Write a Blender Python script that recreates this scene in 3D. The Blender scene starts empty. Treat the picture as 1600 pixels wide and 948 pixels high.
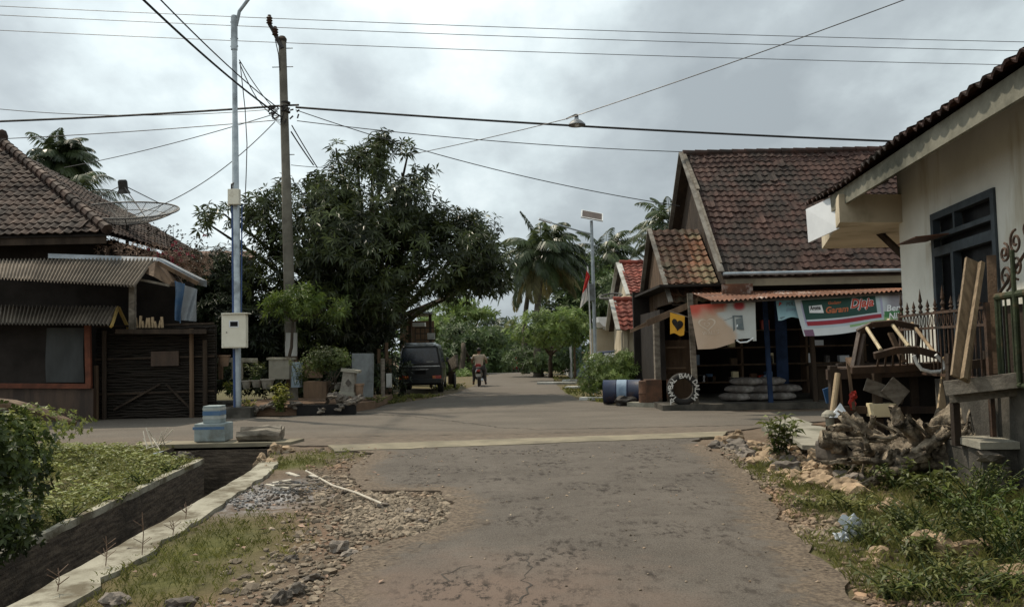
import bpy, bmesh, math, random
from mathutils import Vector, Matrix, noise as mn
from mathutils.geometry import delaunay_2d_cdt
V = Vector
random.seed(7)
R = math.radians
scene = bpy.context.scene
COL = scene.collection

# ---------------------------------------------------------------- camera
FPX = 1250.0
CAMZ = 1.6
pitch = math.atan(71/1250.0)
roll = R(1.2)
fw = V((0, math.cos(pitch), math.sin(pitch)))
rt0 = V((1, 0, 0)); up0 = V((0, -math.sin(pitch), math.cos(pitch)))
rt = rt0*math.cos(roll) - up0*math.sin(roll)
upv = up0*math.cos(roll) + rt0*math.sin(roll)
cam_d = bpy.data.cameras.new('camera'); cam = bpy.data.objects.new('camera', cam_d); COL.objects.link(cam)
cam.matrix_world = Matrix(((rt.x, upv.x, -fw.x, 0), (rt.y, upv.y, -fw.y, 0), (rt.z, upv.z, -fw.z, CAMZ), (0, 0, 0, 1)))
cam_d.sensor_fit = 'HORIZONTAL'; cam_d.sensor_width = 36; cam_d.lens = 36*FPX/1600; cam_d.clip_end = 5000; cam_d.clip_start = 0.05
scene.camera = cam

def ray(px, py): return fw + rt*((px-800)/FPX) + upv*((474-py)/FPX)
def W(px, py, Y):
    d = ray(px, py); s = Y/d.y
    return V((d.x*s, Y, CAMZ+d.z*s))
def G(px, py, z=0.0):
    d = ray(px, py); s = (z-CAMZ)/d.z
    return V((d.x*s, d.y*s, z))
def G2(px, py):
    g = G(px, py); return (g.x, g.y)

def hgt0(x, y):
    if y > 48: return -min(((y-48)/10)**2*0.11, 5.0)
    return 0.0
def nz(x, y, z=0, s=1.0): return mn.noise(V((x*s, y*s, z)))
def fbm(x, y, z=0.0, s=1.0, o=4):
    a = 0; m = 1
    for i in range(o):
        a += mn.noise(V((x*s, y*s, z+i*7.3)))*m; s *= 2.1; m *= 0.5
    return a

# ---------------------------------------------------------------- materials
MATS = {}
def _n(nt, t, **k):
    n = nt.nodes.new(t)
    for a, b in k.items(): setattr(n, a, b)
    return n
def _mix(nt, fac, a, b, blend='MIX'):
    m = _n(nt, 'ShaderNodeMix', data_type='RGBA', blend_type=blend)
    for s, v in ((m.inputs[0], fac), (m.inputs[6], a), (m.inputs[7], b)):
        if hasattr(v, 'is_linked') or hasattr(v, 'links'): nt.links.new(v, s)
        elif isinstance(v, (tuple, list)): s.default_value = (*v[:3], 1)
        else: s.default_value = v
    return m.outputs[2]
def _noise(nt, co, scale, detail=4, rough=0.6, stretch=None):
    if stretch:
        mp = _n(nt, 'ShaderNodeMapping'); mp.inputs['Scale'].default_value = stretch
        nt.links.new(co, mp.inputs['Vector']); co = mp.outputs[0]
    n = _n(nt, 'ShaderNodeTexNoise'); n.inputs['Scale'].default_value = scale
    n.inputs['Detail'].default_value = detail; n.inputs['Roughness'].default_value = rough
    nt.links.new(co, n.inputs['Vector']); return n.outputs[0]
def _ramp(nt, src, lo, hi, a=0.0, b=1.0):
    m = _n(nt, 'ShaderNodeMapRange'); m.inputs[1].default_value = lo; m.inputs[2].default_value = hi
    m.inputs[3].default_value = a; m.inputs[4].default_value = b; m.clamp = True
    nt.links.new(src, m.inputs[0]); return m.outputs[0]

def mat(name, c1, c2=None, scale=3.0, rough=0.8, bump=0.0, bscale=None, metal=0.0, c3=None, stretch=None, var=None, trans=0.0, spec=0.3, vcol=False, lo=0.38, hi=0.62, c3s=0.6, c3lo=0.52, alpha=None, coat=0.0, c3st=None, bd=0.02):
    """noise mix of c1/c2, large stains of c3, optional per-face brightness attribute 'var'"""
    if name in MATS: return MATS[name]
    m = bpy.data.materials.new(name); m.use_nodes = True; nt = m.node_tree; nt.nodes.clear()
    out = _n(nt, 'ShaderNodeOutputMaterial'); p = _n(nt, 'ShaderNodeBsdfPrincipled')
    nt.links.new(p.outputs[0], out.inputs[0])
    tc = _n(nt, 'ShaderNodeTexCoord'); co = tc.outputs['Object']
    if c2 is None: c2 = tuple(x*0.7 for x in c1)
    n1 = _noise(nt, co, scale, 5, 0.62, stretch)
    if vcol:
        at = _n(nt, 'ShaderNodeVertexColor'); at.layer_name = 'col'
        col = _mix(nt, _ramp(nt, n1, 0.35, 0.7, 0.0, 0.45), at.outputs[0], c2, 'MULTIPLY')
    else:
        col = _mix(nt, _ramp(nt, n1, lo, hi), c1, c2)
    if c3:
        n2 = _noise(nt, co, c3s, 5, 0.65, c3st)
        col = _mix(nt, _ramp(nt, n2, c3lo, c3lo+0.14), col, c3)
    if var:
        a = _n(nt, 'ShaderNodeAttribute'); a.attribute_name = 'var'
        v = _ramp(nt, a.outputs['Fac'], 0, 1, var[0], var[1])
        cc = _n(nt, 'ShaderNodeCombineColor'); [nt.links.new(v, cc.inputs[i]) for i in range(3)]
        col = _mix(nt, 1.0, col, cc.outputs[0], 'MULTIPLY')
    nt.links.new(col, p.inputs['Base Color'])
    nr = _ramp(nt, n1, 0.3, 0.7, max(rough-0.12, 0.05), min(rough+0.1, 1))
    nt.links.new(nr, p.inputs['Roughness'])
    p.inputs['Metallic'].default_value = metal
    p.inputs['Specular IOR Level'].default_value = spec
    if coat: p.inputs['Coat Weight'].default_value = coat; p.inputs['Coat Roughness'].default_value = 0.1
    if bump:
        b = _n(nt, 'ShaderNodeBump'); b.inputs['Strength'].default_value = min(bump, 1.0); b.inputs['Distance'].default_value = bd
        nt.links.new(_noise(nt, co, bscale or scale*6, 5, 0.65), b.inputs['Height']); nt.links.new(b.outputs[0], p.inputs['Normal'])
    if trans:
        t = _n(nt, 'ShaderNodeBsdfTranslucent'); mx = _n(nt, 'ShaderNodeMixShader'); mx.inputs[0].default_value = trans
        nt.links.new(col, t.inputs[0]); nt.links.new(p.outputs[0], mx.inputs[1]); nt.links.new(t.outputs[0], mx.inputs[2]); nt.links.new(mx.outputs[0], out.inputs[0])
    MATS[name] = m; return m

def leafmat(name, c1, c2, trans=0.3, rough=0.42, bright=(0.55, 1.5)):
    """leaves: colour from a per-leaf attribute, gloss and light through the blade"""
    if name in MATS: return MATS[name]
    m = bpy.data.materials.new(name); m.use_nodes = True; nt = m.node_tree; nt.nodes.clear()
    out = _n(nt, 'ShaderNodeOutputMaterial'); p = _n(nt, 'ShaderNodeBsdfPrincipled')
    a = _n(nt, 'ShaderNodeAttribute'); a.attribute_name = 'var'
    col = _mix(nt, a.outputs['Fac'], c1, c2)
    tc = _n(nt, 'ShaderNodeTexCoord')
    n = _noise(nt, tc.outputs['Object'], 0.9, 3)
    v = _ramp(nt, n, 0.35, 0.65, bright[0], bright[1])
    cc = _n(nt, 'ShaderNodeCombineColor'); [nt.links.new(v, cc.inputs[i]) for i in range(3)]
    col = _mix(nt, 1.0, col, cc.outputs[0], 'MULTIPLY')
    nt.links.new(col, p.inputs['Base Color']); p.inputs['Roughness'].default_value = rough; p.inputs['Specular IOR Level'].default_value = 0.35
    t = _n(nt, 'ShaderNodeBsdfTranslucent'); mx = _n(nt, 'ShaderNodeMixShader'); mx.inputs[0].default_value = trans
    nt.links.new(col, t.inputs[0]); nt.links.new(p.outputs[0], mx.inputs[1]); nt.links.new(t.outputs[0], mx.inputs[2]); nt.links.new(mx.outputs[0], out.inputs[0])
    MATS[name] = m; return m

# ---------------------------------------------------------------- mesh builder
class MB:
    def __init__(s): s.v = []; s.f = []; s.var = []; s.col = None; s.cur = 0.5
    def add(s, vs, fs, var=None):
        o = len(s.v); s.v.extend([tuple(x) for x in vs])
        for f in fs: s.f.append(tuple(o+i for i in f)); s.var.append(s.cur if var is None else var)
        return s
    def box(s, c, size, rz=0, rx=0, ry=0, taper=1.0, bev=0.0):
        M = Matrix.Translation(V(c)) @ Matrix.Rotation(rz, 4, 'Z') @ Matrix.Rotation(ry, 4, 'Y') @ Matrix.Rotation(rx, 4, 'X')
        return s.boxm(M, size, taper, bev)
    def boxm(s, M, size, taper=1.0, bev=0.0):
        x, y, z = (q/2 for q in size)
        if bev:
            b = min(bev, x*0.45, y*0.45, z*0.45)
            bm = bmesh.new(); bmesh.ops.create_cube(bm, size=1)
            for v in bm.verts: v.co = V((v.co.x*2*x, v.co.y*2*y, v.co.z*2*z))
            bmesh.ops.bevel(bm, geom=bm.edges[:], offset=b, segments=2, affect='EDGES', profile=0.6)
            for v in bm.verts:
                if v.co.z > 0 and taper != 1: v.co.x *= taper; v.co.y *= taper
            bm.verts.index_update()
            s.add([M @ v.co for v in bm.verts], [[v.index for v in f.verts] for f in bm.faces]); bm.free(); return s
        vs = []
        for dz in (-z, z):
            t = taper if dz > 0 else 1
            vs += [M @ V((a*x*t, b*y*t, dz)) for a, b in ((-1, -1), (1, -1), (1, 1), (-1, 1))]
        return s.add(vs, [(3, 2, 1, 0), (4, 5, 6, 7), (0, 1, 5, 4), (1, 2, 6, 5), (2, 3, 7, 6), (3, 0, 4, 7)])
    def beam(s, p, q, w, h, up=(0, 0, 1), bev=0.0, taper=1.0):
        p, q = V(p), V(q); d = q-p; L = d.length; d.normalize()
        u = V(up)
        if abs(d.dot(u)) > 0.98: u = V((0, 1, 0))
        xx = d.cross(u).normalized(); yy = xx.cross(d).normalized()
        M = Matrix.Translation((p+q)/2) @ Matrix((xx, yy, d)).transposed().to_4x4()
        return s.boxm(M, (w, h, L), taper, bev)
    def quad(s, a, b, c, d, var=None): return s.add([a, b, c, d], [(0, 1, 2, 3)], var)
    def slab(s, pts, off):
        """polygon pts (list of Vector) extruded by vector off"""
        n = len(pts); off = V(off)
        vs = [V(p) for p in pts]+[V(p)+off for p in pts]
        fs = [tuple(range(n)), tuple(range(2*n-1, n-1, -1))]+[(i, i+n, (i+1) % n+n, (i+1) % n) for i in range(n)]
        return s.add(vs, fs)
    def tube(s, pts, r, n=8, cap=True, jit=0.0, flat=1.0, jf=9):
        pts = [V(p) for p in pts]; k = len(pts)
        if isinstance(r, (int, float)): r = [r]*k
        elif len(r) == 2 and k != 2: r = [r[0]+(r[1]-r[0])*i/(k-1) for i in range(k)]
        vs = []; prev = None
        for i, p in enumerate(pts):
            d = (pts[min(i+1, k-1)]-pts[max(i-1, 0)])
            if d.length < 1e-9: d = V((0, 0, 1))
            d.normalize()
            if prev is None:
                u = V((0, 0, 1)) if abs(d.z) < 0.9 else V((1, 0, 0))
                a = d.cross(u).normalized()
            else:
                a = (prev - d*prev.dot(d)).normalized()
            prev = a; b = d.cross(a)
            for j in range(n):
                t = 2*math.pi*j/n
                rr = r[i]*(1+(jit*(mn.noise(V((math.cos(t)*2.2+p.x, math.sin(t)*2.2+p.y, i*.22+p.z)))*1.7+mn.noise(p*jf+V((math.cos(t)*jf/9, math.sin(t)*jf/9, 0)))) if jit else 0))
                vs.append(p+a*math.cos(t)*rr+b*math.sin(t)*rr*flat)
        fs = [(i*n+j, i*n+(j+1) % n, (i+1)*n+(j+1) % n, (i+1)*n+j) for i in range(k-1) for j in range(n)]
        if cap: fs += [tuple(range(n-1, -1, -1)), tuple((k-1)*n+j for j in range(n))]
        return s.add(vs, fs)
    def lathe(s, base, prof, n=20, axis=(0, 0, 1), cap=True, ang=2*math.pi):
        base = V(base); ax = V(axis).normalized(); u = V((1, 0, 0)) if abs(ax.x) < 0.9 else V((0, 1, 0))
        a = (u-ax*u.dot(ax)).normalized(); b = ax.cross(a)
        vs = [base+ax*h+a*r*math.cos(2*math.pi*j/n)+b*r*math.sin(2*math.pi*j/n) for r, h in prof for j in range(n)]
        k = len(prof)
        fs = [(i*n+j, i*n+(j+1) % n, (i+1)*n+(j+1) % n, (i+1)*n+j) for i in range(k-1) for j in range(n)]
        if cap: fs += [tuple(range(n-1, -1, -1)), tuple((k-1)*n+j for j in range(n))]
        return s.add(vs, fs)
    def ball(s, c, r, jit=0.0, sub=2, seed=0, fr=1.0, rot=None):
        c = V(c); r = V(r) if not isinstance(r, (int, float)) else V((r, r, r))
        vs, fs = ICO[sub]; o = []
        for v in vs:
            k = 1+(jit*mn.noise(v*fr+V((seed*3.1, seed*1.7, seed*.9))) if jit else 0)
            p = V((v.x*r.x*k, v.y*r.y*k, v.z*r.z*k))
            if rot is not None: p = rot @ p
            o.append(c+p)
        return s.add(o, fs)
    def leaf(s, p, d, up, L, w, var, droop=0.0, fold=0.0):
        """one leaf blade: 2 quads, bent"""
        side = d.cross(up)
        if side.length < 1e-4: side = d.cross(V((1, 0, 0)))
        side.normalize(); side *= w/2
        m = p+d*L*.5; m.z += 0.04*L
        t = p+d*L; t.z -= droop*L
        o = len(s.v)
        s.v += [tuple(p), tuple(m-side), tuple(t), tuple(m+side)]
        s.f.append((o, o+1, o+2, o+3)); s.var.append(var)
    def build(s, name, m, parent=None, smooth=False, origin=None, label=None, auto=None):
        me = bpy.data.meshes.new(name)
        if parent is not None:
            o = V((0, 0, 0)); q = parent
            while q is not None: o += V(q.location); q = q.parent
        elif origin is not None: o = V(origin)
        else:
            xs = [v[0] for v in s.v]; ys = [v[1] for v in s.v]; zs = [v[2] for v in s.v]
            o = V(((min(xs)+max(xs))/2, (min(ys)+max(ys))/2, min(zs)))
        ox, oy, oz = o
        me.from_pydata([(a-ox, b-oy, c-oz) for a, b, c in s.v], [], s.f)
        if any(x != 0.5 for x in s.var):
            at = me.attributes.new('var', 'FLOAT', 'FACE'); at.data.foreach_set('value', s.var)
        if s.col:
            ca = me.color_attributes.new('col', 'FLOAT_COLOR', 'POINT')
            fl = []
            for c in s.col: fl += [c[0], c[1], c[2], 1.0]
            ca.data.foreach_set('color', fl)
        if smooth: me.polygons.foreach_set('use_smooth', [True]*len(me.polygons))
        me.materials.append(m)
        ob = bpy.data.objects.new(name, me); COL.objects.link(ob)
        if parent is not None: ob.parent = parent
        else: ob.location = o
        if auto:
            try:
                md = ob.modifiers.new('e', 'EDGE_SPLIT'); md.split_angle = R(auto)
            except Exception: pass
        if label: ob['label'] = label
        me.update(); return ob
ICO = {}
for k in (1, 2, 3):
    bm = bmesh.new(); bmesh.ops.create_icosphere(bm, subdivisions=k, radius=1); bm.verts.index_update()
    ICO[k] = ([v.co.copy() for v in bm.verts], [tuple(v.index for v in f.verts) for f in bm.faces]); bm.free()

def tag(o, label=None, cat=None, group=None, kind=None):
    if label: o['label'] = label
    if cat: o['category'] = cat
    if group: o['group'] = group
    if kind: o['kind'] = kind
    return o
def thing(name, label, cat, loc, group=None):
    o = bpy.data.objects.new(name, None); COL.objects.link(o); o.location = V(loc); o.empty_display_size = 0.2
    return tag(o, label, cat, group)
def struct(name, mb, m, smooth=False, label=None, cat=None):
    o = mb.build(name, m, smooth=smooth); o['kind'] = 'structure'
    return tag(o, label or name.replace('_', ' '), cat or name.replace('_', ' '))
def copy_tree(o, parent=None):
    c = o.copy(); COL.objects.link(c)
    if parent is not None: c.parent = parent
    for ch in list(o.children): copy_tree(ch, c)
    return c

_tc = {}
def text_geo(s, shear=0.0, bold=0.0):
    k = (s, shear, bold)
    if k in _tc: return _tc[k]
    cu = bpy.data.curves.new('t', 'FONT'); cu.body = s; cu.size = 1; cu.shear = shear; cu.offset = bold; cu.resolution_u = 2
    ob = bpy.data.objects.new('t', cu); COL.objects.link(ob)
    dg = bpy.context.evaluated_depsgraph_get(); me = bpy.data.meshes.new_from_object(ob.evaluated_get(dg))
    vs = [v.co.copy() for v in me.vertices]; fs = [tuple(p.vertices) for p in me.polygons]
    bpy.data.objects.remove(ob); bpy.data.curves.remove(cu); bpy.data.meshes.remove(me)
    x0 = min(v.x for v in vs); x1 = max(v.x for v in vs); y0 = min(v.y for v in vs); y1 = max(v.y for v in vs)
    vs = [((v.x-x0)/(x1-x0), (v.y-y0)/(y1-y0)) for v in vs]
    _tc[k] = (vs, fs, (x1-x0)/(y1-y0)); return _tc[k]

# ---------------------------------------------------------------- roofs
def tile_roof(mb, o, U, S, w, l, tw=0.24, cl=0.27, inside=None, lift=0.035, amp=0.028, seed=1, patch=None):
    """courses of curved clay tiles. o eave-left corner, U along the eave, S up the slope"""
    rnd = random.Random(seed); U = V(U).normalized(); S = V(S).normalized(); N = U.cross(S).normalized()
    if N.z < 0: N = -N
    nx = int(round(w/tw)); ny = int(round(l/cl)); tw = w/nx; cl = l/ny
    prof = [(0.0, 0.9), (0.18, 1.0), (0.4, 0.35), (0.62, -0.5), (0.85, 0.0), (1.06, 0.75)]
    for j in range(ny):
        for i in range(nx):
            u0 = i*tw; s0 = j*cl
            if inside and not inside(u0+tw/2, s0+cl/2): continue
            var = rnd.random()
            if patch: var = patch(u0/w, s0/l, var)
            dz = rnd.uniform(-.006, .008)+.05*mn.noise(V((u0*.45, s0*.45, seed))); ds = rnd.uniform(-.015, .015)+.02*mn.noise(V((u0*.8, s0*.3, seed+4))); tilt = rnd.uniform(-.010, .010)
            q_ = rnd.random()
            if q_ < .012: ds -= .07; tilt += .03; dz += .012
            elif q_ < .018: var = 2.6
            vs = []
            for (sv, lf) in ((s0-0.035+ds, lift), (s0+cl*1.02, 0.0)):
                for (a, h) in prof:
                    # rounded lower tile edge
                    sh = -0.02*math.sin(min(a, 1)*math.pi) if lf else 0
                    vs.append(o+U*(u0+a*tw)+S*(sv+sh)+N*(h*amp+lf+dz+tilt*a))
            k = len(prof)
            vs += [vs[i2]-N*0.03 for i2 in range(k)]
            fs = [(q, q+1, k+q+1, k+q) for q in range(k-1)]+[(2*k+q, 2*k+q+1, q+1, q) for q in range(k-1)]
            mb.add(vs, fs, var)
def ridge_caps(mb, p, q, r=0.1, L=0.35, seed=2):
    p, q = V(p), V(q); d = q-p; n = max(1, int(d.length/L)); rnd = random.Random(seed)
    for i in range(n):
        a = p+d*(i/n); b = p+d*((i+1.12)/n); mb.cur = rnd.random()
        mb.tube([a, b], [r*1.15, r*0.92], 8)
    mb.cur = 0.5
def corrugated(mb, a, b, c, d, n=40, amp=0.018, seed=0, wave=1.0):
    """a-b low edge, d-c high edge"""
    a, b, c, d = map(V, (a, b, c, d)); N = (b-a).cross(d-a).normalized()
    if N.z < 0: N = -N
    st = 6; vs = []; rows = 5
    for r in range(rows):
        t = r/(rows-1)
        for i in range(n*st+1):
            u = i/(n*st)
            p = (a.lerp(b, u)).lerp(d.lerp(c, u), t)
            sag = 0.02*mn.noise(V((u*5, t*2, seed)))*wave
            vs.append(p+N*(amp*math.sin(2*math.pi*i/st)+sag))
    W1 = n*st+1
    o = len(mb.v)
    mb.v += [tuple(v) for v in vs]
    rnd = random.Random(seed)
    sheet = [rnd.random() for _ in range(200)]
    for r in range(rows-1):
        for i in range(n*st):
            mb.f.append((o+r*W1+i, o+r*W1+i+1, o+(r+1)*W1+i+1, o+(r+1)*W1+i)); mb.var.append(sheet[(i//st)//7])

# ---------------------------------------------------------------- foliage
def rosettes(mb, blobs, n, L, w, k=7, droop=0.35, rnd=None, thr=-0.05, fr=0.9, bias=2.4, ups=0.3, lv=(0.0, 1.0), clampz=None):
    """whorls of drooping leaves filling lumpy ellipsoids, thinned by noise so light shows through"""
    rnd = rnd or random.Random(3)
    vol = [b[1][0]*b[1][1]*b[1][2]*(b[2] if len(b) > 2 else 1) for b in blobs]; tot = sum(vol)
    for bi, b in enumerate(blobs):
        c = V(b[0]); r = V(b[1]); cnt = int(n*vol[bi]/tot)
        for _ in range(cnt):
            while True:
                d = V((rnd.uniform(-1, 1), rnd.uniform(-1, 1), rnd.uniform(-1, 1)))
                if 0.05 < d.length < 1: break
            d.normalize(); q = rnd.random()**(1/bias)
            lump = 1+0.45*mn.noise(d*2.6+c*.37)+rnd.uniform(-.05, .12)
            p = c+V((d.x*r.x, d.y*r.y, d.z*r.z))*q*lump
            if clampz is not None and p.z < clampz: continue
            nv = mn.noise(p*fr)
            if nv < thr and rnd.random() < 0.85: continue
            base = min(1, max(0, 0.5+0.5*mn.noise(p*1.6+V((9, 2, 4)))+rnd.uniform(-.3, .3)))
            ax = (d+V((rnd.uniform(-.5, .5), rnd.uniform(-.5, .5), ups+rnd.uniform(-.3, .3)))).normalized()
            a = ax.orthogonal().normalized(); bb = ax.cross(a); t0 = rnd.random()*6.28
            for i in range(k):
                t = t0+6.283*i/k+rnd.uniform(-.3, .3); e = rnd.uniform(0.1, 0.9)
                dd = (a*math.cos(t)+bb*math.sin(t)+ax*e).normalized(); dd.z -= droop*rnd.uniform(.4, 1.3); dd.normalize()
                s = rnd.uniform(.7, 1.15)
                nr = (ax+V((rnd.uniform(-.5, .5), rnd.uniform(-.5, .5), rnd.uniform(-.5, .5)))).normalized()
                mb.leaf(p, dd, nr, L*s, w*s, lv[0]+(lv[1]-lv[0])*min(1, max(0, base+rnd.uniform(-.15, .15))), droop*.25)
def limbs(mb, base, r0, targets, rnd, fork=0.35):
    base = V(base)
    for t in targets:
        t = V(t); pts = []
        for i in range(8):
            f = i/7
            p = base.lerp(t, f); p += V((mn.noise(t+V((f*3, 0, 0))), mn.noise(t+V((0, f*3, 5))), 0))*0.45*math.sin(f*math.pi)
            p.z = base.z+(t.z-base.z)*(f**0.8)
            pts.append(p)
        mb.tube(pts, [r0*(1-f/7*.85)*fork*1.6 for f in range(8)], 7, jit=.1)
def tree(name, label, base, blobs, n, L, w, lm, bm_, trunk_r=0.12, k=6, droop=.3, group=None, seed=3, thr=-.05, fr=.9, fork_z=None, cat='tree', lv=(0, 1), bias=2.4, targets=None, bend=0.0):
    t = thing(name, label, cat, base, group); rnd = random.Random(seed); base = V(base)
    fz = fork_z if fork_z is not None else (blobs[0][0][2]-base.z)*.5
    cx = sum(b[0][0] for b in blobs)/len(blobs); cy = sum(b[0][1] for b in blobs)/len(blobs)
    fk = V((base.x+(cx-base.x)*.3+bend, base.y+(cy-base.y)*.3, base.z+fz))
    mb = MB(); pts = [base.lerp(fk, i/5)+V((mn.noise(V((i*.7, seed, 0)))*.12*(i > 0), 0, 0)) for i in range(6)]
    pts[0] = base-V((0, 0, .1)); pts[-1] = fk
    mb.tube(pts, [trunk_r*(1.35 if i == 0 else 1.05-i*.06) for i in range(6)], 9, jit=.15)
    limbs(mb, fk, trunk_r, targets or [b[0] for b in blobs], rnd)
    mb.build('trunk', bm_, t, smooth=True)
    c = MB(); rosettes(c, blobs, n, L, w, k, droop, rnd, thr, fr, lv=lv, bias=bias)
    c.build('crown', lm, t); return t

def palm(label, base, top, nf=26, FL=2.6, seed=1, wind=(0.5, 0, 0), trunk_r=.16, group='coconut palms rising behind the trees and roofs', leafm=None, lfn=34, lw=.05, ll=.55, dead=3):
    rnd = random.Random(seed); t = thing('coconut_palm', label, 'palm tree', base, group)
    base, top = V(base), V(top); wind = V(wind)
    mb = MB(); pts = []
    for i in range(14):
        f = i/13; p = base.lerp(top, f); p.x += math.sin(f*math.pi)*(-.25 if seed % 2 else .25); pts.append(p)
    mb.tube(pts, [trunk_r*(1.5 if i == 0 else 1.0-.35*i/13)*(1+.05*(i % 2)) for i in range(14)], 9)
    mb.build('trunk', MATS['palm_bark'], t, smooth=True)
    live = MB(); old = MB()
    for i in range(nf):
        th = i*2.399+rnd.uniform(-.2, .2); el = R(80-105*(i/nf)**.9+rnd.uniform(-8, 8))
        isold = i >= nf-dead
        L = FL*rnd.uniform(.85, 1.1)*(0.75+.25*min(1, i/6))
        d = V((math.cos(th)*math.cos(el), math.sin(th)*math.cos(el), math.sin(el)))
        m = old if isold else live
        p = top.copy(); ns = lfn; step = L/ns; pp = [p.copy()]
        tw = rnd.uniform(-.3, .3); base_v = rnd.uniform(.0, .8)
        for s_ in range(ns):
            f = s_/ns
            d = (d+V((0, 0, -1))*(.030+.055*f)*34/ns+wind*(.035+.03*f)*34/ns).normalized()
            p = p+d*step; pp.append(p.copy())
            if s_ < ns*0.14: continue
            side = d.cross(V((0, 0, 1)));
            if side.length < .05: side = V((1, 0, 0))
            side.normalize()
            upn = side.cross(d).normalized()
            ln = ll*math.sin(math.pi*(.12+.86*f)**.75)*rnd.uniform(.8, 1.1)+.08
            for sg in (-1, 1):
                ld = (side*sg*.9+d*.55+upn*(.25-.2*f)+V((0, 0, -.45-.3*rnd.random()))+wind*.35).normalized()
                m.leaf(p, ld, upn, ln, lw, min(1, base_v+rnd.uniform(-.1, .25)), .35)
        m.cur = .6
        m.tube(pp[::3]+[pp[-1]], [.03*FL/2.6, .006], 4, cap=False); m.cur = .5
    live.build('fronds', leafm or MATS['palm_leaf'], t)
    if dead: old.build('dead_fronds', MATS['palm_old'], t)
    return t

def cable(p, q, sag, r, label, m=None, n=24, cat='cable', name='overhead_cable', group=None):
    p, q = V(p), V(q); mb = MB()
    pts = []
    for i in range(n+1):
        f = i/n; a = p.lerp(q, f); a.z -= sag*4*f*(1-f); pts.append(a)
    mb.tube(pts, r, 5)
    o = mb.build(name, m or MATS['cable']); return tag(o, label, cat, group)
# ---------------------------------------------------------------- sky and sun
SUN_EL, SUN_AZ = 58.0, -50.0      # azimuth from +Y (ahead), negative = to the left
world = bpy.data.worlds.new('World'); scene.world = world; world.use_nodes = True
nt = world.node_tree; nt.nodes.clear()
wo = _n(nt, 'ShaderNodeOutputWorld'); bg = _n(nt, 'ShaderNodeBackground'); bg2 = _n(nt, 'ShaderNodeBackground')
sky = _n(nt, 'ShaderNodeTexSky', sky_type='NISHITA'); sky.sun_disc = False
sky.sun_elevation = R(SUN_EL); sky.sun_rotation = R(SUN_AZ); sky.dust_density = 3
nt.links.new(sky.outputs[0], bg.inputs[0]); bg.inputs[1].default_value = 0.08
tc = _n(nt, 'ShaderNodeTexCoord'); sp = _n(nt, 'ShaderNodeSeparateXYZ'); nt.links.new(tc.outputs['Generated'], sp.inputs[0])
ad = _n(nt, 'ShaderNodeMath', operation='ADD'); nt.links.new(sp.outputs[2], ad.inputs[0]); ad.inputs[1].default_value = 0.42
mxz = _n(nt, 'ShaderNodeMath', operation='MAXIMUM'); nt.links.new(ad.outputs[0], mxz.inputs[0]); mxz.inputs[1].default_value = 0.1
dv = _n(nt, 'ShaderNodeVectorMath', operation='DIVIDE'); cb = _n(nt, 'ShaderNodeCombineXYZ')
for i in range(3): nt.links.new(mxz.outputs[0], cb.inputs[i])
nt.links.new(tc.outputs['Generated'], dv.inputs[0]); nt.links.new(cb.outputs[0], dv.inputs[1])
mp = _n(nt, 'ShaderNodeMapping'); mp.inputs['Location'].default_value = (2.4, 0.5, 0.0); mp.inputs['Scale'].default_value = (1.25, 1.0, 0.4)
nt.links.new(dv.outputs[0], mp.inputs[0]); cco = mp.outputs[0]
c1 = _noise(nt, cco, 0.95, 5, 0.42); c2 = _noise(nt, cco, 3.2, 8, 0.56)
mm = _n(nt, 'ShaderNodeMath', operation='MULTIPLY_ADD'); nt.links.new(c2, mm.inputs[0]); mm.inputs[1].default_value = 0.50; nt.links.new(c1, mm.inputs[2])
cr = _n(nt, 'ShaderNodeValToRGB'); nt.links.new(mm.outputs[0], cr.inputs[0])
els = cr.color_ramp.elements; els[0].position = 0.58; els[0].color = (0.34, 0.385, 0.41, 1); els[1].position = 0.90; els[1].color = (0.90, 0.97, 0.97, 1)
e = els.new(0.68); e.color = (0.44, 0.495, 0.52, 1); e = els.new(0.78); e.color = (0.62, 0.70, 0.72, 1)
# brighter towards the veiled sun on the left, darker to the right near the horizon
dt = _n(nt, 'ShaderNodeVectorMath', operation='DOT_PRODUCT'); nt.links.new(tc.outputs['Generated'], dt.inputs[0])
az, el = R(SUN_AZ), R(SUN_EL); SD = V((math.sin(az)*math.cos(el), math.cos(az)*math.cos(el), math.sin(el)))
dt.inputs[1].default_value = SD
gl = _ramp(nt, dt.outputs['Value'], 0.15, 1.0, 0.88, 1.35)
cg = _n(nt, 'ShaderNodeCombineColor'); [nt.links.new(gl, cg.inputs[i]) for i in range(3)]
cc2 = _mix(nt, 1.0, cr.outputs[0], cg.outputs[0], 'MULTIPLY')
nt.links.new(cc2, bg2.inputs[0]); bg2.inputs[1].default_value = 1.18
ms = _n(nt, 'ShaderNodeMixShader'); ms.inputs[0].default_value = 0.93
nt.links.new(bg.outputs[0], ms.inputs[1]); nt.links.new(bg2.outputs[0], ms.inputs[2]); nt.links.new(ms.outputs[0], wo.inputs[0])
sl = bpy.data.lights.new('sun', 'SUN'); sl.energy = 3.7; sl.angle = R(2.0); sl.color = (1.0, 0.90, 0.74)
so = bpy.data.objects.new('sun', sl); COL.objects.link(so); so.rotation_euler = (-SD).to_track_quat('-Z', 'Y').to_euler(); so.location = (0, 0, 60)
scene.view_settings.view_transform = 'Standard'; scene.view_settings.look = 'None'; scene.view_settings.exposure = 0
scene.cycles.max_bounces = 6; scene.cycles.diffuse_bounces = 3; scene.cycles.transparent_max_bounces = 6

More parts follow.
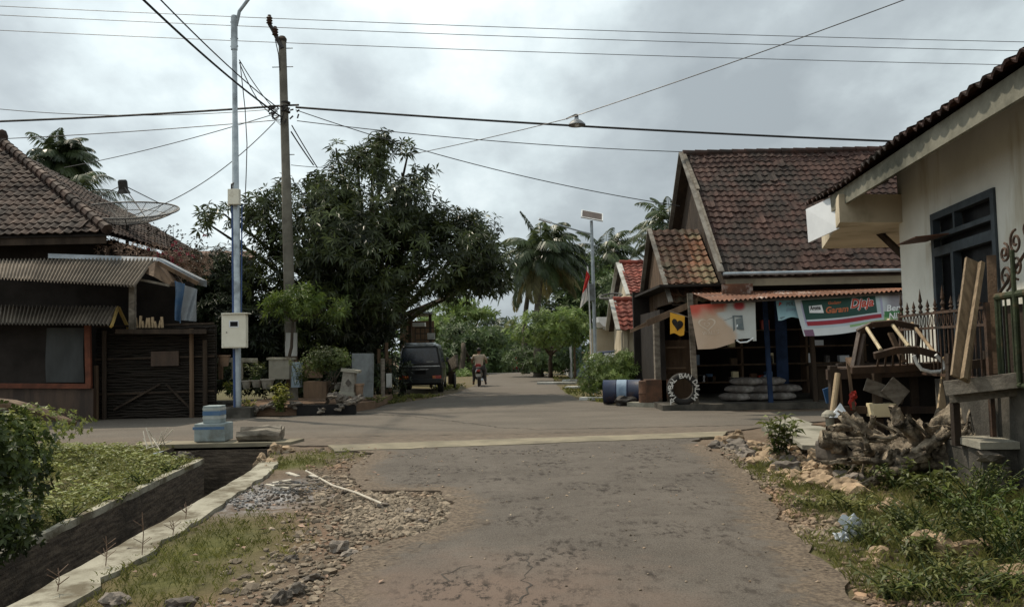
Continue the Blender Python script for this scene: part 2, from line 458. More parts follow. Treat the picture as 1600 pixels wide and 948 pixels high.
# ---------------------------------------------------------------- palette
M = MATS
mat('asphalt', (0.128, 0.108, 0.090), (0.094, 0.080, 0.068), 1.1, .88, .85, 55, c3=(0.072, 0.061, 0.052), c3s=.5, c3lo=.57, spec=.2)
mat('asphalt_far', (0.165, 0.142, 0.117), (0.128, 0.110, 0.090), .8, .9, .5, 50, c3=(0.11, 0.095, 0.078), c3s=.35, spec=.2)
mat('crack', (0.048, 0.040, 0.033), (0.075, 0.064, 0.053), 6, .95)
mat('tar_patch', (0.055, 0.046, 0.038), (0.08, 0.068, 0.055), 2, .9, .8, 50)
mat('asphalt_red', (0.165, 0.112, 0.088), (0.128, 0.095, 0.076), 1.6, .9, .8, 60)
mat('concrete', (0.30, 0.28, 0.225), (0.22, 0.205, 0.165), 2.2, .85, .5, 25, c3=(0.14, 0.135, 0.10), c3s=1.1)
mat('concrete_light', (0.35, 0.325, 0.255), (0.26, 0.24, 0.185), 2.6, .88, .7, 25, c3=(0.12, 0.10, 0.066), c3s=2.2, c3lo=.46)
mat('concrete_dark', (0.095, 0.085, 0.07), (0.045, 0.041, 0.034), 2.5, .9, .7, 20, c3=(0.04, 0.038, 0.03), c3s=1.2)
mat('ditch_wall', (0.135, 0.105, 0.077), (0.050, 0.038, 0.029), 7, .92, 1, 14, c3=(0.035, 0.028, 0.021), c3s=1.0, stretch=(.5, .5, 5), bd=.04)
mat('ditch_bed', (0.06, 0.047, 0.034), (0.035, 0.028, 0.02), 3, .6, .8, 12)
mat('strip', (0.245, 0.21, 0.145), (0.16, 0.14, 0.10), 1.4, .88, .4, 30, c3=(0.14, 0.12, 0.09), c3s=.8, c3lo=.56)
mat('stone', (0.36, 0.26, 0.165), (0.24, 0.17, 0.11), 5, .9, .8, 14, c3=(0.30, 0.27, 0.21), c3s=2, var=(.65, 1.35))
mat('stone_grey', (0.20, 0.17, 0.14), (0.12, 0.10, 0.085), 5, .9, .8, 14, c3=(0.27, 0.23, 0.18), c3s=2, var=(.5, 1.4))
mat('pebble', (0.25, 0.20, 0.145), (0.15, 0.12, 0.088), 4, .9, .4, 14, c3=(0.23, 0.15, 0.095), c3s=.7, var=(.45, 1.6))
mat('tile_dark', (0.056, 0.026, 0.019), (0.032, 0.017, 0.013), 1.6, .82, .6, 16, c3=(0.028, 0.021, 0.017), c3s=.8, c3lo=.47, var=(.72, 1.3))
mat('tile_brown', (0.055, 0.030, 0.020), (0.024, 0.016, 0.013), 1.6, .82, .6, 16, c3=(0.036, 0.027, 0.022), c3s=.6, c3lo=.5, var=(.5, 1.5))
mat('tile_patch', (0.17, 0.072, 0.036), (0.085, 0.043, 0.027), 2.5, .82, .6, 16, c3=(0.14, 0.12, 0.07), c3s=1.6, c3lo=.5, var=(.18, 1.35))
mat('tile_red', (0.20, 0.045, 0.028), (0.12, 0.032, 0.022), 2, .8, .5, 16, c3=(0.16, 0.06, 0.04), c3s=.8, c3lo=.58, var=(.7, 1.3))
mat('wood_dark', (0.050, 0.033, 0.021), (0.025, 0.017, 0.012), 3, .85, .6, 20, stretch=(1, 1, .15))
mat('wood_mid', (0.14, 0.088, 0.052), (0.075, 0.048, 0.03), 4, .8, .5, 20, stretch=(1, 1, .15))
mat('wood_brown', (0.062, 0.034, 0.019), (0.030, 0.018, 0.012), 4, .65, .4, 20, stretch=(1, 1, .2), spec=.45)
mat('wood_pale', (0.42, 0.31, 0.19), (0.28, 0.20, 0.12), 5, .75, .4, 20, c3=(0.15, 0.10, 0.06), c3s=2.5, c3lo=.56, stretch=(1, 1, .2))
mat('bamboo', (0.50, 0.41, 0.26), (0.36, 0.29, 0.18), 5, .55, .2, 20, stretch=(1, 1, .3))
mat('plank', (0.26, 0.19, 0.12), (0.16, 0.115, 0.072), 6, .75, .5, 25, c3=(0.10, 0.07, 0.04), c3s=1.5, c3lo=.56, stretch=(3, 3, .3))
mat('old_wood', (0.23, 0.20, 0.16), (0.12, 0.10, 0.08), 4, .9, .7, 18, c3=(0.07, 0.06, 0.045), c3s=1.2, stretch=(1, 1, 3))
mat('root_wood', (0.36, 0.295, 0.215), (0.10, 0.078, 0.055), 8, .92, 1, 14, c3=(0.022, 0.017, 0.012), c3s=2.6, c3lo=.50, bd=.05)  # pale and near-black tones stand in for lit tops and shaded recesses
mat('bark', (0.085, 0.066, 0.048), (0.045, 0.036, 0.027), 3, .95, 1, 12, stretch=(1, 1, .3))
mat('palm_bark', (0.16, 0.14, 0.11), (0.085, 0.073, 0.056), 3, .95, 1, 8, stretch=(.4, .4, 3))
mat('galv', (0.42, 0.46, 0.48), (0.30, 0.34, 0.37), 3, .45, .1, 30, metal=.35, c3=(0.22, 0.24, 0.25), c3s=1.5)
mat('steel_dark', (0.05, 0.045, 0.04), (0.025, 0.022, 0.02), 5, .6, .3, 20, metal=.3)
mat('cable', (0.018, 0.018, 0.018), (0.012, 0.012, 0.012), 5, .7)
mat('cable_thin', (0.10, 0.10, 0.105), (0.07, 0.07, 0.075), 5, .5, metal=.4)
mat('meter_paint', (0.72, 0.68, 0.57), (0.64, 0.60, 0.49), 2, .5, .1, 20, c3=(0.42, 0.37, 0.28), c3s=2.5, c3lo=.6, coat=.2)
mat('blue_pipe', (0.05, 0.09, 0.22), (0.04, 0.07, 0.16), 2, .5)
mat('wall_white', (0.70, 0.69, 0.62), (0.60, 0.59, 0.525), .9, .9, .15, 30, c3=(0.46, 0.41, 0.30), c3s=1.5, c3lo=.55, c3st=(1, 1, .22))
mat('plaster_cream', (0.58, 0.50, 0.37), (0.48, 0.41, 0.30), 1.3, .9, .15, 30, c3=(0.30, 0.25, 0.17), c3s=.7, c3lo=.54)
mat('fascia', (0.21, 0.20, 0.155), (0.13, 0.125, 0.095), 2.2, .85, .3, 20, c3=(0.075, 0.075, 0.055), c3s=.9, c3lo=.5)
mat('white_board', (0.74, 0.76, 0.78), (0.66, 0.68, 0.70), 2, .5, .05, c3=(0.5, 0.52, 0.53), c3s=1.2, c3lo=.6)
mat('blue_frame', (0.050, 0.063, 0.073), (0.034, 0.043, 0.05), 3, .6, .2, 20)
mat('black_in', (0.010, 0.009, 0.008), (0.006, 0.005, 0.005), 3, .9)
mat('dark_in', (0.020, 0.015, 0.012), (0.013, 0.010, 0.008), 1.5, .9, .3, 10)  # near-black base colour stands in for shade indoors and under roofs
mat('glass_dark', (0.008, 0.008, 0.009), (0.006, 0.006, 0.007), 3, .45, spec=.12)
mat('rust_iron', (0.085, 0.048, 0.030), (0.045, 0.030, 0.022), 6, .8, .6, 30, c3=(0.03, 0.025, 0.02), c3s=3)
mat('green_iron', (0.040, 0.052, 0.022), (0.024, 0.030, 0.014), 5, .7, .5, 30, c3=(0.16, 0.085, 0.045), c3s=2.2, c3lo=.55)
mat('rust_sheet', (0.22, 0.09, 0.045), (0.11, 0.05, 0.03), 1.8, .75, .3, 20, c3=(0.60, 0.52, 0.47), c3s=1.3, c3lo=.575, var=(.7, 1.2))
mat('asbestos', (0.20, 0.165, 0.128), (0.11, 0.09, 0.07), 1.4, .9, .3, 20, c3=(0.105, 0.088, 0.07), c3s=.6, c3lo=.5, var=(.8, 1.15))
mat('orange_wood', (0.15, 0.045, 0.022), (0.085, 0.030, 0.017), 3, .75, .3, 20)
mat('yellow_wood', (0.32, 0.21, 0.055), (0.22, 0.15, 0.05), 3, .75, .3, 20)
mat('tarp_blue', (0.045, 0.10, 0.19), (0.10, 0.15, 0.22), 2.5, .6, .6, 6)
mat('weave', (0.034, 0.026, 0.020), (0.016, 0.013, 0.010), 6, .9, 1, 30, stretch=(.25, .25, 5))
mat('drum_blue', (0.022, 0.033, 0.075), (0.015, 0.02, 0.045), 2, .45, .2, 10, c3=(0.09, 0.05, 0.035), c3s=2, c3lo=.58, spec=.5)
mat('drum_band', (0.25, 0.33, 0.42), (0.16, 0.22, 0.30), 4, .5, .2, 10)
mat('rust_drum', (0.12, 0.058, 0.033), (0.06, 0.036, 0.025), 3, .85, .6, 16, c3=(0.05, 0.045, 0.03), c3s=1.5)
mat('rubber', (0.016, 0.015, 0.014), (0.03, 0.027, 0.024), 4, .75, .5, 30)
mat('white_paint', (0.70, 0.68, 0.63), (0.5, 0.48, 0.44), 8, .7)
mat('yellow_cloth', (0.66, 0.34, 0.03), (0.58, 0.29, 0.025), 3, .8, trans=.25)
mat('black_print', (0.02, 0.015, 0.012), None, 3, .8)
mat('banner', (1, 1, 1), (.80, .78, .74), 2.2, .7, .35, 3, vcol=True, trans=.12)
mat('sack', (0.12, 0.105, 0.095), (0.06, 0.052, 0.046), 4, .85, .6, 30, c3=(0.30, 0.28, 0.26), c3s=2)
mat('post_blue', (0.012, 0.032, 0.085), (0.008, 0.02, 0.05), 3, .7)
mat('van_black', (0.006, 0.008, 0.008), (0.004, 0.005, 0.005), 2, .38, coat=.25, spec=.3)
mat('van_roof', (0.16, 0.18, 0.18), (0.12, 0.135, 0.135), 2, .25, coat=.6)
mat('chrome', (0.45, 0.46, 0.46), None, 3, .2, metal=.9)
mat('lamp_red', (0.45, 0.045, 0.02), (0.35, 0.03, 0.015), 5, .25, spec=.6)
mat('lamp_amber', (0.55, 0.17, 0.03), None, 5, .25, spec=.6)
mat('glass_blue', (0.030, 0.045, 0.075), (0.012, 0.016, 0.026), 1.5, .08, spec=.9)
mat('skin', (0.24, 0.13, 0.085), (0.20, 0.105, 0.068), 5, .6)
mat('hair', (0.012, 0.01, 0.009), None, 20, .6, .4, 60)
mat('shirt', (0.44, 0.36, 0.27), (0.36, 0.29, 0.215), 4, .9, .4, 8)
mat('trousers', (0.10, 0.09, 0.085), (0.06, 0.055, 0.05), 4, .9, .4, 10)
mat('scooter_dark', (0.035, 0.03, 0.03), (0.02, 0.018, 0.018), 3, .3, coat=.5)
mat('scooter_red', (0.36, 0.03, 0.025), (0.28, 0.025, 0.02), 3, .3, coat=.5)
mat('flag_red', (0.45, 0.03, 0.025), (0.35, 0.025, 0.02), 2, .8, trans=.3)
mat('flag_white', (0.62, 0.60, 0.57), (0.5, 0.48, 0.46), 2, .8, trans=.3)
mat('solar_under', (0.085, 0.062, 0.050), (0.06, 0.045, 0.038), 2, .6)
mat('alu', (0.74, 0.74, 0.72), (0.6, 0.6, 0.58), 3, .4, metal=.3)
mat('box_grey', (0.22, 0.235, 0.235), (0.14, 0.15, 0.15), 2, .8, .3, 20, c3=(0.08, 0.08, 0.07), c3s=1.5, c3lo=.52)
mat('blue_pillar', (0.26, 0.33, 0.39), (0.19, 0.24, 0.29), 2, .8, .2, 20)
mat('pale_wall', (0.50, 0.50, 0.47), (0.38, 0.38, 0.35), 1.5, .85, .2, 20, c3=(0.22, 0.21, 0.18), c3s=1)
mat('stone_block', (0.29, 0.33, 0.33), (0.21, 0.24, 0.235), 3, .85, .5, 20, c3=(0.15, 0.15, 0.13), c3s=2, c3lo=.54)
mat('block_blue', (0.07, 0.14, 0.26), (0.11, 0.17, 0.26), 6, .85, .4, 20)
mat('block_white', (0.44, 0.46, 0.44), (0.33, 0.34, 0.32), 6, .85, .4, 20)
mat('ash', (0.36, 0.355, 0.35), (0.14, 0.12, 0.10), 5, .95, 1, 30, c3=(0.095, 0.072, 0.055), c3s=2.0, c3lo=.46)
mat('terracotta', (0.26, 0.17, 0.11), (0.17, 0.115, 0.08), 4, .9, .3, 20)
mat('pot_grey', (0.27, 0.25, 0.21), (0.17, 0.155, 0.13), 4, .9, .4, 20, c3=(0.10, 0.095, 0.075), c3s=3)
mat('plastic_bag', (0.66, 0.70, 0.74), (0.52, 0.56, 0.61), 5, .3, .5, 8, trans=.35)
mat('cardboard', (0.74, 0.63, 0.40), (0.66, 0.55, 0.34), 3, .8)
mat('red_plastic', (0.34, 0.03, 0.02), None, 4, .5)
mat('blue_plastic', (0.03, 0.09, 0.20), (0.02, 0.06, 0.14), 4, .5)
mat('stick', (0.58, 0.53, 0.44), (0.42, 0.37, 0.3), 6, .7)
mat('mud', (0.20, 0.125, 0.08), (0.13, 0.085, 0.055), 3, .95, .8, 20)
mat('insulator', (0.06, 0.035, 0.025), None, 3, .3)
mat('mesh_wire', (0.14, 0.13, 0.12), (0.09, 0.085, 0.08), 3, .6, metal=.3)
mat('zinc', (0.30, 0.32, 0.34), (0.2, 0.215, 0.23), 1.5, .55, .1, metal=.4, c3=(0.12, 0.10, 0.08), c3s=1)
leafmat('mango_leaf', (0.008, 0.014, 0.005), (0.078, 0.098, 0.030), .25, .36, (.5, 1.7))
leafmat('dark_leaf', (0.010, 0.016, 0.008), (0.045, 0.060, 0.02), .22, .5)
leafmat('bush_leaf', (0.045, 0.075, 0.014), (0.15, 0.20, 0.045), .35, .5)
leafmat('bg_leaf', (0.036, 0.060, 0.022), (0.11, 0.155, 0.052), .3, .55)
leafmat('bg_leaf_light', (0.075, 0.125, 0.03), (0.23, 0.30, 0.085), .35, .55)
leafmat('topiary_leaf', (0.035, 0.055, 0.012), (0.12, 0.15, 0.04), .3, .5)
leafmat('yellow_leaf', (0.07, 0.10, 0.015), (0.33, 0.31, 0.05), .35, .5)
leafmat('palm_leaf', (0.018, 0.030, 0.012), (0.080, 0.105, 0.042), .3, .4)
leafmat('palm_pale', (0.05, 0.075, 0.03), (0.21, 0.22, 0.10), .3, .45)
leafmat('palm_old', (0.11, 0.10, 0.04), (0.26, 0.23, 0.11), .3, .6)
leafmat('grass_blade', (0.07, 0.085, 0.018), (0.24, 0.23, 0.07), .35, .6, (.7, 1.4))
mat('verge_wood', (0.24, 0.22, 0.19), (0.13, 0.115, 0.095), 3, .85, .4, 20, c3=(0.07, 0.06, 0.05), c3s=1.2, c3lo=.5)
leafmat('weed_leaf', (0.035, 0.048, 0.012), (0.16, 0.18, 0.045), .35, .5)
leafmat('cover_leaf', (0.09, 0.12, 0.025), (0.31, 0.32, 0.10), .35, .5, (.6, 1.4))
leafmat('twig_dry', (0.20, 0.13, 0.09), (0.33, 0.22, 0.16), .1, .8)
leafmat('pink_flower', (0.22, 0.03, 0.045), (0.38, 0.07, 0.09), .3, .6)

# ---------------------------------------------------------------- ground
# drain outline (inner faces), world metres
DR = [(-3.10, 2.0), (-3.17, 3.5), (-3.27, 5.3), (-3.42, 8.2), (-3.60, 11.0), (-3.98, 13.2), (-4.05, 14.2)]
DL = [(-3.98, 2.0), (-4.05, 4.0), (-4.22, 6.6), (-4.5, 9.6), (-4.78, 12.4), (-5.9, 13.1), (-6.0, 14.2)]
DPOLY = DR+DL[::-1]
def inpoly(x, y, poly):
    c = False; n = len(poly); j = n-1
    for i in range(n):
        xi, yi = poly[i]; xj, yj = poly[j]
        if (yi > y) != (yj > y) and x < (xj-xi)*(y-yi)/(yj-yi)+xi: c = not c
        j = i
    return c
def interp(line, y):
    for (a, b), (c, d) in zip(line, line[1:]):
        if b <= y <= d: return a+(c-a)*(y-b)/(d-b)
    return line[-1][0] if y > line[-1][1] else line[0][0]
# grass patches: (px, py, rx, ry, strength) in ground metres after unprojection
GP = []
def gp(px, py, rx, ry, s=1.0): g = G(px, py); GP.append((g.x, g.y, rx, ry, s))
gp(330, 850, .55, 1.0); gp(250, 905, .5, .6); gp(450, 722, .5, .7); gp(500, 712, .5, .5, .7); gp(170, 730, 1.3, 1.8, 1.1); gp(230, 690, 1.1, 1.3); gp(60, 720, 1.2, 3, 1.1); gp(150, 770, .8, 1.2, 1.1); gp(90, 810, .7, 1, 1.1); gp(230, 740, .8, 1, 1)
gp(1290, 770, .35, .9, .8); gp(1380, 800, .6, .8); gp(1500, 850, .8, .8, 1.1); gp(1420, 900, .5, .5, .9); gp(1300, 870, .25, .5, .8); gp(1210, 740, .3, .8, .7); gp(1560, 800, .9, .8, 1.1); gp(1450, 760, 1, 1, .8); gp(1580, 930, .6, .5, .6)
gp(880, 612, 1.0, 3.0, 1.1); gp(940, 625, .9, 1.2, .9); gp(600, 628, 1.0, .7, .9); gp(640, 620, 1.2, 1.0, .7); gp(700, 605, .6, 2.5, .8); gp(845, 592, 1.5, 3, .9)
GP += [(-9, 40, 6, 12, 1), (10, 45, 8, 14, 1), (-30, 60, 25, 30, 1), (30, 60, 25, 30, 1), (0, 80, 40, 25, 1), (-13, 9, 6, 7, .9), (11, 4, 5, 4, .9), (-9, 2, 3, 4, 1)]
def grassy(x, y):
    s = 0
    for (cx, cy, rx, ry, k) in GP:
        d = ((x-cx)/rx)**2+((y-cy)/ry)**2
        if d < 4: s = max(s, k*max(0, 1.25-math.sqrt(d)*.75))
    return s+0.25*fbm(x, y, 3, 1.3, 3) if s > 0 else 0
def hgt(x, y):
    z = hgt0(x, y)
    if y < 14.2 and x < -4.2:                       # bank left of the drain
        z += 0.30*min(1, max(0, (-x-5.3)/1.6))*min(1, max(0, (14.0-y)/2.5))
    if y < 13 and x > 2.9: z += 0.10*min(1, (x-2.9)/2)*min(1, (13-y)/2)
    if y < 30 and abs(x) < 14: z += 0.022*fbm(x, y, 0, 2.3, 4)
    return z-0.02

pts = []
near_mat = bpy.data.materials.new('near_asphalt'); near_mat.use_nodes = True; nt = near_mat.node_tree
p = nt.nodes['Principled BSDF']; tc = _n(nt, 'ShaderNodeNewGeometry'); co = tc.outputs['Position']
c = _mix(nt, _ramp(nt, _noise(nt, co, .9, 5, .6), .36, .64), (0.128, 0.112, 0.096), (0.080, 0.070, 0.060))
c = _mix(nt, _ramp(nt, _noise(nt, co, 5, 6, .72), .40, .66, 0, .65), c, (0.082, 0.068, 0.057))
c = _mix(nt, _ramp(nt, _noise(nt, co, 85, 3, .7), .44, .68, 0, .7), c, (0.20, 0.172, 0.142))
c = _mix(nt, _ramp(nt, _noise(nt, co, 60, 3, .7), .50, .70, 0, .75), c, (0.045, 0.037, 0.031))
# warm worn area near the camera on the left
d = _n(nt, 'ShaderNodeVectorMath', operation='DISTANCE'); nt.links.new(co, d.inputs[0]); d.inputs[1].default_value = (-.35, 4.9, 0)
dm_ = _n(nt, 'ShaderNodeMath', operation='MULTIPLY_ADD'); nt.links.new(_noise(nt, co, 1.6, 5, .65), dm_.inputs[0]); dm_.inputs[1].default_value = 2.2; nt.links.new(d.outputs['Value'], dm_.inputs[2])
c = _mix(nt, _ramp(nt, dm_.outputs[0], 1.6, 2.9, .62, 0), c, (0.185, 0.128, 0.098))
# broken dark crumbs in patches
cl_ = _n(nt, 'ShaderNodeMath', operation='MULTIPLY'); nt.links.new(_ramp(nt, _noise(nt, co, 1.25, 4, .6), .45, .60), cl_.inputs[0]); nt.links.new(_ramp(nt, _noise(nt, co, 11, 7, .8, (1, .5, 1)), .505, .575), cl_.inputs[1])
c = _mix(nt, cl_.outputs[0], c, (0.034, 0.027, 0.022))
ea = _n(nt, 'ShaderNodeVertexColor'); ea.layer_name = 'col'; es = _n(nt, 'ShaderNodeSeparateColor'); nt.links.new(ea.outputs[0], es.inputs[0])
em = _n(nt, 'ShaderNodeMath', operation='MULTIPLY_ADD'); nt.links.new(_noise(nt, co, 5, 6, .75), em.inputs[0]); em.inputs[1].default_value = 1.6; nt.links.new(es.outputs[0], em.inputs[2])
c = _mix(nt, _ramp(nt, em.outputs[0], 1.05, 1.45, 0, .85), c, _mix(nt, _ramp(nt, _noise(nt, co, 30, 4, .7), .42, .6), (0.085, 0.064, 0.047), (0.20, 0.155, 0.112)))
nt.links.new(c, p.inputs['Base Color']); p.inputs['Roughness'].default_value = .9; p.inputs['Specular IOR Level'].default_value = .2
b = _n(nt, 'ShaderNodeBump'); b.inputs['Strength'].default_value = .9; b.inputs['Distance'].default_value = .012
nt.links.new(_noise(nt, co, 45, 6, .75), b.inputs['Height']); nt.links.new(b.outputs[0], p.inputs['Normal'])
far_mat = bpy.data.materials.new('far_asphalt'); far_mat.use_nodes = True; nt = far_mat.node_tree
p = nt.nodes['Principled BSDF']; tc = _n(nt, 'ShaderNodeNewGeometry'); co = tc.outputs['Position']
c = _mix(nt, _ramp(nt, _noise(nt, co, .5, 5, .6, (1, 1.8, 1)), .36, .64), (0.140, 0.121, 0.100), (0.098, 0.085, 0.071))
c = _mix(nt, _ramp(nt, _noise(nt, co, 3.5, 6, .72, (.35, 1.6, 1)), .42, .66, 0, .6), c, (0.095, 0.080, 0.065))
c = _mix(nt, _ramp(nt, _noise(nt, co, 26, 4, .75), .46, .66, 0, .55), c, (0.20, 0.170, 0.135))
sy = _n(nt, 'ShaderNodeSeparateXYZ'); nt.links.new(co, sy.inputs[0])
ym = _n(nt, 'ShaderNodeMath', operation='MULTIPLY_ADD'); nt.links.new(_noise(nt, co, .9, 5, .7, (.5, 1, 1)), ym.inputs[0]); ym.inputs[1].default_value = 2.4; nt.links.new(sy.outputs[1], ym.inputs[2])
c = _mix(nt, _ramp(nt, ym.outputs[0], 16.2, 17.6, .75, 0), c, _mix(nt, _ramp(nt, _noise(nt, co, 11, 5, .75, (.5, 1.2, 1)), .44, .6), (0.165, 0.128, 0.095), (0.085, 0.067, 0.053)))
nt.links.new(c, p.inputs['Base Color']); p.inputs['Roughness'].default_value = .92; p.inputs['Specular IOR Level'].default_value = .2
b = _n(nt, 'ShaderNodeBump'); b.inputs['Strength'].default_value = .8; b.inputs['Distance'].default_value = .015
nt.links.new(_noise(nt, co, 25, 6, .75), b.inputs['Height']); nt.links.new(b.outputs[0], p.inputs['Normal'])
def grid(x0, x1, y0, y1, st, excl=None):
    nx = int((x1-x0)/st); ny = int((y1-y0)/st)
    for i in range(nx+1):
        for j in range(ny+1):
            x = x0+i*st; y = y0+j*st
            if excl and excl[0] < x < excl[1] and excl[2] < y < excl[3]: continue
            pts.append((x+random.uniform(-.25, .25)*st, y+random.uniform(-.25, .25)*st))
N1 = (-8, 7, 1.5, 15.5); N2 = (-16, 14, 0.5, 34)
grid(*N1, .13); grid(*N2, .6, N1); grid(-60, 60, -10, 130, 4, N2); grid(-600, 600, -60, 1500, 60, (-60, 60, -10, 130))
pts = [p for p in pts if not (1 < p[1] < 14.8 and any(abs(p[0]-interp(D, p[1])) < .07 for D in (DL, DR)))]
n0 = len(pts); nd = len(DPOLY)
vv = [V(p) for p in pts]+[V(p) for p in DPOLY]
ee = [(n0+i, n0+(i+1) % nd) for i in range(nd)]
ov, oe, of, *_ = delaunay_2d_cdt(vv, ee, [], 0, 1e-4)
keep = [f for f in of if not inpoly(sum(ov[i].x for i in f)/3, sum(ov[i].y for i in f)/3, DPOLY)]
gm = MB(); gm.v = [(v.x, v.y, hgt(v.x, v.y)) for v in ov]; gm.f = [tuple(f) for f in keep]; gm.var = [0.5]*len(keep)
gm.col = []
for v in ov:
    g = min(1, max(0, grassy(v.x, v.y))); x, y = v.x, v.y
    gr = 1.0 if (-3.4 < x < -0.3 and y < 13) else (.7 if (2 < x < 5.5 and y < 14) else .25)
    ag = G(425, 770); pot = min(1, max(0, 1.5-1.2*math.hypot((x-ag.x)/.75, (y-ag.y)/1.1)))
    gm.col.append((g, gr, pot))
gmat = bpy.data.materials.new('earth'); gmat.use_nodes = True; nt = gmat.node_tree
p = nt.nodes['Principled BSDF']; tc = _n(nt, 'ShaderNodeTexCoord'); co = tc.outputs['Object']
at = _n(nt, 'ShaderNodeVertexColor'); at.layer_name = 'col'; sx = _n(nt, 'ShaderNodeSeparateColor'); nt.links.new(at.outputs[0], sx.inputs[0])
dirt = _mix(nt, _ramp(nt, _noise(nt, co, 1.4, 6, .65), .38, .62), (0.155, 0.115, 0.083), (0.105, 0.077, 0.054))
dirt = _mix(nt, _ramp(nt, _noise(nt, co, 22, 4, .7), .5, .68, 0, .75), dirt, (0.23, 0.185, 0.135))
dirt = _mix(nt, _ramp(nt, _noise(nt, co, .45, 3, .5), .52, .66, 0, .8), dirt, (0.20, 0.125, 0.085))
grs = _mix(nt, _ramp(nt, _noise(nt, co, 6, 5, .7), .35, .65), (0.055, 0.062, 0.018), (0.13, 0.125, 0.045))
col = _mix(nt, sx.outputs[0], dirt, grs)
am_ = _n(nt, 'ShaderNodeMath', operation='MULTIPLY'); nt.links.new(sx.outputs[2], am_.inputs[0]); nt.links.new(_ramp(nt, _noise(nt, co, 5, 6, .75), .42, .58), am_.inputs[1])
col = _mix(nt, _ramp(nt, sx.outputs[2], 0, .8, 0, .55), col, (0.085, 0.072, 0.064)); col = _mix(nt, am_.outputs[0], col, (0.34, 0.33, 0.325)); nt.links.new(col, p.inputs['Base Color']); p.inputs['Roughness'].default_value = .95; p.inputs['Specular IOR Level'].default_value = .15
b = _n(nt, 'ShaderNodeBump'); b.inputs['Strength'].default_value = 1; b.inputs['Distance'].default_value = .03
nt.links.new(_noise(nt, co, 16, 8, .72), b.inputs['Height']); nt.links.new(b.outputs[0], p.inputs['Normal'])
struct('ground', gm, gmat, smooth=True, label='bare brown earth with gravel and grass patches along the roads', cat='ground')

# ---------------------------------------------------------------- roads
def densify(poly, st=.12, jit=.05, sc=3.0, keepn=0):
    out = []
    n = len(poly)
    for i in range(n):
        a = poly[i]; c = poly[(i+1) % n]; L = math.hypot(c[0]-a[0], c[1]-a[1]); k = max(1, int(L/st))
        for q in range(k):
            t = q/k; x = a[0]+(c[0]-a[0])*t; y = a[1]+(c[1]-a[1])*t
            out.append((x+jit*fbm(x, y, 1, sc, 4), y+jit*fbm(x, y, 8, sc, 4)))
    return out
def sheet(name, poly, z, m, label, thick=.03, st=.12, jit=.05, inner=.6, kind='structure', zf=None, sc=3.0, cat=None, edge=0):
    pl = densify(poly, st, jit, sc); n = len(pl)
    xs = [q[0] for q in pl]; ys = [q[1] for q in pl]
    ins = []
    x = min(xs)
    while x < max(xs):
        y = min(ys)
        while y < max(ys):
            if inpoly(x, y, pl): ins.append((x+random.uniform(-.1, .1)*inner, y+random.uniform(-.1, .1)*inner))
            y += inner
        x += inner
    vv = [V(q) for q in pl]+[V(q) for q in ins]
    ov, oe, of, *_ = delaunay_2d_cdt(vv, [(i, (i+1) % n) for i in range(n)], [], 0, 1e-5)
    f = [tuple(q) for q in of if inpoly(sum(ov[i].x for i in q)/3, sum(ov[i].y for i in q)/3, pl)]
    mb = MB(); zf = zf or (lambda x, y: z+hgt0(x, y)); mb.v = [(v.x, v.y, zf(v.x, v.y)) for v in ov]; mb.f = f; mb.var = [.5]*len(f)
    if edge:
        seg = [q for q in pl if q[1] < 13.0]
        mb.col = [(max(0, 1-min((v.x-a)**2+(v.y-b_)**2 for a, b_ in seg)**.5/edge), 0, 0) for v in ov]+[(1, 0, 0)]*(2*n)
    o = len(mb.v); top = [V((q[0], q[1], zf(*q))) for q in pl]
    mb.add(top+[t-V((0, 0, thick)) for t in top], [(i, (i+1) % n, n+(i+1) % n, n+i) for i in range(n)])
    ob = mb.build(name, m); ob['kind'] = kind; tag(ob, label, cat or name.replace('_', ' ')); return ob
nl = [G2(*q) for q in ((505, 940), (530, 895), (560, 865), (640, 838), (690, 822), (712, 795), (685, 768), (570, 766), (545, 745), (560, 722), (590, 708))]
nr = [G2(*q) for q in ((1085, 690), (1105, 699), (1140, 720), (1195, 770), (1230, 820), (1300, 890), (1340, 946))]
near_poly = [(-1.0, 0.8), (-1.15, 3.6)]+nl+[(-2.6, 13.05)]+[(3.2, 13.9)]+nr+[(1.95, 3.6), (1.8, .8)]
sheet('near_road', near_poly, 0.012, near_mat, 'worn grey brown asphalt lane in the foreground with broken edges', jit=.10, inner=.2, edge=.55)
sheet('concrete_strip', [(-2.9, 13.0), (3.6, 13.95), (3.9, 14.75), (-3.2, 13.9)], 0.020, M['strip'], 'pale concrete strip laid across the lane before the junction', st=.2, jit=.05)
cross_poly = [(-60, 16.5), (-16, 14.9), (-6.2, 14.55), (-3.2, 13.95), (0, 14.4), (3.9, 14.8), (5.6, 16.2), (9, 17.2), (60, 19.0), (60, 26), (12, 20.6)]+[G2(*q) for q in ((1290, 642), (1190, 643), (1060, 641), (1010, 635), (960, 631), (905, 624), (885, 614), (872, 604), (866, 597))]+\
    [(2.4, 50), (1.6, 58), (1, 75), (0, 100), (-4, 100), (-3, 75), (-2, 58), (-1.5, 50)]+[G2(*q) for q in ((742, 602), (715, 613), (660, 624), (600, 633), (565, 640), (520, 646), (440, 651), (300, 652), (165, 655))]+[(-16, 21.5), (-60, 25)]
sheet('cross_road', cross_poly, 0.004, far_mat, 'tan grey asphalt of the junction and the village road going straight on', st=.4, jit=.06, inner=1.6)
sheet('dirt_patch', [G2(*q) for q in ((450, 700), (600, 703), (1120, 683), (1070, 676), (640, 683), (470, 688))], 0.0165, M['mud'], 'thin worn dirt on the asphalt between strip and junction', st=.1, jit=.22, thick=.004) if False else None
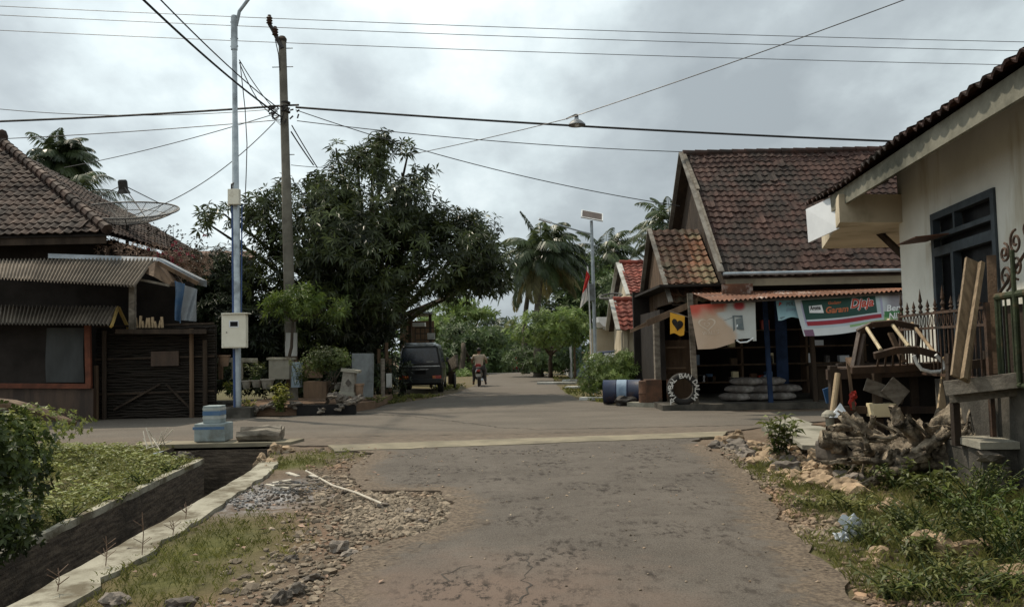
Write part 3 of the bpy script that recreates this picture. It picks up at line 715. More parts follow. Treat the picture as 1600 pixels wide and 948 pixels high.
0 and sheet('reddish_patch', [G2(*q) for q in ((510, 935), (540, 885), (640, 845), (760, 832), (840, 850), (860, 905), (830, 946), (700, 990), (520, 990))], 0.0165, M['asphalt_red'], 'faded reddish patch in the near asphalt', jit=.25, thick=.003, sc=1.5)
# skid mark and tar seams on the junction
def ribbon(mb, pl, w, z, jit=.02, seed=0):
    P = densify_line(pl, .06); vs = []
    for i, (x, y) in enumerate(P):
        a = P[max(i-1, 0)]; c = P[min(i+1, len(P)-1)]; dx, dy = c[0]-a[0], c[1]-a[1]; L = math.hypot(dx, dy) or 1
        ww = w*(.35+.9*abs(mn.noise(V((i*.23, seed, 0)))*2)); jx = jit*fbm(x, y, seed, 5, 3)
        if i in (0, len(P)-1): ww = .002
        for sg in (-1, 1): vs.append((x-dy/L*(ww*sg+jx), y+dx/L*(ww*sg+jx), z+hgt0(x, y)))
    mb.add(vs, [(2*i, 2*i+1, 2*i+3, 2*i+2) for i in range(len(P)-1)])
def densify_line(pl, st):
    out = []
    for a, c in zip(pl, pl[1:]):
        L = math.hypot(c[0]-a[0], c[1]-a[1]); k = max(1, int(L/st))
        out += [(a[0]+(c[0]-a[0])*q/k, a[1]+(c[1]-a[1])*q/k) for q in range(k)]
    return out+[pl[-1]]
ck = MB()
cr_l = [((800, 948), (826, 930), (822, 905), (818, 885), (824, 862)), ((688, 915), (696, 900), (716, 893), (728, 884)), ((520, 925), (545, 948)), ((560, 868), (590, 860), (640, 856)),
        ((720, 822), (760, 818)), ((1020, 765), (1060, 770)), ((640, 860), (660, 850)), ((1120, 742), (1180, 755), (1200, 765)),
        ((905, 735), (930, 738)), ((770, 770), (800, 772))]
for i, l in enumerate(cr_l): ribbon(ck, [G2(*q) for q in l], .0065, .0150, .12, i)
struct('road_cracks', ck, M['crack'], label='fine dark cracks in the near asphalt', cat='road cracks')
sm = MB()
ribbon(sm, [G2(*q) for q in ((460, 645), (560, 647), (640, 650), (700, 657), (780, 668), (840, 671), (1000, 668), (1180, 664))], .028, .009, .1, 3)
ribbon(sm, [G2(*q) for q in ((490, 684), (620, 681), (800, 678), (1000, 675))], .02, .024, .12, 5)
ribbon(sm, [G2(*q) for q in ((560, 640), (640, 641), (760, 640))], .02, .009, .05, 8)
struct('tar_seams', sm, M['tar_patch'], label='dark wheel mark and tar seams on the junction', cat='tar seams')
rp = random.Random(5); pm_ = MB()
for i in range(0):
    x = rp.uniform(-1.8, 2.9); y = rp.uniform(4.5, 13)
    if not inpoly(x, y, near_poly) : continue
    r = rp.uniform(.015, .09)*(1.5 if i % 6 == 0 else .8); n = 9
    vs = [(x+math.cos(6.283*q/n)*r*rp.uniform(.5, 1.7), y+math.sin(6.283*q/n)*r*rp.uniform(.5, 1.2), .0175) for q in range(n)]
    if all(inpoly(v[0], v[1], near_poly) for v in vs): pm_.add(vs, [tuple(range(n))])
0 and struct('tar_pits', pm_, M['crack'], label='small dark pits worn into the near asphalt', cat='tar pits')

# ---------------------------------------------------------------- drain
dm = MB()
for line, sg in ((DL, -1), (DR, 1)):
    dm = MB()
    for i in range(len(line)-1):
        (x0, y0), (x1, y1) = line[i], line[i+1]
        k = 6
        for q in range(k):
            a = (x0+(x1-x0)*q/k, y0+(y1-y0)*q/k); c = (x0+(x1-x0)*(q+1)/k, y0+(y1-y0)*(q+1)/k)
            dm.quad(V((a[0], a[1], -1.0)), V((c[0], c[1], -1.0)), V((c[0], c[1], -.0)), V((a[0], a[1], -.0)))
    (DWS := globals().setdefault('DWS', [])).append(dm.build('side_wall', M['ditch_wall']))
wl = MB()
wl.box(((-6.0-4.05)/2, 14.25, -.52), (2.1, .1, 1.0))
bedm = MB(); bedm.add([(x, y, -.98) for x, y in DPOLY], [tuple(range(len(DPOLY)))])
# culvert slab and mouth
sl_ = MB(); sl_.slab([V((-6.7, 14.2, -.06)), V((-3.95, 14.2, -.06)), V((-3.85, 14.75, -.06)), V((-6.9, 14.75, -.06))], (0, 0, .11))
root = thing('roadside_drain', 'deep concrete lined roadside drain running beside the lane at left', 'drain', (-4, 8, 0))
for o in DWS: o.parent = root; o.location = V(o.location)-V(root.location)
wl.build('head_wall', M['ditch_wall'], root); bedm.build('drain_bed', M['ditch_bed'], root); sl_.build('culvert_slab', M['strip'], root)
def lip(line, w0, w1, z, sg, y0, y1, name):
    mb = MB(); n = 60; vs = []; rn = random.Random(2)
    for i in range(n+1):
        y = y0+(y1-y0)*i/n; x = interp(line, y)
        w = (w0+(w1-w0)*i/n)*(1+(.45 if w0 < .2 else .22)*fbm(x, y, 2, 3.2, 4)); zz = z+.012*fbm(x, y, 5, 3, 2)
        vs += [(x+sg*w, y, zz-.16), (x+sg*w, y, zz), (x-sg*.004, y, zz+.004), (x-sg*.004, y, zz-.07)]
    mb.add(vs, [(4*i+q, 4*i+q+1, 4*i+q+5, 4*i+q+4) for i in range(n) for q in range(3)]+[(0, 1, 2, 3), (4*n, 4*n+1, 4*n+2, 4*n+3)])
    return mb.build(name, M['concrete_light'], root)
lip(DR, .42, .26, .022, 1, 2.0, 12.0, 'right_kerb')['label'] = 'wide pale concrete kerb of the drain beside the verge'
lip(DL, .06, .11, .02, -1, 2.0, 12.4, 'left_kerb')['label'] = 'narrow broken concrete edge of the drain beside the grass bank'

# ---------------------------------------------------------------- stones, gravel
def stone(mb, c, r, rnd, sub=2):
    a = rnd.uniform(0, 6.28); q = Matrix.Rotation(a, 3, 'Z') @ Matrix.Rotation(rnd.uniform(-.4, .4), 3, 'X')
    mb.ball(c, (r*rnd.uniform(.8, 1.35), r*rnd.uniform(.7, 1.1), r*rnd.uniform(.5, .85)), .75, sub, rnd.uniform(0, 50), 1.6, q)
rg = random.Random(11)
gv = MB(); cnt = 0
def zone_pt():
    k = rg.random()
    if k < .42:   # verge left of the lane
        y = rg.uniform(4.3, 10.5); x = rg.uniform(-2.75, -.5)
        dens = max(0, 1-abs(x+1.25+.09*(y-5))/1.0)
    elif k < .60:  # washed out pothole
        g = G(rg.uniform(540, 712), rg.uniform(762, 835)); x, y = g.x, g.y; dens = 1
    elif k < .68:
        g = G(rg.uniform(480, 600), rg.uniform(700, 770)); x, y = g.x, g.y; dens = .6
    else:
        y = rg.uniform(4.4, 13.0); e = interp([(1.95, 3.6), (2.09, 4.85), (2.3, 6.0), (2.42, 7.6), (2.75, 9.5), (3.05, 11.8), (3.3, 13)], y)
        x = e+abs(rg.gauss(0, .5)); dens = .85
    return x, y, dens
while cnt < 9500:
    x, y, d = zone_pt()
    if rg.random() > d or inpoly(x, y, near_poly) and rg.random() < .86: continue
    if grassy(x, y) > .5 and rg.random() < .75: continue
    r = min(.06, .007+abs(rg.gauss(0, .0145))); gv.cur = min(1, max(0, rg.gauss(.45, .25)))
    stone(gv, V((x, y, hgt(x, y)+.004+r*.05)), r, rg, 1); cnt += 1
for i in range(260):
    x = rg.uniform(-1.9, 3.0); y = rg.uniform(4.4, 13)
    if inpoly(x, y, near_poly): gv.cur = rg.choice([0, .3, 1, 1]); stone(gv, V((x, y, .016)), rg.uniform(.003, .010)*(1+y/14), rg, 1)
gv.cur = .5
tag(gv.build('gravel', M['pebble']), 'loose brown gravel and pebbles along both edges of the lane', 'gravel', kind='stuff')
def rock(px, py, r, label, group, m='stone', name='rock'):
    g = G(px, py); mb = MB(); mb.cur = min(1, max(0, rg.gauss(.55, .25)))
    stone(mb, V((g.x, g.y, hgt(g.x, g.y)+r*.28)), r, rg, 3)
    return tag(mb.build(name, M[m], smooth=False), label, 'rock', group)
for (px, py, r) in ((409, 722, .13), (424, 722, .09), (430, 706, .13), (447, 704, .11), (415, 730, .07)):
    rock(px, py, r, 'pale rock in the small heap at the far end of the drain kerb', 'rocks heaped at the end of the drain kerb')
for i in range(46):
    t = rg.random(); px = 1130+t*210+rg.uniform(-18, 18); py = 690+t*85+rg.uniform(-12, 12)+(rg.uniform(-12, 14))
    rock(px, py, rg.uniform(.06, .145)*(1.35 if i % 4 == 0 else 1), 'pale limestone rock in the heap along the right road edge', 'limestone rocks along the right road edge', 'stone' if i % 3 else 'stone_grey')
rock(1225, 690, .18, 'blue grey squared stone at the top of the limestone heap', None, 'stone_grey')
for (px, py, r) in ((1290, 760, .14), (1318, 768, .15), (1250, 755, .13), (1232, 745, .1), (1262, 735, .13)):
    rock(px, py, r, 'large limestone rock at the lower end of the right heap', 'large limestone rocks')
for (px, py, r) in ((1375, 800, .10), (1390, 790, .07), (1410, 798, .06), (1440, 862, .16), (1465, 870, .15), (1520, 868, .10), (1495, 890, .08), (1375, 868, .08), (1590, 905, .10), (1400, 905, .06), (1370, 880, .05), (1500, 868, .07)):
    rock(px, py, r, 'half buried orange brown stone in the weeds at lower right', 'stones in the weeds at lower right')
for (px, py, r) in ((530, 858, .085), (548, 864, .05), (575, 856, .05), (455, 870, .045), (180, 940, .09), (440, 935, .07), (465, 925, .06), (280, 948, .09), (490, 900, .06), (540, 770, .05), (600, 790, .06), (640, 800, .055), (660, 812, .05), (290, 715, .12), (205, 860, .05)):
    rock(px, py, r, 'rounded grey stone lying on the left verge', 'stones on the left verge', 'stone_grey')

# ---------------------------------------------------------------- grass and ground cover
rgq = random.Random(21); gb = MB(); cv = MB()
n = 0; tries = 0
while n < 9000 and tries < 150000:
    tries += 1
    if rgq.random() < .5: x = rgq.uniform(2.2, 6.5)
    else: x = rgq.uniform(-8, -.9)
    y = 4.2+rgq.random()**1.3*10
    g = grassy(x, y)
    if rgq.random() > g*1.1 or inpoly(x, y, near_poly) or inpoly(x, y, DPOLY): continue
    if x > -4 and y < 11.8 and interp(DR, y)-.1 < x < interp(DR, y)+.27: continue
    z = hgt(x, y); n += 1; tall = (.05+.07*rgq.random()) if x < 0 else (.06+.16*rgq.random()**2)
    for q in range(5):
        a = rgq.uniform(0, 6.28); d = V((math.cos(a)*.5, math.sin(a)*.5, 1)).normalized()
        gb.leaf(V((x+rgq.uniform(-.03, .03), y+rgq.uniform(-.03, .03), z)), d, V((math.sin(a), -math.cos(a), .2)), tall*rgq.uniform(.5, 1.2), .005+.003*(y/6), min(1, max(0, rgq.gauss(.5, .28))), .25)
for q in range(900):    # far patches
    c = rgq.choice([g for g in GP if 20 < g[1] < 52 and g[2] < 4])
    x = c[0]+rgq.gauss(0, .5)*c[2]; y = c[1]+rgq.gauss(0, .5)*c[3]
    if inpoly(x, y, cross_poly): continue
    for k in range(4):
        a = rgq.uniform(0, 6.28); d = V((math.cos(a)*.6, math.sin(a)*.6, 1)).normalized()
        gb.leaf(V((x, y, hgt(x, y))), d, V((math.sin(a), -math.cos(a), .2)), rgq.uniform(.08, .2), .05, rgq.random(), .25)
tag(gb.build('grass', M['grass_blade']), 'short yellow green grass growing in patches on the verges', 'grass', kind='stuff')
n = 0
while n < 3600:
    x = rgq.uniform(-9.5, -4.5); y = rgq.uniform(5.0, 14.2)
    if x > interp(DL, y)-.25: continue
    if rgq.random() > min(1, grassy(x, y)*1.2): continue
    z = hgt(x, y); n += 1; h = rgq.uniform(.02, .13)
    for q in range(4):
        a = rgq.uniform(0, 6.28); d = V((math.cos(a), math.sin(a), rgq.uniform(-.1, .7))).normalized()
        cv.leaf(V((x, y, z+h)), d, V((rgq.uniform(-.3, .3), rgq.uniform(-.3, .3), 1)), rgq.uniform(.035, .085), rgq.uniform(.022, .045), min(1, max(0, rgq.gauss(.5, .3))), .15)
tag(cv.build('ground_cover', M['cover_leaf']), 'low leafy ground cover on the bank left of the drain', 'ground cover', kind='stuff')

def weed(name, label, c, h, spread, n, L, w, m, seed, group=None, upright=.8, cat='plant', stems=9):
    """a clump of stems with leaves up each of them"""
    t = thing(name, label, cat, c, group); rnd = random.Random(seed); st = MB(); lf = MB(); c = V(c)
    for s in range(stems):
        a = rnd.uniform(0, 6.28); e = rnd.uniform(.2, 1)*spread; hh = h*rnd.uniform(.55, 1.05)
        b0 = c+V((rnd.uniform(-.3, .3)*spread, rnd.uniform(-.3, .3)*spread, -.02)); tp = c+V((math.cos(a)*e, math.sin(a)*e, hh))
        mid = b0.lerp(tp, .55)+V((0, 0, hh*.12)); st.tube([b0, mid, tp], [.007, .003], 4, cap=False)
        for q in range(int(n/stems)):
            f = rnd.uniform(.15, 1); p = b0.lerp(mid, f/.55) if f < .55 else mid.lerp(tp, (f-.55)/.45)
            ang = rnd.uniform(0, 6.28); d = V((math.cos(ang), math.sin(ang), rnd.uniform(-.2, upright))).normalized()
            lf.leaf(p, d, V((rnd.uniform(-.5, .5), rnd.uniform(-.5, .5), 1)).normalized(), L*rnd.uniform(.6, 1.2), w*rnd.uniform(.7, 1.2), min(1, max(0, f*.7+rnd.uniform(-.2, .3))), .3)
    st.build('stems', M['bush_leaf'], t); lf.build('leaves', M[m], t); return t
# ================================================================= RIGHT: white house, fences, junk, stump
hw = V((-.146, -1.0)).normalized()            # along the wall, towards the camera
C1 = W(1402, 300, 12.0); C1 = V((C1.x, 12.0, 0))
def wallpt(s, z, off=0.0): return V((C1.x+hw.x*s+off*hw.y, C1.y+hw.y*s-off*hw.x, z))   # off>0: towards the road
house = thing('white_house', 'cream white plastered house with a tiled roof at the right edge', 'house', (C1.x+2, 8, 0))
s_w0, s_w1 = 1.33, 3.22; zb, zt = .95, 3.28
wm = MB()
def wallbox(s0, s1, z0, z1, t=.2): wm.slab([wallpt(s0, z0), wallpt(s1, z0), wallpt(s1, z1), wallpt(s0, z1)], (t, 0, 0))
wallbox(0, s_w0, 0, 4.25); wallbox(s_w1, 11.5, 0, 4.25); wallbox(s_w0, s_w1, zt, 4.25); wallbox(s_w0, s_w1, 0, zb)
wm.slab([V((C1.x+.2, 12, 0)), V((C1.x+7, 12, 0)), V((C1.x+7, 12, 3.85)), V((C1.x+.2, 12, 3.85))], (0, -.2, 0))
wm.build('wall', M['wall_white'], house)
# window: blue grey frame, transom bars, dark room behind
wf = MB()
def wbar(s0, s1, z0, z1, o=.03, d=.1): wf.slab([wallpt(s0, z0, o), wallpt(s1, z0, o), wallpt(s1, z1, o), wallpt(s0, z1, o)], (d, 0, 0))
b = .09
wbar(s_w0, s_w0+b, zb, zt); wbar(s_w1-b, s_w1, zb, zt); wbar(s_w0+b, s_w1-b, zt-b, zt); wbar(s_w0+b, s_w1-b, zb, zb+b)
wbar(s_w0+b, s_w1-b, 2.93, 2.99); wbar(s_w0+b, s_w1-b, 2.70, 2.82); 
for s in (s_w0+.62,): wbar(s, s+.08, zb+b, 2.70, .028)
wbar(s_w0+.75, s_w0+.80, 2.99, zt-b, .028)
win = wf.build('window', M['blue_frame'], house)
pn = MB(); pn.slab([wallpt(s_w0+.02, zb, -.09), wallpt(s_w1-.02, zb, -.09), wallpt(s_w1-.02, zt, -.09), wallpt(s_w0+.02, zt, -.09)], (.02, 0, 0)); pn.build('pane', M['glass_dark'], win)
# awning scrap sticking out of the window
sc_ = MB(); sc_.slab([wallpt(1.2, 2.93, .05), wallpt(2.0, 2.93, .05), wallpt(2.0, 2.90, .45), wallpt(1.2, 2.90, .42)], (0, 0, .015)); sc_.build('window_shade', M['rust_sheet'], house)
# roof
E1 = W(1268, 322, 13.6); E1z = E1.z; ed = V((-.118, -1.0, 0)).normalized()
E0 = E1 + ed*14.5; pz = math.tan(R(24.5))
US = V((-ed.y, ed.x, 0)); US = US if US.x > 0 else -US; SU = (US+V((0, 0, pz))).normalized()
rf = MB(); tile_roof(rf, E0-SU*.05, -ed, SU, 14.5, 4.9, .22, .32, seed=5, amp=.035, lift=.045)
rr = rf.build('roof', M['tile_dark'], house)
fs = MB(); dwn = V((0, 0, -.05))
fs.slab([E0+dwn, E1+dwn, E1+V((0, 0, -.30)), E0+V((0, 0, -.30))], US*.04)
fs.build('fascia_board', M['fascia'], rr)
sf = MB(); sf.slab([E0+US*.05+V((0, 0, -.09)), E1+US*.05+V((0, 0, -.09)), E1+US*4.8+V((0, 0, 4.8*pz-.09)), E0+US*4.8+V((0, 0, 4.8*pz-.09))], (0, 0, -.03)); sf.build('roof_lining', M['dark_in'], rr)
ft = MB()
for i in range(20):
    q = E0.lerp(E1, i/19.0)+US*.06+V((0, 0, -.14)); ft.beam(q, q+US*1.2+V((0, 0, 1.2*pz)), .05, .08)
ft.build('rafters', M['wood_dark'], rr)
# concrete canopy at the far end
cz = 3.36; A = W(1312, 343, 11.7); Bp = W(1405, 337, 11.7); Cp = W(1405, 388, 15.0); Dp = W(1284, 377, 15.0)
cn = MB(); cn.slab([V((A.x, 11.7, cz)), V((Bp.x+.6, 11.9, cz)), V((Cp.x+1.5, 15, cz)), V((Dp.x, 15, cz))], (0, 0, .42)); cn.build('canopy', M['plaster_cream'], house)
br = MB(); br.beam(W(1368, 358, 13.2), W(1412, 400, 12.6), .07, .09); br.build('canopy_brace', M['wood_dark'], house)
bdm = MB(); P = [W(1259, 327, 13.3), W(1310, 303, 12.2), W(1311, 357, 12.2), W(1263, 379, 13.3)]; bdm.slab(P, (.02, .02, 0))
tag(bdm.build('sheet_metal_panel', M['white_board']), 'plain white sheet panel hanging from the eave corner of the house', 'panel')

# raised plot: masonry retaining wall, platform
pf = thing('retaining_wall', 'low rubble masonry retaining wall with a concrete cap below the gate', 'wall', (6, 8, 0))
wx0 = W(1535, 700, 8.0).x
mz = MB(); rw = random.Random(4)
mz.slab([V((wx0, 8.0, -.05)), V((9, 7.6, -.05)), V((9, 7.6, .52)), V((wx0, 8.0, .52))], (0, .25, 0))
mz.slab([V((wx0+.003, 8.1, -.05)), V((wx0+.55, 11.3, -.05)), V((wx0+.55, 11.3, .5)), V((wx0+.003, 8.1, .5))], (.2, 0, 0))
mz.build('wall', M['concrete_dark'], pf)
stn = MB()
for i in range(26):
    t = rw.uniform(.0, 1); x = wx0+t*3.2; stn.cur = rw.random()*.6; stone(stn, V((x, 8.0-.4*t/1.25*.3-.02, rw.uniform(.02, .45))), rw.uniform(.06, .11), rw, 2)
stn.cur = .5; stn.build('rubble', M['stone_grey'], pf)
cp = MB(); cp.slab([V((wx0-.06, 7.93, .52)), V((9, 7.53, .52)), V((9, 8.15, .52)), V((wx0+.0, 8.5, .52))], (0, 0, .07)); cp.build('cap', M['concrete'], pf)
fl = MB(); fl.slab([V((wx0+.02, 8.2, .46)), V((9, 7.8, .46)), V((9, 12, .46)), V((wx0+.6, 12, .46))], (0, 0, .05)); fl.build('yard_slab', M['concrete_dark'], pf)

# timber beam bench in front of fence
Fl = lambda s: V((5.42+hw.x*s, 11.6+hw.y*s, 0))          # fence line
be = thing('timber_beam', 'weathered thick timber beam laid in front of the iron fence', 'beam', W(1540, 610, 8.2))
bm2 = MB(); bm2.beam(W(1482, 606, 8.3), W(1640, 588, 7.6), .20, .15, bev=.006); bm2.beam(W(1486, 622, 8.4), W(1640, 604, 7.75), .12, .10, bev=.01)
bm2.build('beam', M['old_wood'], be)
lg = MB()
for px in (1500, 1575):
    lg = MB(); q = W(px, 630, 8.3); lg.beam(V((q.x, q.y+.1, .5)), V((q.x, q.y+.1, q.z)), .07, .07); lg.build('support', M['wood_dark'], be)

def fence_panel(name, label, s0, s1, zlo, zhi, m, nb, finial=True, hoops=True, group=None):
    a, b = Fl(s0), Fl(s1); t = thing(name, label, 'fence', V((a.x, a.y, .5)), group)
    fr = MB()
    for z in (zlo, zhi-.18, zhi): fr.beam(V((a.x, a.y, z)), V((b.x, b.y, z)), .035, .03)
    for q in (a, b): fr.beam(V((q.x, q.y, .5)), V((q.x, q.y, zhi+.05)), .045, .045)
    fr.build('frame', m, t)
    ba = MB()
    for i in range(nb):
        f = (i+.5)/nb; q = a.lerp(b, f); ba.tube([V((q.x, q.y, zlo)), V((q.x, q.y, zhi-.18))], .009, 6)
        if hoops:
            n = 10; c = V((q.x, q.y, zhi-.09)); d = (b-a).normalized(); ba.tube([c+d*math.cos(6.283*k/n)*.035+V((0, 0, math.sin(6.283*k/n)*.075)) for k in range(n+1)], .007, 5, cap=False)
    ba.build('bars', m, t)
    if finial:
        for i in range(0, nb, 2):
            f = (i+.5)/nb; q = a.lerp(b, f); k = 1.0 if (i//2) % 3 == 0 else .55
            fm = MB(); fm.lathe(V((q.x, q.y, zhi)), [(.012, 0), (.028, .03*k), (.012, .06*k), (.032, .10*k), (.010, .14*k), (.024, .17*k), (.016, .22*k), (.001, .33*k)], 8); fm.build('finial', m, t)
    return t
fence_panel('iron_fence', 'rusty brown iron fence panel with spear finials beside the white house', 0.6, 3.3, 1.18, 1.93, M['rust_iron'], 22)
# green gate with scrollwork
ga, gb_ = Fl(3.55), Fl(6.5); gt = thing('iron_gate', 'green painted iron gate with scrollwork on top at the right edge', 'gate', V((ga.x, ga.y, .5)))
gf = MB()
gf.tube([V((ga.x, ga.y, 2.02)), V((gb_.x, gb_.y, 2.05))], .038, 10); gf.tube([V((ga.x, ga.y, 1.15)), V((gb_.x, gb_.y, 1.15))], .025, 8)
gf.tube([V((ga.x, ga.y, 1.15)), V((ga.x, ga.y, 2.04))], .026, 8)
for s, z1, r in ((3.95, 2.45, .022), (4.45, 2.55, .028)): q = Fl(s); gf.tube([V((q.x-.03, q.y-.03, 1.18)), V((q.x-.03, q.y-.03, z1))], r, 8)
gf.build('frame', M['green_iron'], gt)
gbm = MB(); L_ = (gb_-ga).length; dirg = (gb_-ga).normalized()
for i in range(24): q = ga+dirg*(L_*(i+.5)/24); gbm.tube([V((q.x, q.y, 1.15)), V((q.x, q.y, 2.03))], .010, 6)
gbm.build('bars', M['green_iron'], gt)
shb = MB(); o_ = V((.05, 0, 0)); shb.slab([V((ga.x, ga.y, 1.15))+o_, V((gb_.x, gb_.y, 1.15))+o_, V((gb_.x, gb_.y, 1.93))+o_, V((ga.x, ga.y, 1.93))+o_], (.01, 0, 0)); shb.build('backing_sheet', M['wood_dark'], gt)
lw = MB(); fa, fb = Fl(1.6), Fl(7.5); lw.slab([V((fa.x+.06, fa.y, 0)), V((fb.x+.06, fb.y, 0)), V((fb.x+.06, fb.y, 1.12)), V((fa.x+.06, fa.y, 1.12))], (.15, 0, 0)); tag(lw.build('low_wall', M['concrete_dark']), 'added low wall carrying the iron fence and the green gate, darkened for the shaded recess under the beam', 'wall')  # added wall; its dark colour stands in for the shaded recess under the beam
def spiral(c, r0, turns, d, sg, st=0.0, n=26):
    return [c+d*math.cos(st+sg*turns*6.283*i/n)*r0*(1-.82*i/n)+V((0, 0, 1))*math.sin(st+sg*turns*6.283*i/n)*r0*(1-.82*i/n) for i in range(n+1)]
scm = MB()
for i, (s, z, r, sg, st) in enumerate([(.22, 2.20, .13, 1, -1.5), (.22, 2.44, .10, -1, 1.5), (.46, 2.28, .12, -1, -1.5), (.46, 2.52, .12, 1, 1.5), (.70, 2.22, .13, 1, -1.5), (.70, 2.62, .10, -1, 1.2), (.95, 2.40, .16, 1, -1.5), (.95, 2.72, .11, -1, 1.5), (1.25, 2.25, .15, -1, -1.5), (1.25, 2.60, .15, 1, 1.5), (1.55, 2.4, .16, 1, -1.5), (1.55, 2.72, .12, -1, 1.5), (1.9, 2.3, .17, 1, 0), (1.9, 2.65, .15, -1, 0)]):
    scm.tube(spiral(ga+dirg*s+V((0, 0, z)), r, 1.6, dirg, sg, st), .013, 5)
arc = [ga+dirg*(.05+1.9*f)+V((0, 0, 2.05+.72*math.sin(f*1.75)**1.1)) for f in [i/16 for i in range(17)]]
scm.tube(arc, .016, 6); scm.build('scrollwork', M['rust_iron'], gt)
# leaning planks
def lone(name, label, cat, fn, m, group=None):
    mb = MB(); fn(mb); return tag(mb.build(name, m), label, cat, group)
lone('plank', 'wide sawn plank leaning against the iron fence', 'plank', lambda m: m.beam(W(1500, 592, 8.0), W(1522, 408, 8.55), .205, .03, up=(0, 1, .2), bev=.004), M['plank'])
lone('plank', 'narrow plank edge leaning beside the wide plank on the fence', 'plank', lambda m: m.beam(W(1506, 592, 7.94), W(1534, 410, 8.5), .05, .05, up=(0, 1, .2), bev=.004), M['plank'])
lone('wooden_post', 'brown wooden post leaning behind the green gate', 'post', lambda m: m.beam(W(1556, 585, 8.4), W(1549, 400, 8.7), .09, .06, bev=.006), M['wood_mid'])
lone('board', 'upright pale board standing behind the roots beside the chair', 'board', lambda m: m.beam(W(1470, 668, 9.6), W(1482, 560, 9.9), .14, .03, up=(0, 1, .2), bev=.004), M['wood_pale'])
sh = thing('step_stool', 'low dark wooden stool standing on the yard edge beside the fence', 'stool', W(1510, 560, 8.6))
mb = MB(); mb.beam(W(1484, 552, 8.6), W(1484, 600, 8.6), .06, .06); mb.build('leg', M['wood_dark'], sh); mb = MB(); mb.beam(W(1540, 548, 8.6), W(1540, 590, 8.6), .06, .06); mb.build('leg', M['wood_dark'], sh)
mb = MB(); mb.beam(W(1480, 574, 8.6), W(1545, 566, 8.6), .05, .09); mb.build('rail', M['wood_dark'], sh)

# ---- stacked furniture: a dark workbench, a cabinet and an upturned chair
YJ = 10.3
tb = thing('workbench', 'dark wooden workbench frame holding stacked broken chairs', 'workbench', W(1390, 672, YJ))
mb = MB()
for px, y in ((1300, YJ), (1368, YJ-.1), (1425, YJ+.1), (1476, YJ)):
    q = W(px, 560, y); mb = MB(); mb.beam(V((q.x, y, .05)), V((q.x, y, 1.30)), .10, .09, bev=.008); mb.build('leg', M['wood_dark'], tb)
for px, y in ((1312, YJ+1.0), (1470, YJ+1.0)):
    q = W(px, 560, y); mb = MB(); mb.beam(V((q.x, y, .05)), V((q.x, y, 1.30)), .09, .09, bev=.008); mb.build('leg', M['wood_dark'], tb)
mb = MB(); mb.beam(W(1292, 585, YJ), W(1482, 578, YJ), .07, .13); mb.beam(W(1296, 640, YJ), W(1478, 640, YJ), .06, .09); mb.beam(W(1300, 585, YJ), W(1300, 585, YJ+1), .06, .1); mb.build('rails', M['wood_brown'], tb)
mb = MB(); q = W(1388, 578, YJ+.5); mb.box((q.x, YJ+.4, q.z+.03), (1.36, .9, .045)); mb.build('top', M['wood_brown'], tb)
mb = MB(); mb.box((W(1432, 610, YJ+.4).x, YJ+.45, .70), (.72, .7, .95)); mb.box((W(1350, 610, YJ+.6).x, YJ+.75, .7), (.7, .1, .9)); mb.box((W(1435, 610, YJ).x, YJ+.06, .70), (.80, .02, .03)); mb.box((W(1435, 610, YJ).x, YJ+.06, .45), (.80, .02, .03)); mb.build('drawer_unit', M['dark_in'], tb)
lone('board', 'grey wide board lying aslant inside the workbench', 'board', lambda m: m.beam(W(1352, 600, YJ-.15), W(1412, 622, YJ-.12), .16, .02, up=(0, 1, 0)), M['old_wood'])
lone('board', 'short pale board leaning between the workbench legs', 'board', lambda m: m.beam(W(1386, 600, YJ-.2), W(1412, 622, YJ-.2), .24, .02, up=(0, 1, 0)), M['old_wood'])
lone('box', 'cream cardboard box under the workbench with a small red mark', 'box', lambda m: m.box(tuple(W(1378, 640, YJ-.1)), (.31, .2, .165), bev=.006), M['cardboard'])
lone('carton', 'white folded carton standing at the left foot of the workbench', 'carton', lambda m: m.slab([W(1296, 652, YJ-.6), W(1328, 652, YJ-.6), W(1314, 630, YJ-.5)], (0, .03, 0)), M['white_board'])
# the frame of stacked chairs
ch = thing('wooden_armchair', 'upturned brown wooden armchair with pale bamboo legs on the workbench', 'chair', W(1385, 560, YJ))
def rail(mb, pl, Y, w, h, up=(0, 1, .3)):
    P = [W(a, b_, Y if len(q_) < 3 else q_[2]) for q_ in pl for a, b_ in [q_[:2]]]
    for p_, q2 in zip(P, P[1:]): mb.beam(p_, q2, w, h, up, bev=.006)
mb = MB(); rail(mb, [(1340, 519, YJ), (1362, 507, YJ), (1398, 504, YJ), (1435, 512, YJ)], YJ, .075, .05); mb.build('back_rail', M['wood_brown'], ch)
mb = MB(); rail(mb, [(1366, 556, YJ-.5), (1400, 547, YJ-.5), (1432, 546, YJ-.5), (1468, 556, YJ-.5)], YJ, .085, .05); mb.build('arm_rail', M['wood_brown'], ch)
for a, b_ in (((1343, 518, YJ), (1332, 576, YJ-.2)), ((1350, 522, YJ), (1340, 576, YJ-.2)), ((1436, 514, YJ), (1430, 570, YJ))):
    mb = MB(); mb.beam(W(*a), W(*b_), .05, .05, bev=.006); mb.build('side_post', M['wood_brown'], ch)
mb = MB(); rail(mb, [(1330, 578, YJ-.3), (1400, 575, YJ-.3), (1470, 570, YJ-.3)], YJ, .09, .06); mb.build('seat_rail', M['wood_brown'], ch)
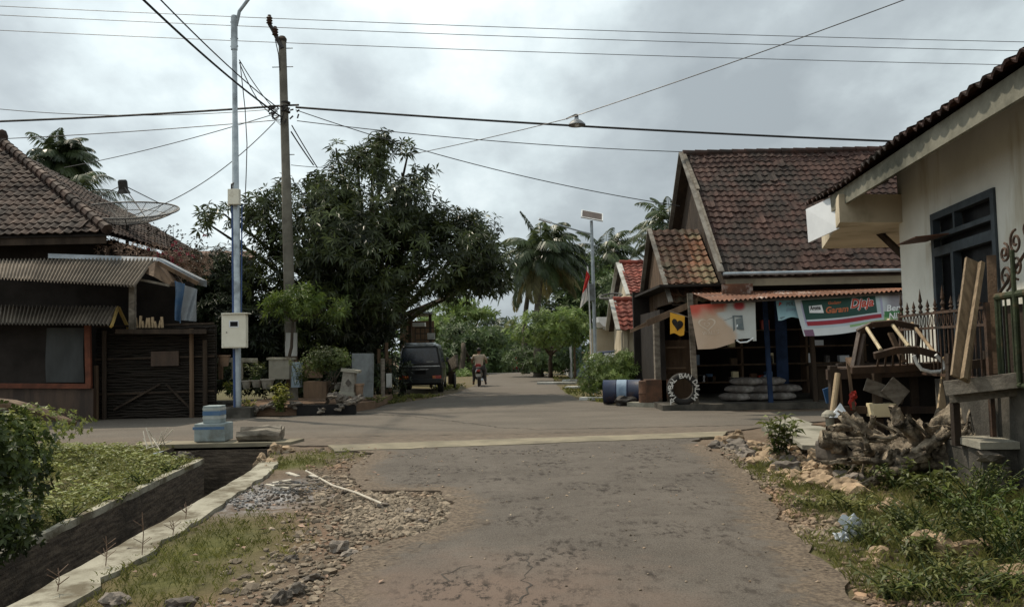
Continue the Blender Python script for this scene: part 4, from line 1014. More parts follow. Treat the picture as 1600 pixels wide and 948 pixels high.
for i, (a, b_) in enumerate((((1354, 512, YJ-.02), (1376, 546, YJ-.5)), ((1395, 508, YJ-.02), (1420, 541, YJ-.5)), ((1388, 500, YJ+.2), (1396, 508, YJ)))):
    mb = MB(); p_, q2 = W(*a), W(*b_); mb.tube([p_.lerp(q2, f) for f in (0, .33, .34, .36, .66, .67, .69, 1)], [.024, .023, .027, .023, .023, .027, .023, .024], 9); mb.build('leg', M['bamboo'], ch)
mb = MB(); mb.tube([W(1425, 505, YJ+.1), W(1434, 517, YJ-.1), W(1460, 551, YJ-.5)], .022, 8); mb.build('leg', M['wood_pale'], ch)
for i in range(6):
    px = 1374+i*11; mb = MB(); mb.beam(W(px, 553, YJ-.45), W(px-4+i, 576, YJ-.3), .02, .02); mb.build('spindle', M['wood_brown'], ch)
mb = MB(); mb.beam(W(1391, 520, YJ-.1), W(1412, 566, YJ-.3), .07, .03); mb.build('brace', M['wood_mid'], ch)
lone('bent_tube', 'bent pale tubular chair frame hanging at the right of the workbench', 'frame', lambda m: m.tube([W(1428, 555, YJ-.6), W(1433, 568, YJ-.6), W(1440, 577, YJ-.6), W(1455, 581, YJ-.6), W(1470, 580, YJ-.6), W(1476, 574, YJ-.6), W(1473, 565, YJ-.6), W(1462, 554, YJ-.6)], .022, 8), M['alu'])
ch2 = thing('broken_chair', 'broken dark chair frame leaning at the left end of the workbench', 'chair', W(1325, 600, YJ-.1))
mb = MB(); mb.beam(W(1327, 560, YJ), W(1341, 580, YJ-.3), .10, .04); mb.beam(W(1324, 562, YJ), W(1334, 640, YJ-.2), .035, .035); mb.beam(W(1310, 575, YJ), W(1316, 655, YJ), .035, .035); mb.build('frame', M['wood_mid'], ch2)
mb = MB(); mb.beam(W(1318, 640, YJ-.5), W(1330, 668, YJ-.7), .035, .035); mb.build('leg', M['wood_mid'], ch2)
lone('red_rag', 'crumpled red plastic hanging on a workbench leg', 'rag', lambda m: (m.ball(W(1333, 617, YJ-.15), (.05, .04, .05), .7, 2, 3, 2), m.ball(W(1332, 630, YJ-.15), (.045, .04, .09), .7, 2, 5, 2)), M['red_plastic'])
lone('blue_board', 'dark blue board behind the mallet at the workbench', 'board', lambda m: m.slab([W(1286, 608, YJ+.2), W(1304, 602, YJ+.2), W(1304, 628, YJ+.2), W(1292, 630, YJ+.2)], (0, .03, 0)), M['blue_plastic'])
pst = thing('wooden_post', 'pale round post standing in a cement foot at the platform corner', 'post', W(1302, 650, YJ-.5))
mb = MB(); mb.tube([W(1301, 645, YJ-.5), W(1309, 583, YJ-.4)], .035, 10); mb.build('shaft', M['wood_pale'], pst)
mb = MB(); b0 = W(1297, 660, YJ-.5); mb.lathe(V((b0.x, b0.y, b0.z-.04)), [(.05, 0), (.055, .1), (.10, .115), (.09, .15), (.04, .19)], 12); mb.build('foot', M['concrete'], pst)

# concrete slabs at the corner of the plot
sb = MB(); P = [W(1190, 676, 13.9), W(1298, 664, 11.4), W(1310, 655, 12.6), W(1240, 656, 15.5)]
sb.slab([V((p_.x, p_.y, .10)) for p_ in P], (0, 0, .09)); tag(sb.build('concrete_slab', M['concrete']), 'flat pale concrete slab at the corner beside the workbench', 'slab')
sb = MB(); P = [W(1238, 682, 11.2), W(1300, 672, 10.7)]
sb.slab([V((3.95, 11.1, .14)), V((4.55, 10.6, .17)), V((4.75, 11.6, .17)), V((4.1, 11.9, .14))], (0, 0, .06)); tag(sb.build('concrete_slab', M['concrete']), 'tilted thin concrete slab on the edge above the limestone heap', 'slab')
sb = MB(); sb.slab([V((4.7, 10.3, .0)), V((6.2, 9.8, .0)), V((6.4, 13.2, .0)), V((5.2, 14.0, .0))], (0, 0, .10)); tag(sb.build('concrete_slab', M['concrete_dark']), 'dark floor slab under the workbench', 'slab')
lone('table', 'thin low board table in front of the workbench', 'table', lambda m: (m.beam(W(1278, 664, 10.9), W(1326, 656, 11.2), .22, .018, up=(0, 0, 1)), m.beam(W(1293, 664, 10.9), W(1290, 692, 10.8), .03, .03)), M['wood_mid'])

# ---- uprooted stump
st_ = thing('tree_stump', 'uprooted grey tree stump with thick twisted roots beside the lane', 'tree stump', W(1430, 755, 9.3))
rm = MB()
def root_(pl, r, jit=.34):
    P = [W(*q) for q in pl]; out = []
    for a, b_ in zip(P, P[1:]):
        for k in range(8): out.append(a.lerp(b_, k/4)+V((rw.uniform(-.012, .012), rw.uniform(-.02, .02), rw.uniform(-.012, .012))))
    out.append(P[-1]); rm.tube(out, r if not isinstance(r, tuple) else [(r[0]+(r[1]-r[0])*i/(len(out)-1))*.92 for i in range(len(out))], 18, jit=jit, jf=15)
Ys = 9.3
root_([(1400, 735, Ys-.2), (1425, 700, Ys), (1470, 712, Ys), (1505, 680, Ys), (1530, 668, Ys)], (.17, .22))
root_([(1425, 715, Ys-.2), (1480, 712, Ys-.3), (1520, 700, Ys-.3), (1541, 700, Ys-.2)], (.15, .20))
root_([(1440, 700, Ys), (1465, 672, Ys+.1), (1492, 648, Ys+.1), (1497, 622, Ys+.1)], (.15, .07))
root_([(1470, 660, Ys+.3), (1488, 640, Ys+.3), (1505, 632, Ys+.2), (1500, 668, Ys+.1)], (.05, .03))
root_([(1425, 700, Ys), (1408, 672, Ys+.1), (1400, 650, Ys+.1)], (.12, .05))
root_([(1440, 705, Ys), (1428, 680, Ys-.2), (1412, 668, Ys-.3)], (.09, .04))
root_([(1430, 710, Ys), (1390, 700, Ys+.1), (1350, 706, Ys), (1322, 696, Ys), (1300, 690, Ys)], (.12, .10))
root_([(1400, 715, Ys), (1370, 690, Ys+.3), (1345, 668, Ys+.4), (1322, 676, Ys+.4)], (.10, .09))
root_([(1350, 690, Ys+.3), (1330, 665, Ys+.3), (1312, 668, Ys+.2)], (.07, .04))
root_([(1430, 725, Ys-.3), (1395, 738, Ys-.5), (1370, 748, Ys-.6), (1345, 756, Ys-.7)], (.06, .03))
root_([(1400, 722, Ys-.3), (1360, 720, Ys-.5), (1330, 720, Ys-.5), (1304, 722, Ys-.5)], (.035, .02))
root_([(1396, 742, Ys-.3), (1405, 724, Ys-.3), (1430, 712, Ys-.4), (1460, 690, Ys-.4)], (.12, .06))
root_([(1500, 690, Ys), (1490, 720, Ys), (1500, 745, Ys)], (.16, .10))
root_([(1450, 715, Ys), (1440, 740, Ys), (1450, 760, Ys)], (.15, .1))
for i in range(16):
    px = rw.uniform(1340, 1520); py = rw.uniform(665, 740); a_ = rw.uniform(-1, 1)
    root_([(px, py, Ys-.25), (px+rw.uniform(-22, 22), py-rw.uniform(-10, 22), Ys-.36), (px+rw.uniform(-48, 48), py-rw.uniform(-26, 42), Ys-.30)], (.030, .008), .5)
rm.build('roots', M['root_wood'], st_, smooth=True)
rm = MB(); rm.ball(W(1432, 705, Ys+.1), (.30, .26, .26), .9, 3, 4, 1.7); rm.ball(W(1510, 700, Ys), (.30, .28, .22), .8, 3, 9, 1.9); rm.ball(W(1452, 690, Ys+.2), (.2, .2, .22), .9, 3, 14, 2); rm.build('stump_core', M['root_wood'], st_, smooth=True)
mb = MB(); mb.box(tuple(W(1314, 704, 9.5)), (.46, .4, .24), .15, bev=.06); bo = tag(mb.build('log', M['stone_grey'], smooth=True), 'thick pale block at the left end of the roots', 'block')
lone('log', 'short bright split log standing among the roots', 'log', lambda m: m.tube([W(1410, 672, 9.5), W(1400, 650, 9.5)], [.06, .045], 9, jit=.2), M['wood_pale'])

# weeds on the right verge
def gz(px, py): g = G(px, py); return V((g.x, g.y, hgt(g.x, g.y)))
t = weed('leafy_plant', 'upright dark green plant growing at the limestone heap by the slab', gz(1222, 722), .62, .32, 260, .15, .05, 'weed_leaf', 5, stems=12)
for i, (px, py, h, s, n, L, w, m, lab) in enumerate((
    (1470, 800, .42, .34, 150, .10, .05, 'weed_leaf', 'broad leaved dark green weed below the stump'),
    (1400, 770, .34, .4, 200, .09, .03, 'weed_leaf', 'feathery green weed in front of the roots'),
    (1540, 840, .40, .5, 260, .08, .03, 'bush_leaf', 'bushy bright green weed clump at the lower right'),
    (1590, 860, .40, .4, 260, .08, .03, 'bush_leaf', 'leafy green weed clump cut by the right edge'),
    (1440, 880, .26, .35, 300, .10, .022, 'weed_leaf', 'thin bladed weed tuft between the half buried stones'),
    (1490, 900, .20, .4, 260, .09, .02, 'grass_blade', 'low grassy tuft near the bottom right corner'),
    (1330, 800, .20, .3, 220, .09, .02, 'grass_blade', 'grassy tuft just above the plastic bag'),
    (1360, 850, .24, .3, 260, .10, .02, 'weed_leaf', 'grassy tuft just right of the plastic bag'),
    (1275, 790, .14, .35, 240, .07, .018, 'grass_blade', 'low yellow green tuft at the lower end of the limestone heap'),
    (1400, 930, .20, .3, 220, .10, .02, 'weed_leaf', 'low tuft at the bottom edge right of the lane'),
    (1590, 775, .30, .35, 240, .08, .05, 'weed_leaf', 'dark weed growing against the retaining wall'),
    (1330, 745, .22, .45, 260, .08, .02, 'weed_leaf', 'thin weeds between limestone heap and roots'),
    (1175, 712, .10, .3, 150, .06, .018, 'grass_blade', 'small green tuft at the near edge of the limestone heap'),
    (1560, 925, .22, .4, 260, .09, .022, 'weed_leaf', 'weedy tuft in the bottom right corner'))):
    weed('weed', lab, gz(px, py), h, s, n, L, w, m, 40+i, stems=14)
pb = MB(); pb.ball(gz(1328, 838)+V((0, 0, .07)), (.065, .05, .09), 1.6, 3, 8, 2.2); pb.ball(gz(1318, 842)+V((0, 0, .03)), (.05, .04, .05), 1.5, 3, 2, 2.4)
tag(pb.build('plastic_bag', M['plastic_bag']), 'crumpled pale blue plastic bag in the grass right of the lane', 'plastic bag')

# ================================================================= WARUNG (open front shop) across the junction
Xl, Xr = 5.2, 13.5
shop = thing('village_shop', 'open fronted village shop under a steep dark tiled roof', 'shop', (8, 21, 0))
zE = 3.40; zR = W(1072, 240, 24.0).z
e0 = W(1128, 430, 20.0); r0 = W(1074, 241, 24.0)
S_ = (V((0, 4.0, r0.z-e0.z))); Ls = S_.length
U_ = V((1, 0, 0))
fr_ = MB(); tile_roof(fr_, V((e0.x-.02, 20.0, e0.z)), U_, S_, Xr-e0.x, Ls, .205, .25, seed=9, amp=.021, lift=.030)
rf = fr_.build('roof', M['tile_dark'], shop)
bk = MB(); bk.slab([V((e0.x, 24, r0.z-.03)), V((Xr, 24, r0.z-.03)), V((Xr, 28, e0.z)), V((e0.x, 28, e0.z))], (0, 0, -.05)); bk.slab([V((e0.x+.02, 20, e0.z-.06)), V((Xr, 20, e0.z-.06)), V((Xr, 24, r0.z-.09)), V((e0.x+.02, 24, r0.z-.09))], (0, 0, -.04)); bk.build('roof_back', M['wood_dark'], shop)
rc = MB(); ridge_caps(rc, V((e0.x, 24, r0.z+.02)), V((Xr, 24, r0.z+.02)), .10, .36); rc.build('ridge_tiles', M['tile_dark'], rf)
vb = MB()
off = V((-.03, 0, 0)); p0 = V((e0.x-.04, 20-.1, e0.z-.02)); p1 = V((e0.x-.04, 24, r0.z+.06))
vb.beam(p0+V((0, 0, .1)), p1+V((0, 0, .0)), .03, .16, up=(1, 0, 0)); vb.beam(V((e0.x-.04, 28, e0.z)), p1, .03, .16, up=(1, 0, 0)); vb.build('verge_board', M['verge_wood'], rf)
# second verge batten, broken
vb = MB(); vb.beam(p0.lerp(p1, .62)+V((.10, 0, .12)), p1+V((.06, 0, .0)), .05, .10, up=(1, 0, 0)); vb.beam(p0.lerp(p1, .05)+V((.06, 0, .14)), p0.lerp(p1, .60)+V((.06, 0, .14)), .04, .05, up=(1, 0, 0)); vb.build('verge_batten', M['old_wood'], rf)
gw = MB(); gw.slab([V((e0.x+.25, 20.5, 2.6)), V((e0.x+.25, 27.5, 2.6)), V((e0.x+.25, 27.5, e0.z+.35)), V((e0.x+.25, 24, r0.z-.3)), V((e0.x+.25, 20.5, e0.z+.3))], (.1, 0, 0)); gw.build('gable_wall', M['wood_dark'], shop)
gu = MB(); gu.tube([W(1130, 428, 19.9), V((Xr, 19.9, W(1130, 428, 19.9).z))], .045, 8); gu.build('gutter', M['galv'], rf)
ef = MB(); ef.slab([V((e0.x+.1, 20.0, e0.z-.10)), V((Xr, 20.0, e0.z-.10)), V((Xr, 20.0, e0.z-.28)), V((e0.x+.1, 20.0, e0.z-.28))], (0, .04, 0)); ef.build('fascia_board', M['strip'], rf)
# body: back wall, side walls, floor, ceiling
wl_ = MB()
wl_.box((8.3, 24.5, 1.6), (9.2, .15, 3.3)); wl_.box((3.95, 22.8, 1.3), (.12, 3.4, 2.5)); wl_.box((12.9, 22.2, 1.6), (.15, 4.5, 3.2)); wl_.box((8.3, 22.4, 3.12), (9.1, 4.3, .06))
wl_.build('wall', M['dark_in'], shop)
fl_ = MB(); fl_.box((8.3, 22.1, .06), (9.3, 4.6, .16)); fl_.build('floor', M['concrete_dark'], shop)
kb = MB(); kb.slab([V((4.35, 20.05, 0)), V((10.5, 19.7, 0)), V((10.5, 19.85, 0)), V((4.35, 20.2, 0))], (0, 0, .13)); tag(kb.build('kerb', M['concrete_dark']), 'low concrete kerb in front of the village shop', 'kerb')
kb = MB(); kb.slab([V((3.0, 21.4, 0)), V((4.0, 20.7, 0)), V((5.9, 20.0, 0)), V((5.9, 20.3, 0)), V((4.2, 21.0, 0)), V((3.2, 21.7, 0))], (0, 0, .12)); tag(kb.build('kerb', M['concrete']), 'curved pale kerb under the lettered tyre', 'kerb')
# corrugated rusty awning
aw = MB(); a_, b_ = W(1112, 470, 18.7), W(1450, 452, 18.5)
corrugated(aw, a_, b_, V((b_.x, 20.3, b_.z+.16)), V((a_.x-.1, 20.3, a_.z+.30)), 46, .022, 4); awo = aw.build('awning', M['rust_sheet'], shop)
fr2 = MB(); fr2.beam(a_+V((0, .05, -.05)), b_+V((0, .05, -.05)), .05, .05); fr2.build('awning_beam', M['wood_dark'], awo)
ow = MB(); ow.box(tuple(W(1152, 451, 19.6)), (.75, .05, .24)); ow.build('orange_board', M['rust_sheet'], shop)
for i, (px, m) in enumerate(((1083, 'old_wood'), (1200, 'post_blue'), (1270, 'wood_dark'), (1345, 'wood_dark'))):
    mb = MB(); q = W(px, 560, 20.0); mb.beam(V((q.x+.03, 20.0, .1)), V((q.x-.03, 20.0, 2.9)), .10 if i else .13, .10); mb.build('post', M[m], shop, label='blue painted post' if i == 1 else None)
mb = MB(); q = W(1226, 560, 21.0); mb.beam(V((q.x, 21.2, .1)), V((q.x, 21.2, 2.9)), .3, .05); mb.build('door_panel', M['post_blue'], shop)
# shelves and goods in the dark
shf = thing('shelf', 'dark wooden goods shelf at the back of the shop', 'shelf', (7.5, 23.6, .15))
mb = MB()
for z in (.5, 1.0, 1.5, 2.0): mb.box((7.6, 23.7, z), (5.6, .5, .04))
for x in (4.9, 6.7, 8.6, 10.3): mb.box((x, 23.7, 1.2), (.06, .5, 2.2))
mb.build('boards', M['wood_mid'], shf)
rr_ = random.Random(8); cols = ['wood_mid', 'drum_band', 'rust_drum', 'cardboard', 'tarp_blue', 'lamp_red', 'sack', 'white_board']
for i in range(34):
    x = 4.9+rr_.random()*5.3; z = .52+.5*rr_.randrange(4); mb = MB(); h = rr_.uniform(.12, .33); mb.box((x, 23.55, z+h/2), (rr_.uniform(.1, .3), .2, h), bev=.01)
    tag(mb.build('goods_box', M[cols[i % 8]]), 'packed goods standing on the dark shop shelf', 'box', 'goods on the shelf in the shop')
mb = MB(); mb.box((8.9, 20.9, .55), (2.2, .6, .9)); mb.box((8.9, 20.8, 1.02), (2.4, .8, .05)); tag(mb.build('counter', M['wood_dark']), 'dark wooden counter inside the shop behind the blue post', 'counter')
def sack(c, rz, group, label):
    mb = MB(); vs, fs_ = ICO[3]; o = []; sd = rr_.uniform(0, 30)
    for v in vs:
        x = math.copysign(abs(v.x)**.6, v.x); y = math.copysign(abs(v.y)**.7, v.y); z = math.copysign(abs(v.z)**.75, v.z)
        p_ = V((x*.42, y*.27, z*.11*(1-.35*abs(x)**3)))*(1+.1*mn.noise(v*2+V((sd, 0, 0)))); p_.rotate(Matrix.Rotation(rz, 3, 'Z')); o.append(V(c)+p_)
    mb.add(o, fs_); return tag(mb.build('sack', M['sack'], smooth=True), label, 'sack', group)
for i in range(3):
    for j in range(3-i//2):
        q = W(1150+j*34+i*9, 622-i*9, 20.6); sack((q.x, 20.65, .26+i*.19), rr_.uniform(-.2, .2), 'grey woven sacks stacked in the shop front', 'grey woven sack in the stack at the shop front')
# left lean-to with its own small tiled roof
lt = thing('lean_to', 'brown wooden lean-to with a small patched tile roof left of the shop', 'lean-to', (4.7, 22, 0))
a0 = W(1050, 472, 20.5); a1 = W(1128, 466, 20.5); b0 = W(1033, 360, 23.2); 
S2 = V((0, 2.7, b0.z-a0.z)); 
tr = MB(); tile_roof(tr, V((a0.x-.02, 20.5, a0.z)), U_, S2, 1.35, S2.length, .22, .27, seed=3, patch=lambda u, s, v: (.75+.25*v) if (u > .42+.12*s and s < .92 and v > .1 and not (.30 < u-.2*s < .40)) else .12+.25*v)
lr = tr.build('roof', M['tile_patch'], lt)
mb = MB(); mb.slab([V((a0.x, 20.5, a0.z-.06)), V((a0.x+1.35, 20.5, a0.z-.06)), V((a0.x+1.35, 23.2, b0.z-.08)), V((a0.x, 23.2, b0.z-.08))], (0, 0, -.03)); mb.slab([V((a0.x, 23.2, b0.z)), V((a0.x+1.35, 23.2, b0.z)), V((a0.x+1.35, 25.8, 2.4)), V((a0.x, 25.8, 2.4))], (0, 0, -.05)); mb.build('roof_lining', M['wood_dark'], lt)
mb = MB(); mb.beam(V((a0.x-.05, 20.4, a0.z)), V((a0.x-.05, 23.2, b0.z+.05)), .03, .12, up=(1, 0, 0)); mb.beam(V((a0.x-.05, 23.2, b0.z+.05)), V((a0.x-.05, 25.8, 2.4)), .03, .12, up=(1, 0, 0)); mb.build('verge_board', M['verge_wood'], lr)
mb = MB(); mb.slab([V((a0.x+.1, 20.7, a0.z)), V((a0.x+.1, 23.2, b0.z-.15)), V((a0.x+.1, 25.5, 2.5)), V((a0.x+.1, 25.5, .0)), V((a0.x+.1, 23.5, 0)), V((a0.x+.1, 23.5, a0.z))], (.06, 0, 0)); mb.build('gable_wall', M['wood_mid'], lt)
mb = MB(); q = W(1030, 560, 21.2); mb.box((q.x, 21.3, 1.15), (.22, .22, 2.3)); mb.build('post', M['old_wood'], lt)
mb = MB(); mb.slab([W(1010, 500, 20.6), W(1090, 466, 20.0), W(1090, 476, 20.0), W(1012, 510, 20.6)], (0, .06, 0)); mb.slab([W(985, 515, 21.6), W(1022, 497, 20.8), W(1024, 503, 20.8), W(985, 520, 21.6)], (0, .06, 0)); mb.build('eave_board', M['wood_mid'], lr)
mb = MB()
for z in (1.0, 1.55): mb.box((4.25, 21.6, z), (.7, .4, .04))
mb.box((4.4, 22.0, .9), (.9, .04, 1.7)); mb.build('shelf', M['wood_mid'], lt)
mb = MB(); mb.box((3.78, 21.3, .36), (.62, .4, .72), bev=.02); tag(mb.build('low_wall', M['rust_drum']), 'stained brown low wall between the drum and the lettered tyre', 'wall')
mb = MB(); q = W(1007, 610, 21.4); mb.lathe(V((q.x, 21.3, .05)), [(.17, 0), (.17, .3), (.18, .31), (.17, .33), (.17, .62), (.15, .64)], 16); tag(mb.build('rusty_drum', M['rust_drum'], auto=30, smooth=True), 'short rusty orange drum right of the blue drum', 'drum')

# ---- lettered tyre
ty = thing('tyre', 'black tyre standing on the kerb with white hand painted letters', 'tyre', (0, 0, 0))
tcn = W(1067, 606, 20.0); ty.location = (tcn.x, tcn.y, .12); Rt = .40; tcn = V((tcn.x, tcn.y, .12+Rt))
mb = MB(); mb.lathe(tcn-V((0, .10, 0)), [(.25, .02), (.27, 0), (.33, -.005), (.385, .02), (.40, .05), (.40, .15), (.385, .18), (.33, .205), (.27, .20), (.25, .18), (.25, .02)], 40, axis=(0, 1, 0), cap=False); mb.build('rubber_ring', M['rubber'], ty, smooth=True)
mb = MB(); txt = 'TAMBAL BAN DALAM'
for i, chx in enumerate(txt):
    if chx == ' ': continue
    an = R(222-i*(262/ (len(txt)-1))) ; vs, fs_, asp = text_geo(chx, 0, .02)
    ru = V((math.cos(an), 0, math.sin(an))); tu = V((math.sin(an), 0, -math.cos(an))); h = .125; w_ = .105 if chx != 'L' else .08
    mb.add([tcn-V((0, .112, 0))+ru*(.27+y*h)+tu*((x-.5)*w_) for x, y in vs], fs_)
mb.build('lettering', M['white_paint'], ty)
# sandal-like P mark at the foot
vs, fs_, asp = text_geo('P', 0, .02); mb = MB(); q = W(1047, 629, 19.9); mb.add([q+V((x*.1, 0, y*.14-.05)) for x, y in vs], fs_); 
mb.build('letter', M['white_paint'], ty)
# ---- drum
dr = thing('oil_drum', 'dark blue drum with a pale painted band lying on its side by the bush', 'drum', (0, 0, 0))
dA = W(943, 609, 22.5); dB = W(1001, 608, 22.3); rD = .33; dA.z = rD+.02; dB.z = rD+.02; dr.location = (dA.x, dA.y, 0); ax = (dB-dA); Ld = ax.length
pr = [(.30, .015), (rD-.01, .015), (rD+.008, 0), (rD, .02)]+[(rD, .33*Ld), (rD+.012, .345*Ld), (rD, .36*Ld), (rD, .64*Ld), (rD+.012, .655*Ld), (rD, .67*Ld), (rD, Ld-.02), (rD+.008, Ld), (rD-.01, Ld-.015), (.30, Ld-.015)]
mb = MB(); mb.lathe(dA, pr, 28, axis=ax); mb.build('body', M['drum_blue'], dr, smooth=True, auto=35)
mb = MB(); mb.lathe(dA, [(rD+.004, .37*Ld), (rD+.004, .63*Ld)], 28, axis=ax, cap=False); mb.build('painted_band', M['drum_band'], dr, smooth=True)
mb = MB(); mb.tube([dA+ax*.2+V((0, -.32, .05)), dA+ax*.3+V((0, -.30, -.25))], .012, 6); q = W(977, 628, 22.0); mb.ball(V((q.x, 21.9, .12)), (.30, .25, .14), .5, 3, 3, 1.5); tag(mb.build('tar_lump', M['steel_dark']), 'dark lump of tar lying in front of the drum', 'lump')

# ---- banners
def banner(name, label, TL, TR, BR, BL, colf, nx=48, ny=30, rip=.04, seed=0, cut=None):
    mb = MB(); mb.col = []
    def P(u, v):   # v from the top
        p_ = TL.lerp(TR, u).lerp(BL.lerp(BR, u), v); n_ = (TR-TL).cross(BL-TL).normalized()
        if n_.y > 0: n_ = -n_
        return p_+n_*(rip*(.3+.7*v)*mn.noise(V((u*4, v*1.2, seed)))*2+rip*.35*v*math.sin(u*9+seed+v*2))+V((0, 0, -.03*v*math.sin(u*6.5+seed)))
    for j in range(ny+1):
        for i in range(nx+1): mb.v.append(tuple(P(i/nx, j/ny))); mb.col.append(colf(i/nx, j/ny))
    for j in range(ny):
        for i in range(nx):
            if cut and cut((i+.5)/nx, (j+.5)/ny): continue
            mb.f.append((j*(nx+1)+i, j*(nx+1)+i+1, (j+1)*(nx+1)+i+1, (j+1)*(nx+1)+i)); mb.var.append(.5)
    o = mb.build(name, M['banner'], smooth=True); tag(o, label, 'banner'); return o, P
def on_banner(o, P, name, m, geo, u0, v0, u1, v1, off=-.012, skew=0.0):
    vs, fs_ = geo[:2]; mb = MB(); mb.add([P(u0+(u1-u0)*x+skew*y, v1+(v0-v1)*y-skew*0)+V((0, off, 0)) for x, y in vs], fs_)
    return mb.build(name, m, o)
def mixc(a, b_, t): t = min(1, max(0, t)); return tuple(a[i]+(b_[i]-a[i])*t for i in range(3))
def sstep(x, a, b_): t = min(1, max(0, (x-a)/(b_-a))); return t*t*(3-2*t)
def c_ice(u, v):
    beige = (.50, .37, .27); red = (.50, .09, .06); bl = (.52, .54, .52)
    n_ = fbm(u*4, v*3, 2, 1, 3)*.12
    c = mixc(red, beige, sstep(v+n_+ (.1 if u > .5 else 0), .02, .38))
    r_ = sstep(u+n_*.5-.0+.12*math.sin(v*5+.5)*(v > .2), .50, .60)
    c = mixc(c, bl, r_)
    d = math.hypot((u-.75)/.10, (v-.10)/.13); c = mixc((.42, .06, .07), c, sstep(d+n_, .6, 1.2))
    return c
TL, TR, BR, BL = W(1078, 477, 19.0), W(1180, 469, 18.9), W(1182, 532, 18.8), W(1090, 546, 18.8)
bn, P1 = banner('ice_cream_banner', 'faded red and beige ice cream banner hanging from the shop awning', TL, TR, BR, BL, c_ice, cut=lambda u, v: v > .93 and .62 < u < .93, rip=.03)
def ring(f0, f1, n=40):
    vs = []; 
    for i in range(n+1):
        t = 6.283*i/n
        for k in (f0, f1):
            x = 16*math.sin(t)**3/17; y = (13*math.cos(t)-5*math.cos(2*t)-2*math.cos(3*t)-math.cos(4*t))/15
            vs.append((.5+x*k*.5, .5+y*k*.5))
    return vs, [(2*i, 2*i+1, 2*i+3, 2*i+2) for i in range(n)]
mat('pale_print', (.62, .52, .42), (.5, .4, .3), 4, .8); mat('print_dark', (.10, .13, .14), (.16, .18, .18), 4, .8); mat('print_white', (.75, .78, .78), (.65, .68, .7), 4, .7)
on_banner(bn, P1, 'heart_logo', M['pale_print'], ring(.82, 1.0), .07, .30, .37, .60)
on_banner(bn, P1, 'heart_logo', M['pale_print'], ring(.42, .56), .12, .36, .31, .55)
on_banner(bn, P1, 'wording', M['pale_print'], text_geo("WALL'S", .1, .0), .12, .60, .40, .69)
sq = ([(0, 0), (1, .12), (.88, 1), (.08, 1)], [(0, 1, 2, 3)])
on_banner(bn, P1, 'picture', M['print_dark'], ([(0, 0), (.15, .1), (.2, .9), (.05, 1), (.85, .8), (.85, .95), (.0, 1.0), (.3, .1), (.9, .0), (.85, .8), (.3, .75)], [(0, 1, 2, 3), (3, 2, 4, 5), (7, 8, 9, 10)]), .62, .33, .82, .72, -.014)
on_banner(bn, P1, 'picture', M['print_dark'], ([(0, .4), (1, .8), (1, 1), (.2, .5)], [(0, 1, 2, 3)]), .46, .36, .66, .47)
on_banner(bn, P1, 'picture', M['print_white'], ([(0, 0), (1, .2), (.7, 1), (.2, .7)], [(0, 1, 2, 3)]), .67, .55, .74, .63, -.018)
mb = MB(); mb.tube([P1(.66, .95), P1(.72, 1.02), P1(.84, 1.02), P1(.95, .93)], .02, 5); mb.build('torn_strip', M['print_white'], bn)
yf = MB(); P_ = [W(1047, 488, 19.6), W(1070, 494, 19.5), W(1069, 523, 19.5), W(1047, 522, 19.6)]
fl_o, Pf = banner('yellow_flag', 'small yellow cloth flag with a dark heart hanging beside the shop', *P_, lambda u, v: (.62, .32, .03), 12, 12, .02, 3)
hs, hf = ring(0.02, 1.0); on_banner(fl_o, Pf, 'heart_print', M['black_print'], (hs, hf), .10, .20, .92, .80)
mb = MB(); mb.tube([W(1046, 486, 19.6), W(1080, 497, 19.5)], .012, 5); mb.build('rod', M['old_wood'], fl_o)
sgn, P3 = banner('blue_sign', 'small pale blue price notice next to the long banner', W(1212, 469, 18.95), W(1250, 466, 18.95), W(1252, 496, 18.9), W(1216, 499, 18.9), lambda u, v: mixc((.17, .36, .45), (.36, .56, .62), v+.2*(u < .1)), 12, 8, .01, 1)
on_banner(sgn, P3, 'wording', M['print_dark'], text_geo('PULSA', .2, .01), .40, .18, .95, .36); on_banner(sgn, P3, 'wording', M['drum_band'], text_geo('Elektrik', .2, .01), .38, .48, .96, .66); on_banner(sgn, P3, 'wording', M['print_dark'], text_geo('agen', 0, .01), .08, .84, .28, .94)
on_banner(sgn, P3, 'logo', M['lamp_red'], ([(0, 0), (1, .5), (.4, 1)], [(0, 1, 2)]), .08, .08, .24, .30)
mat('djaja_red', (.55, .09, .06), None, 3, .8); mat('djaja_orange', (.52, .17, .08), None, 3, .8)
def c_long(u, v):
    teal = (.030, .085, .070); wh = (.55, .60, .62); lav = (.36, .36, .50); red = (.33, .035, .05); gr = (.07, .22, .09); gy = (.27, .26, .29)
    ur = .72-.0*v
    c = mixc(wh, gy, sstep(u, .70, .80)*(1-sstep(v, .5, .8)))
    if v > .80-.12*sstep(u, .45, .8): c = mixc(c, (.66, .69, .70), .8)
    if u > .42 and .74-.35*(u-.42) < v < .86-.1*(u-.42): c = mixc(c, (.22, .42, .16), .9)
    if u > .72 and .55-.2*(u-.72) < v < .72: c = gr
    if .04 < u < .72 and .02 < v < .80: c = mixc(lav, (.48, .56, .60), sstep(abs(v-.4), .2, .4))
    if .055 < u < .70 and .60 < v < .73: c = red
    if .055 < u < .665 and .03 < v < .555: c = mixc(teal, (.02, .06, .05), v*.5)
    if .665 < u < .70 and .03 < v < .59: c = (.42, .52, .54)
    if .06 < u < .70 and .555 < v < .60: c = (.62, .68, .70)
    if u < .10 and v > .83 and u > .01: c = (.20, .11, .17)
    return c
lb, P2 = banner('long_banner', 'long green and white advertising banner on the shop front', W(1241, 468, 18.85), W(1432, 457, 18.6), W(1432, 506, 18.5), W(1256, 526, 18.7), c_long, 150, 60, .035, 6)
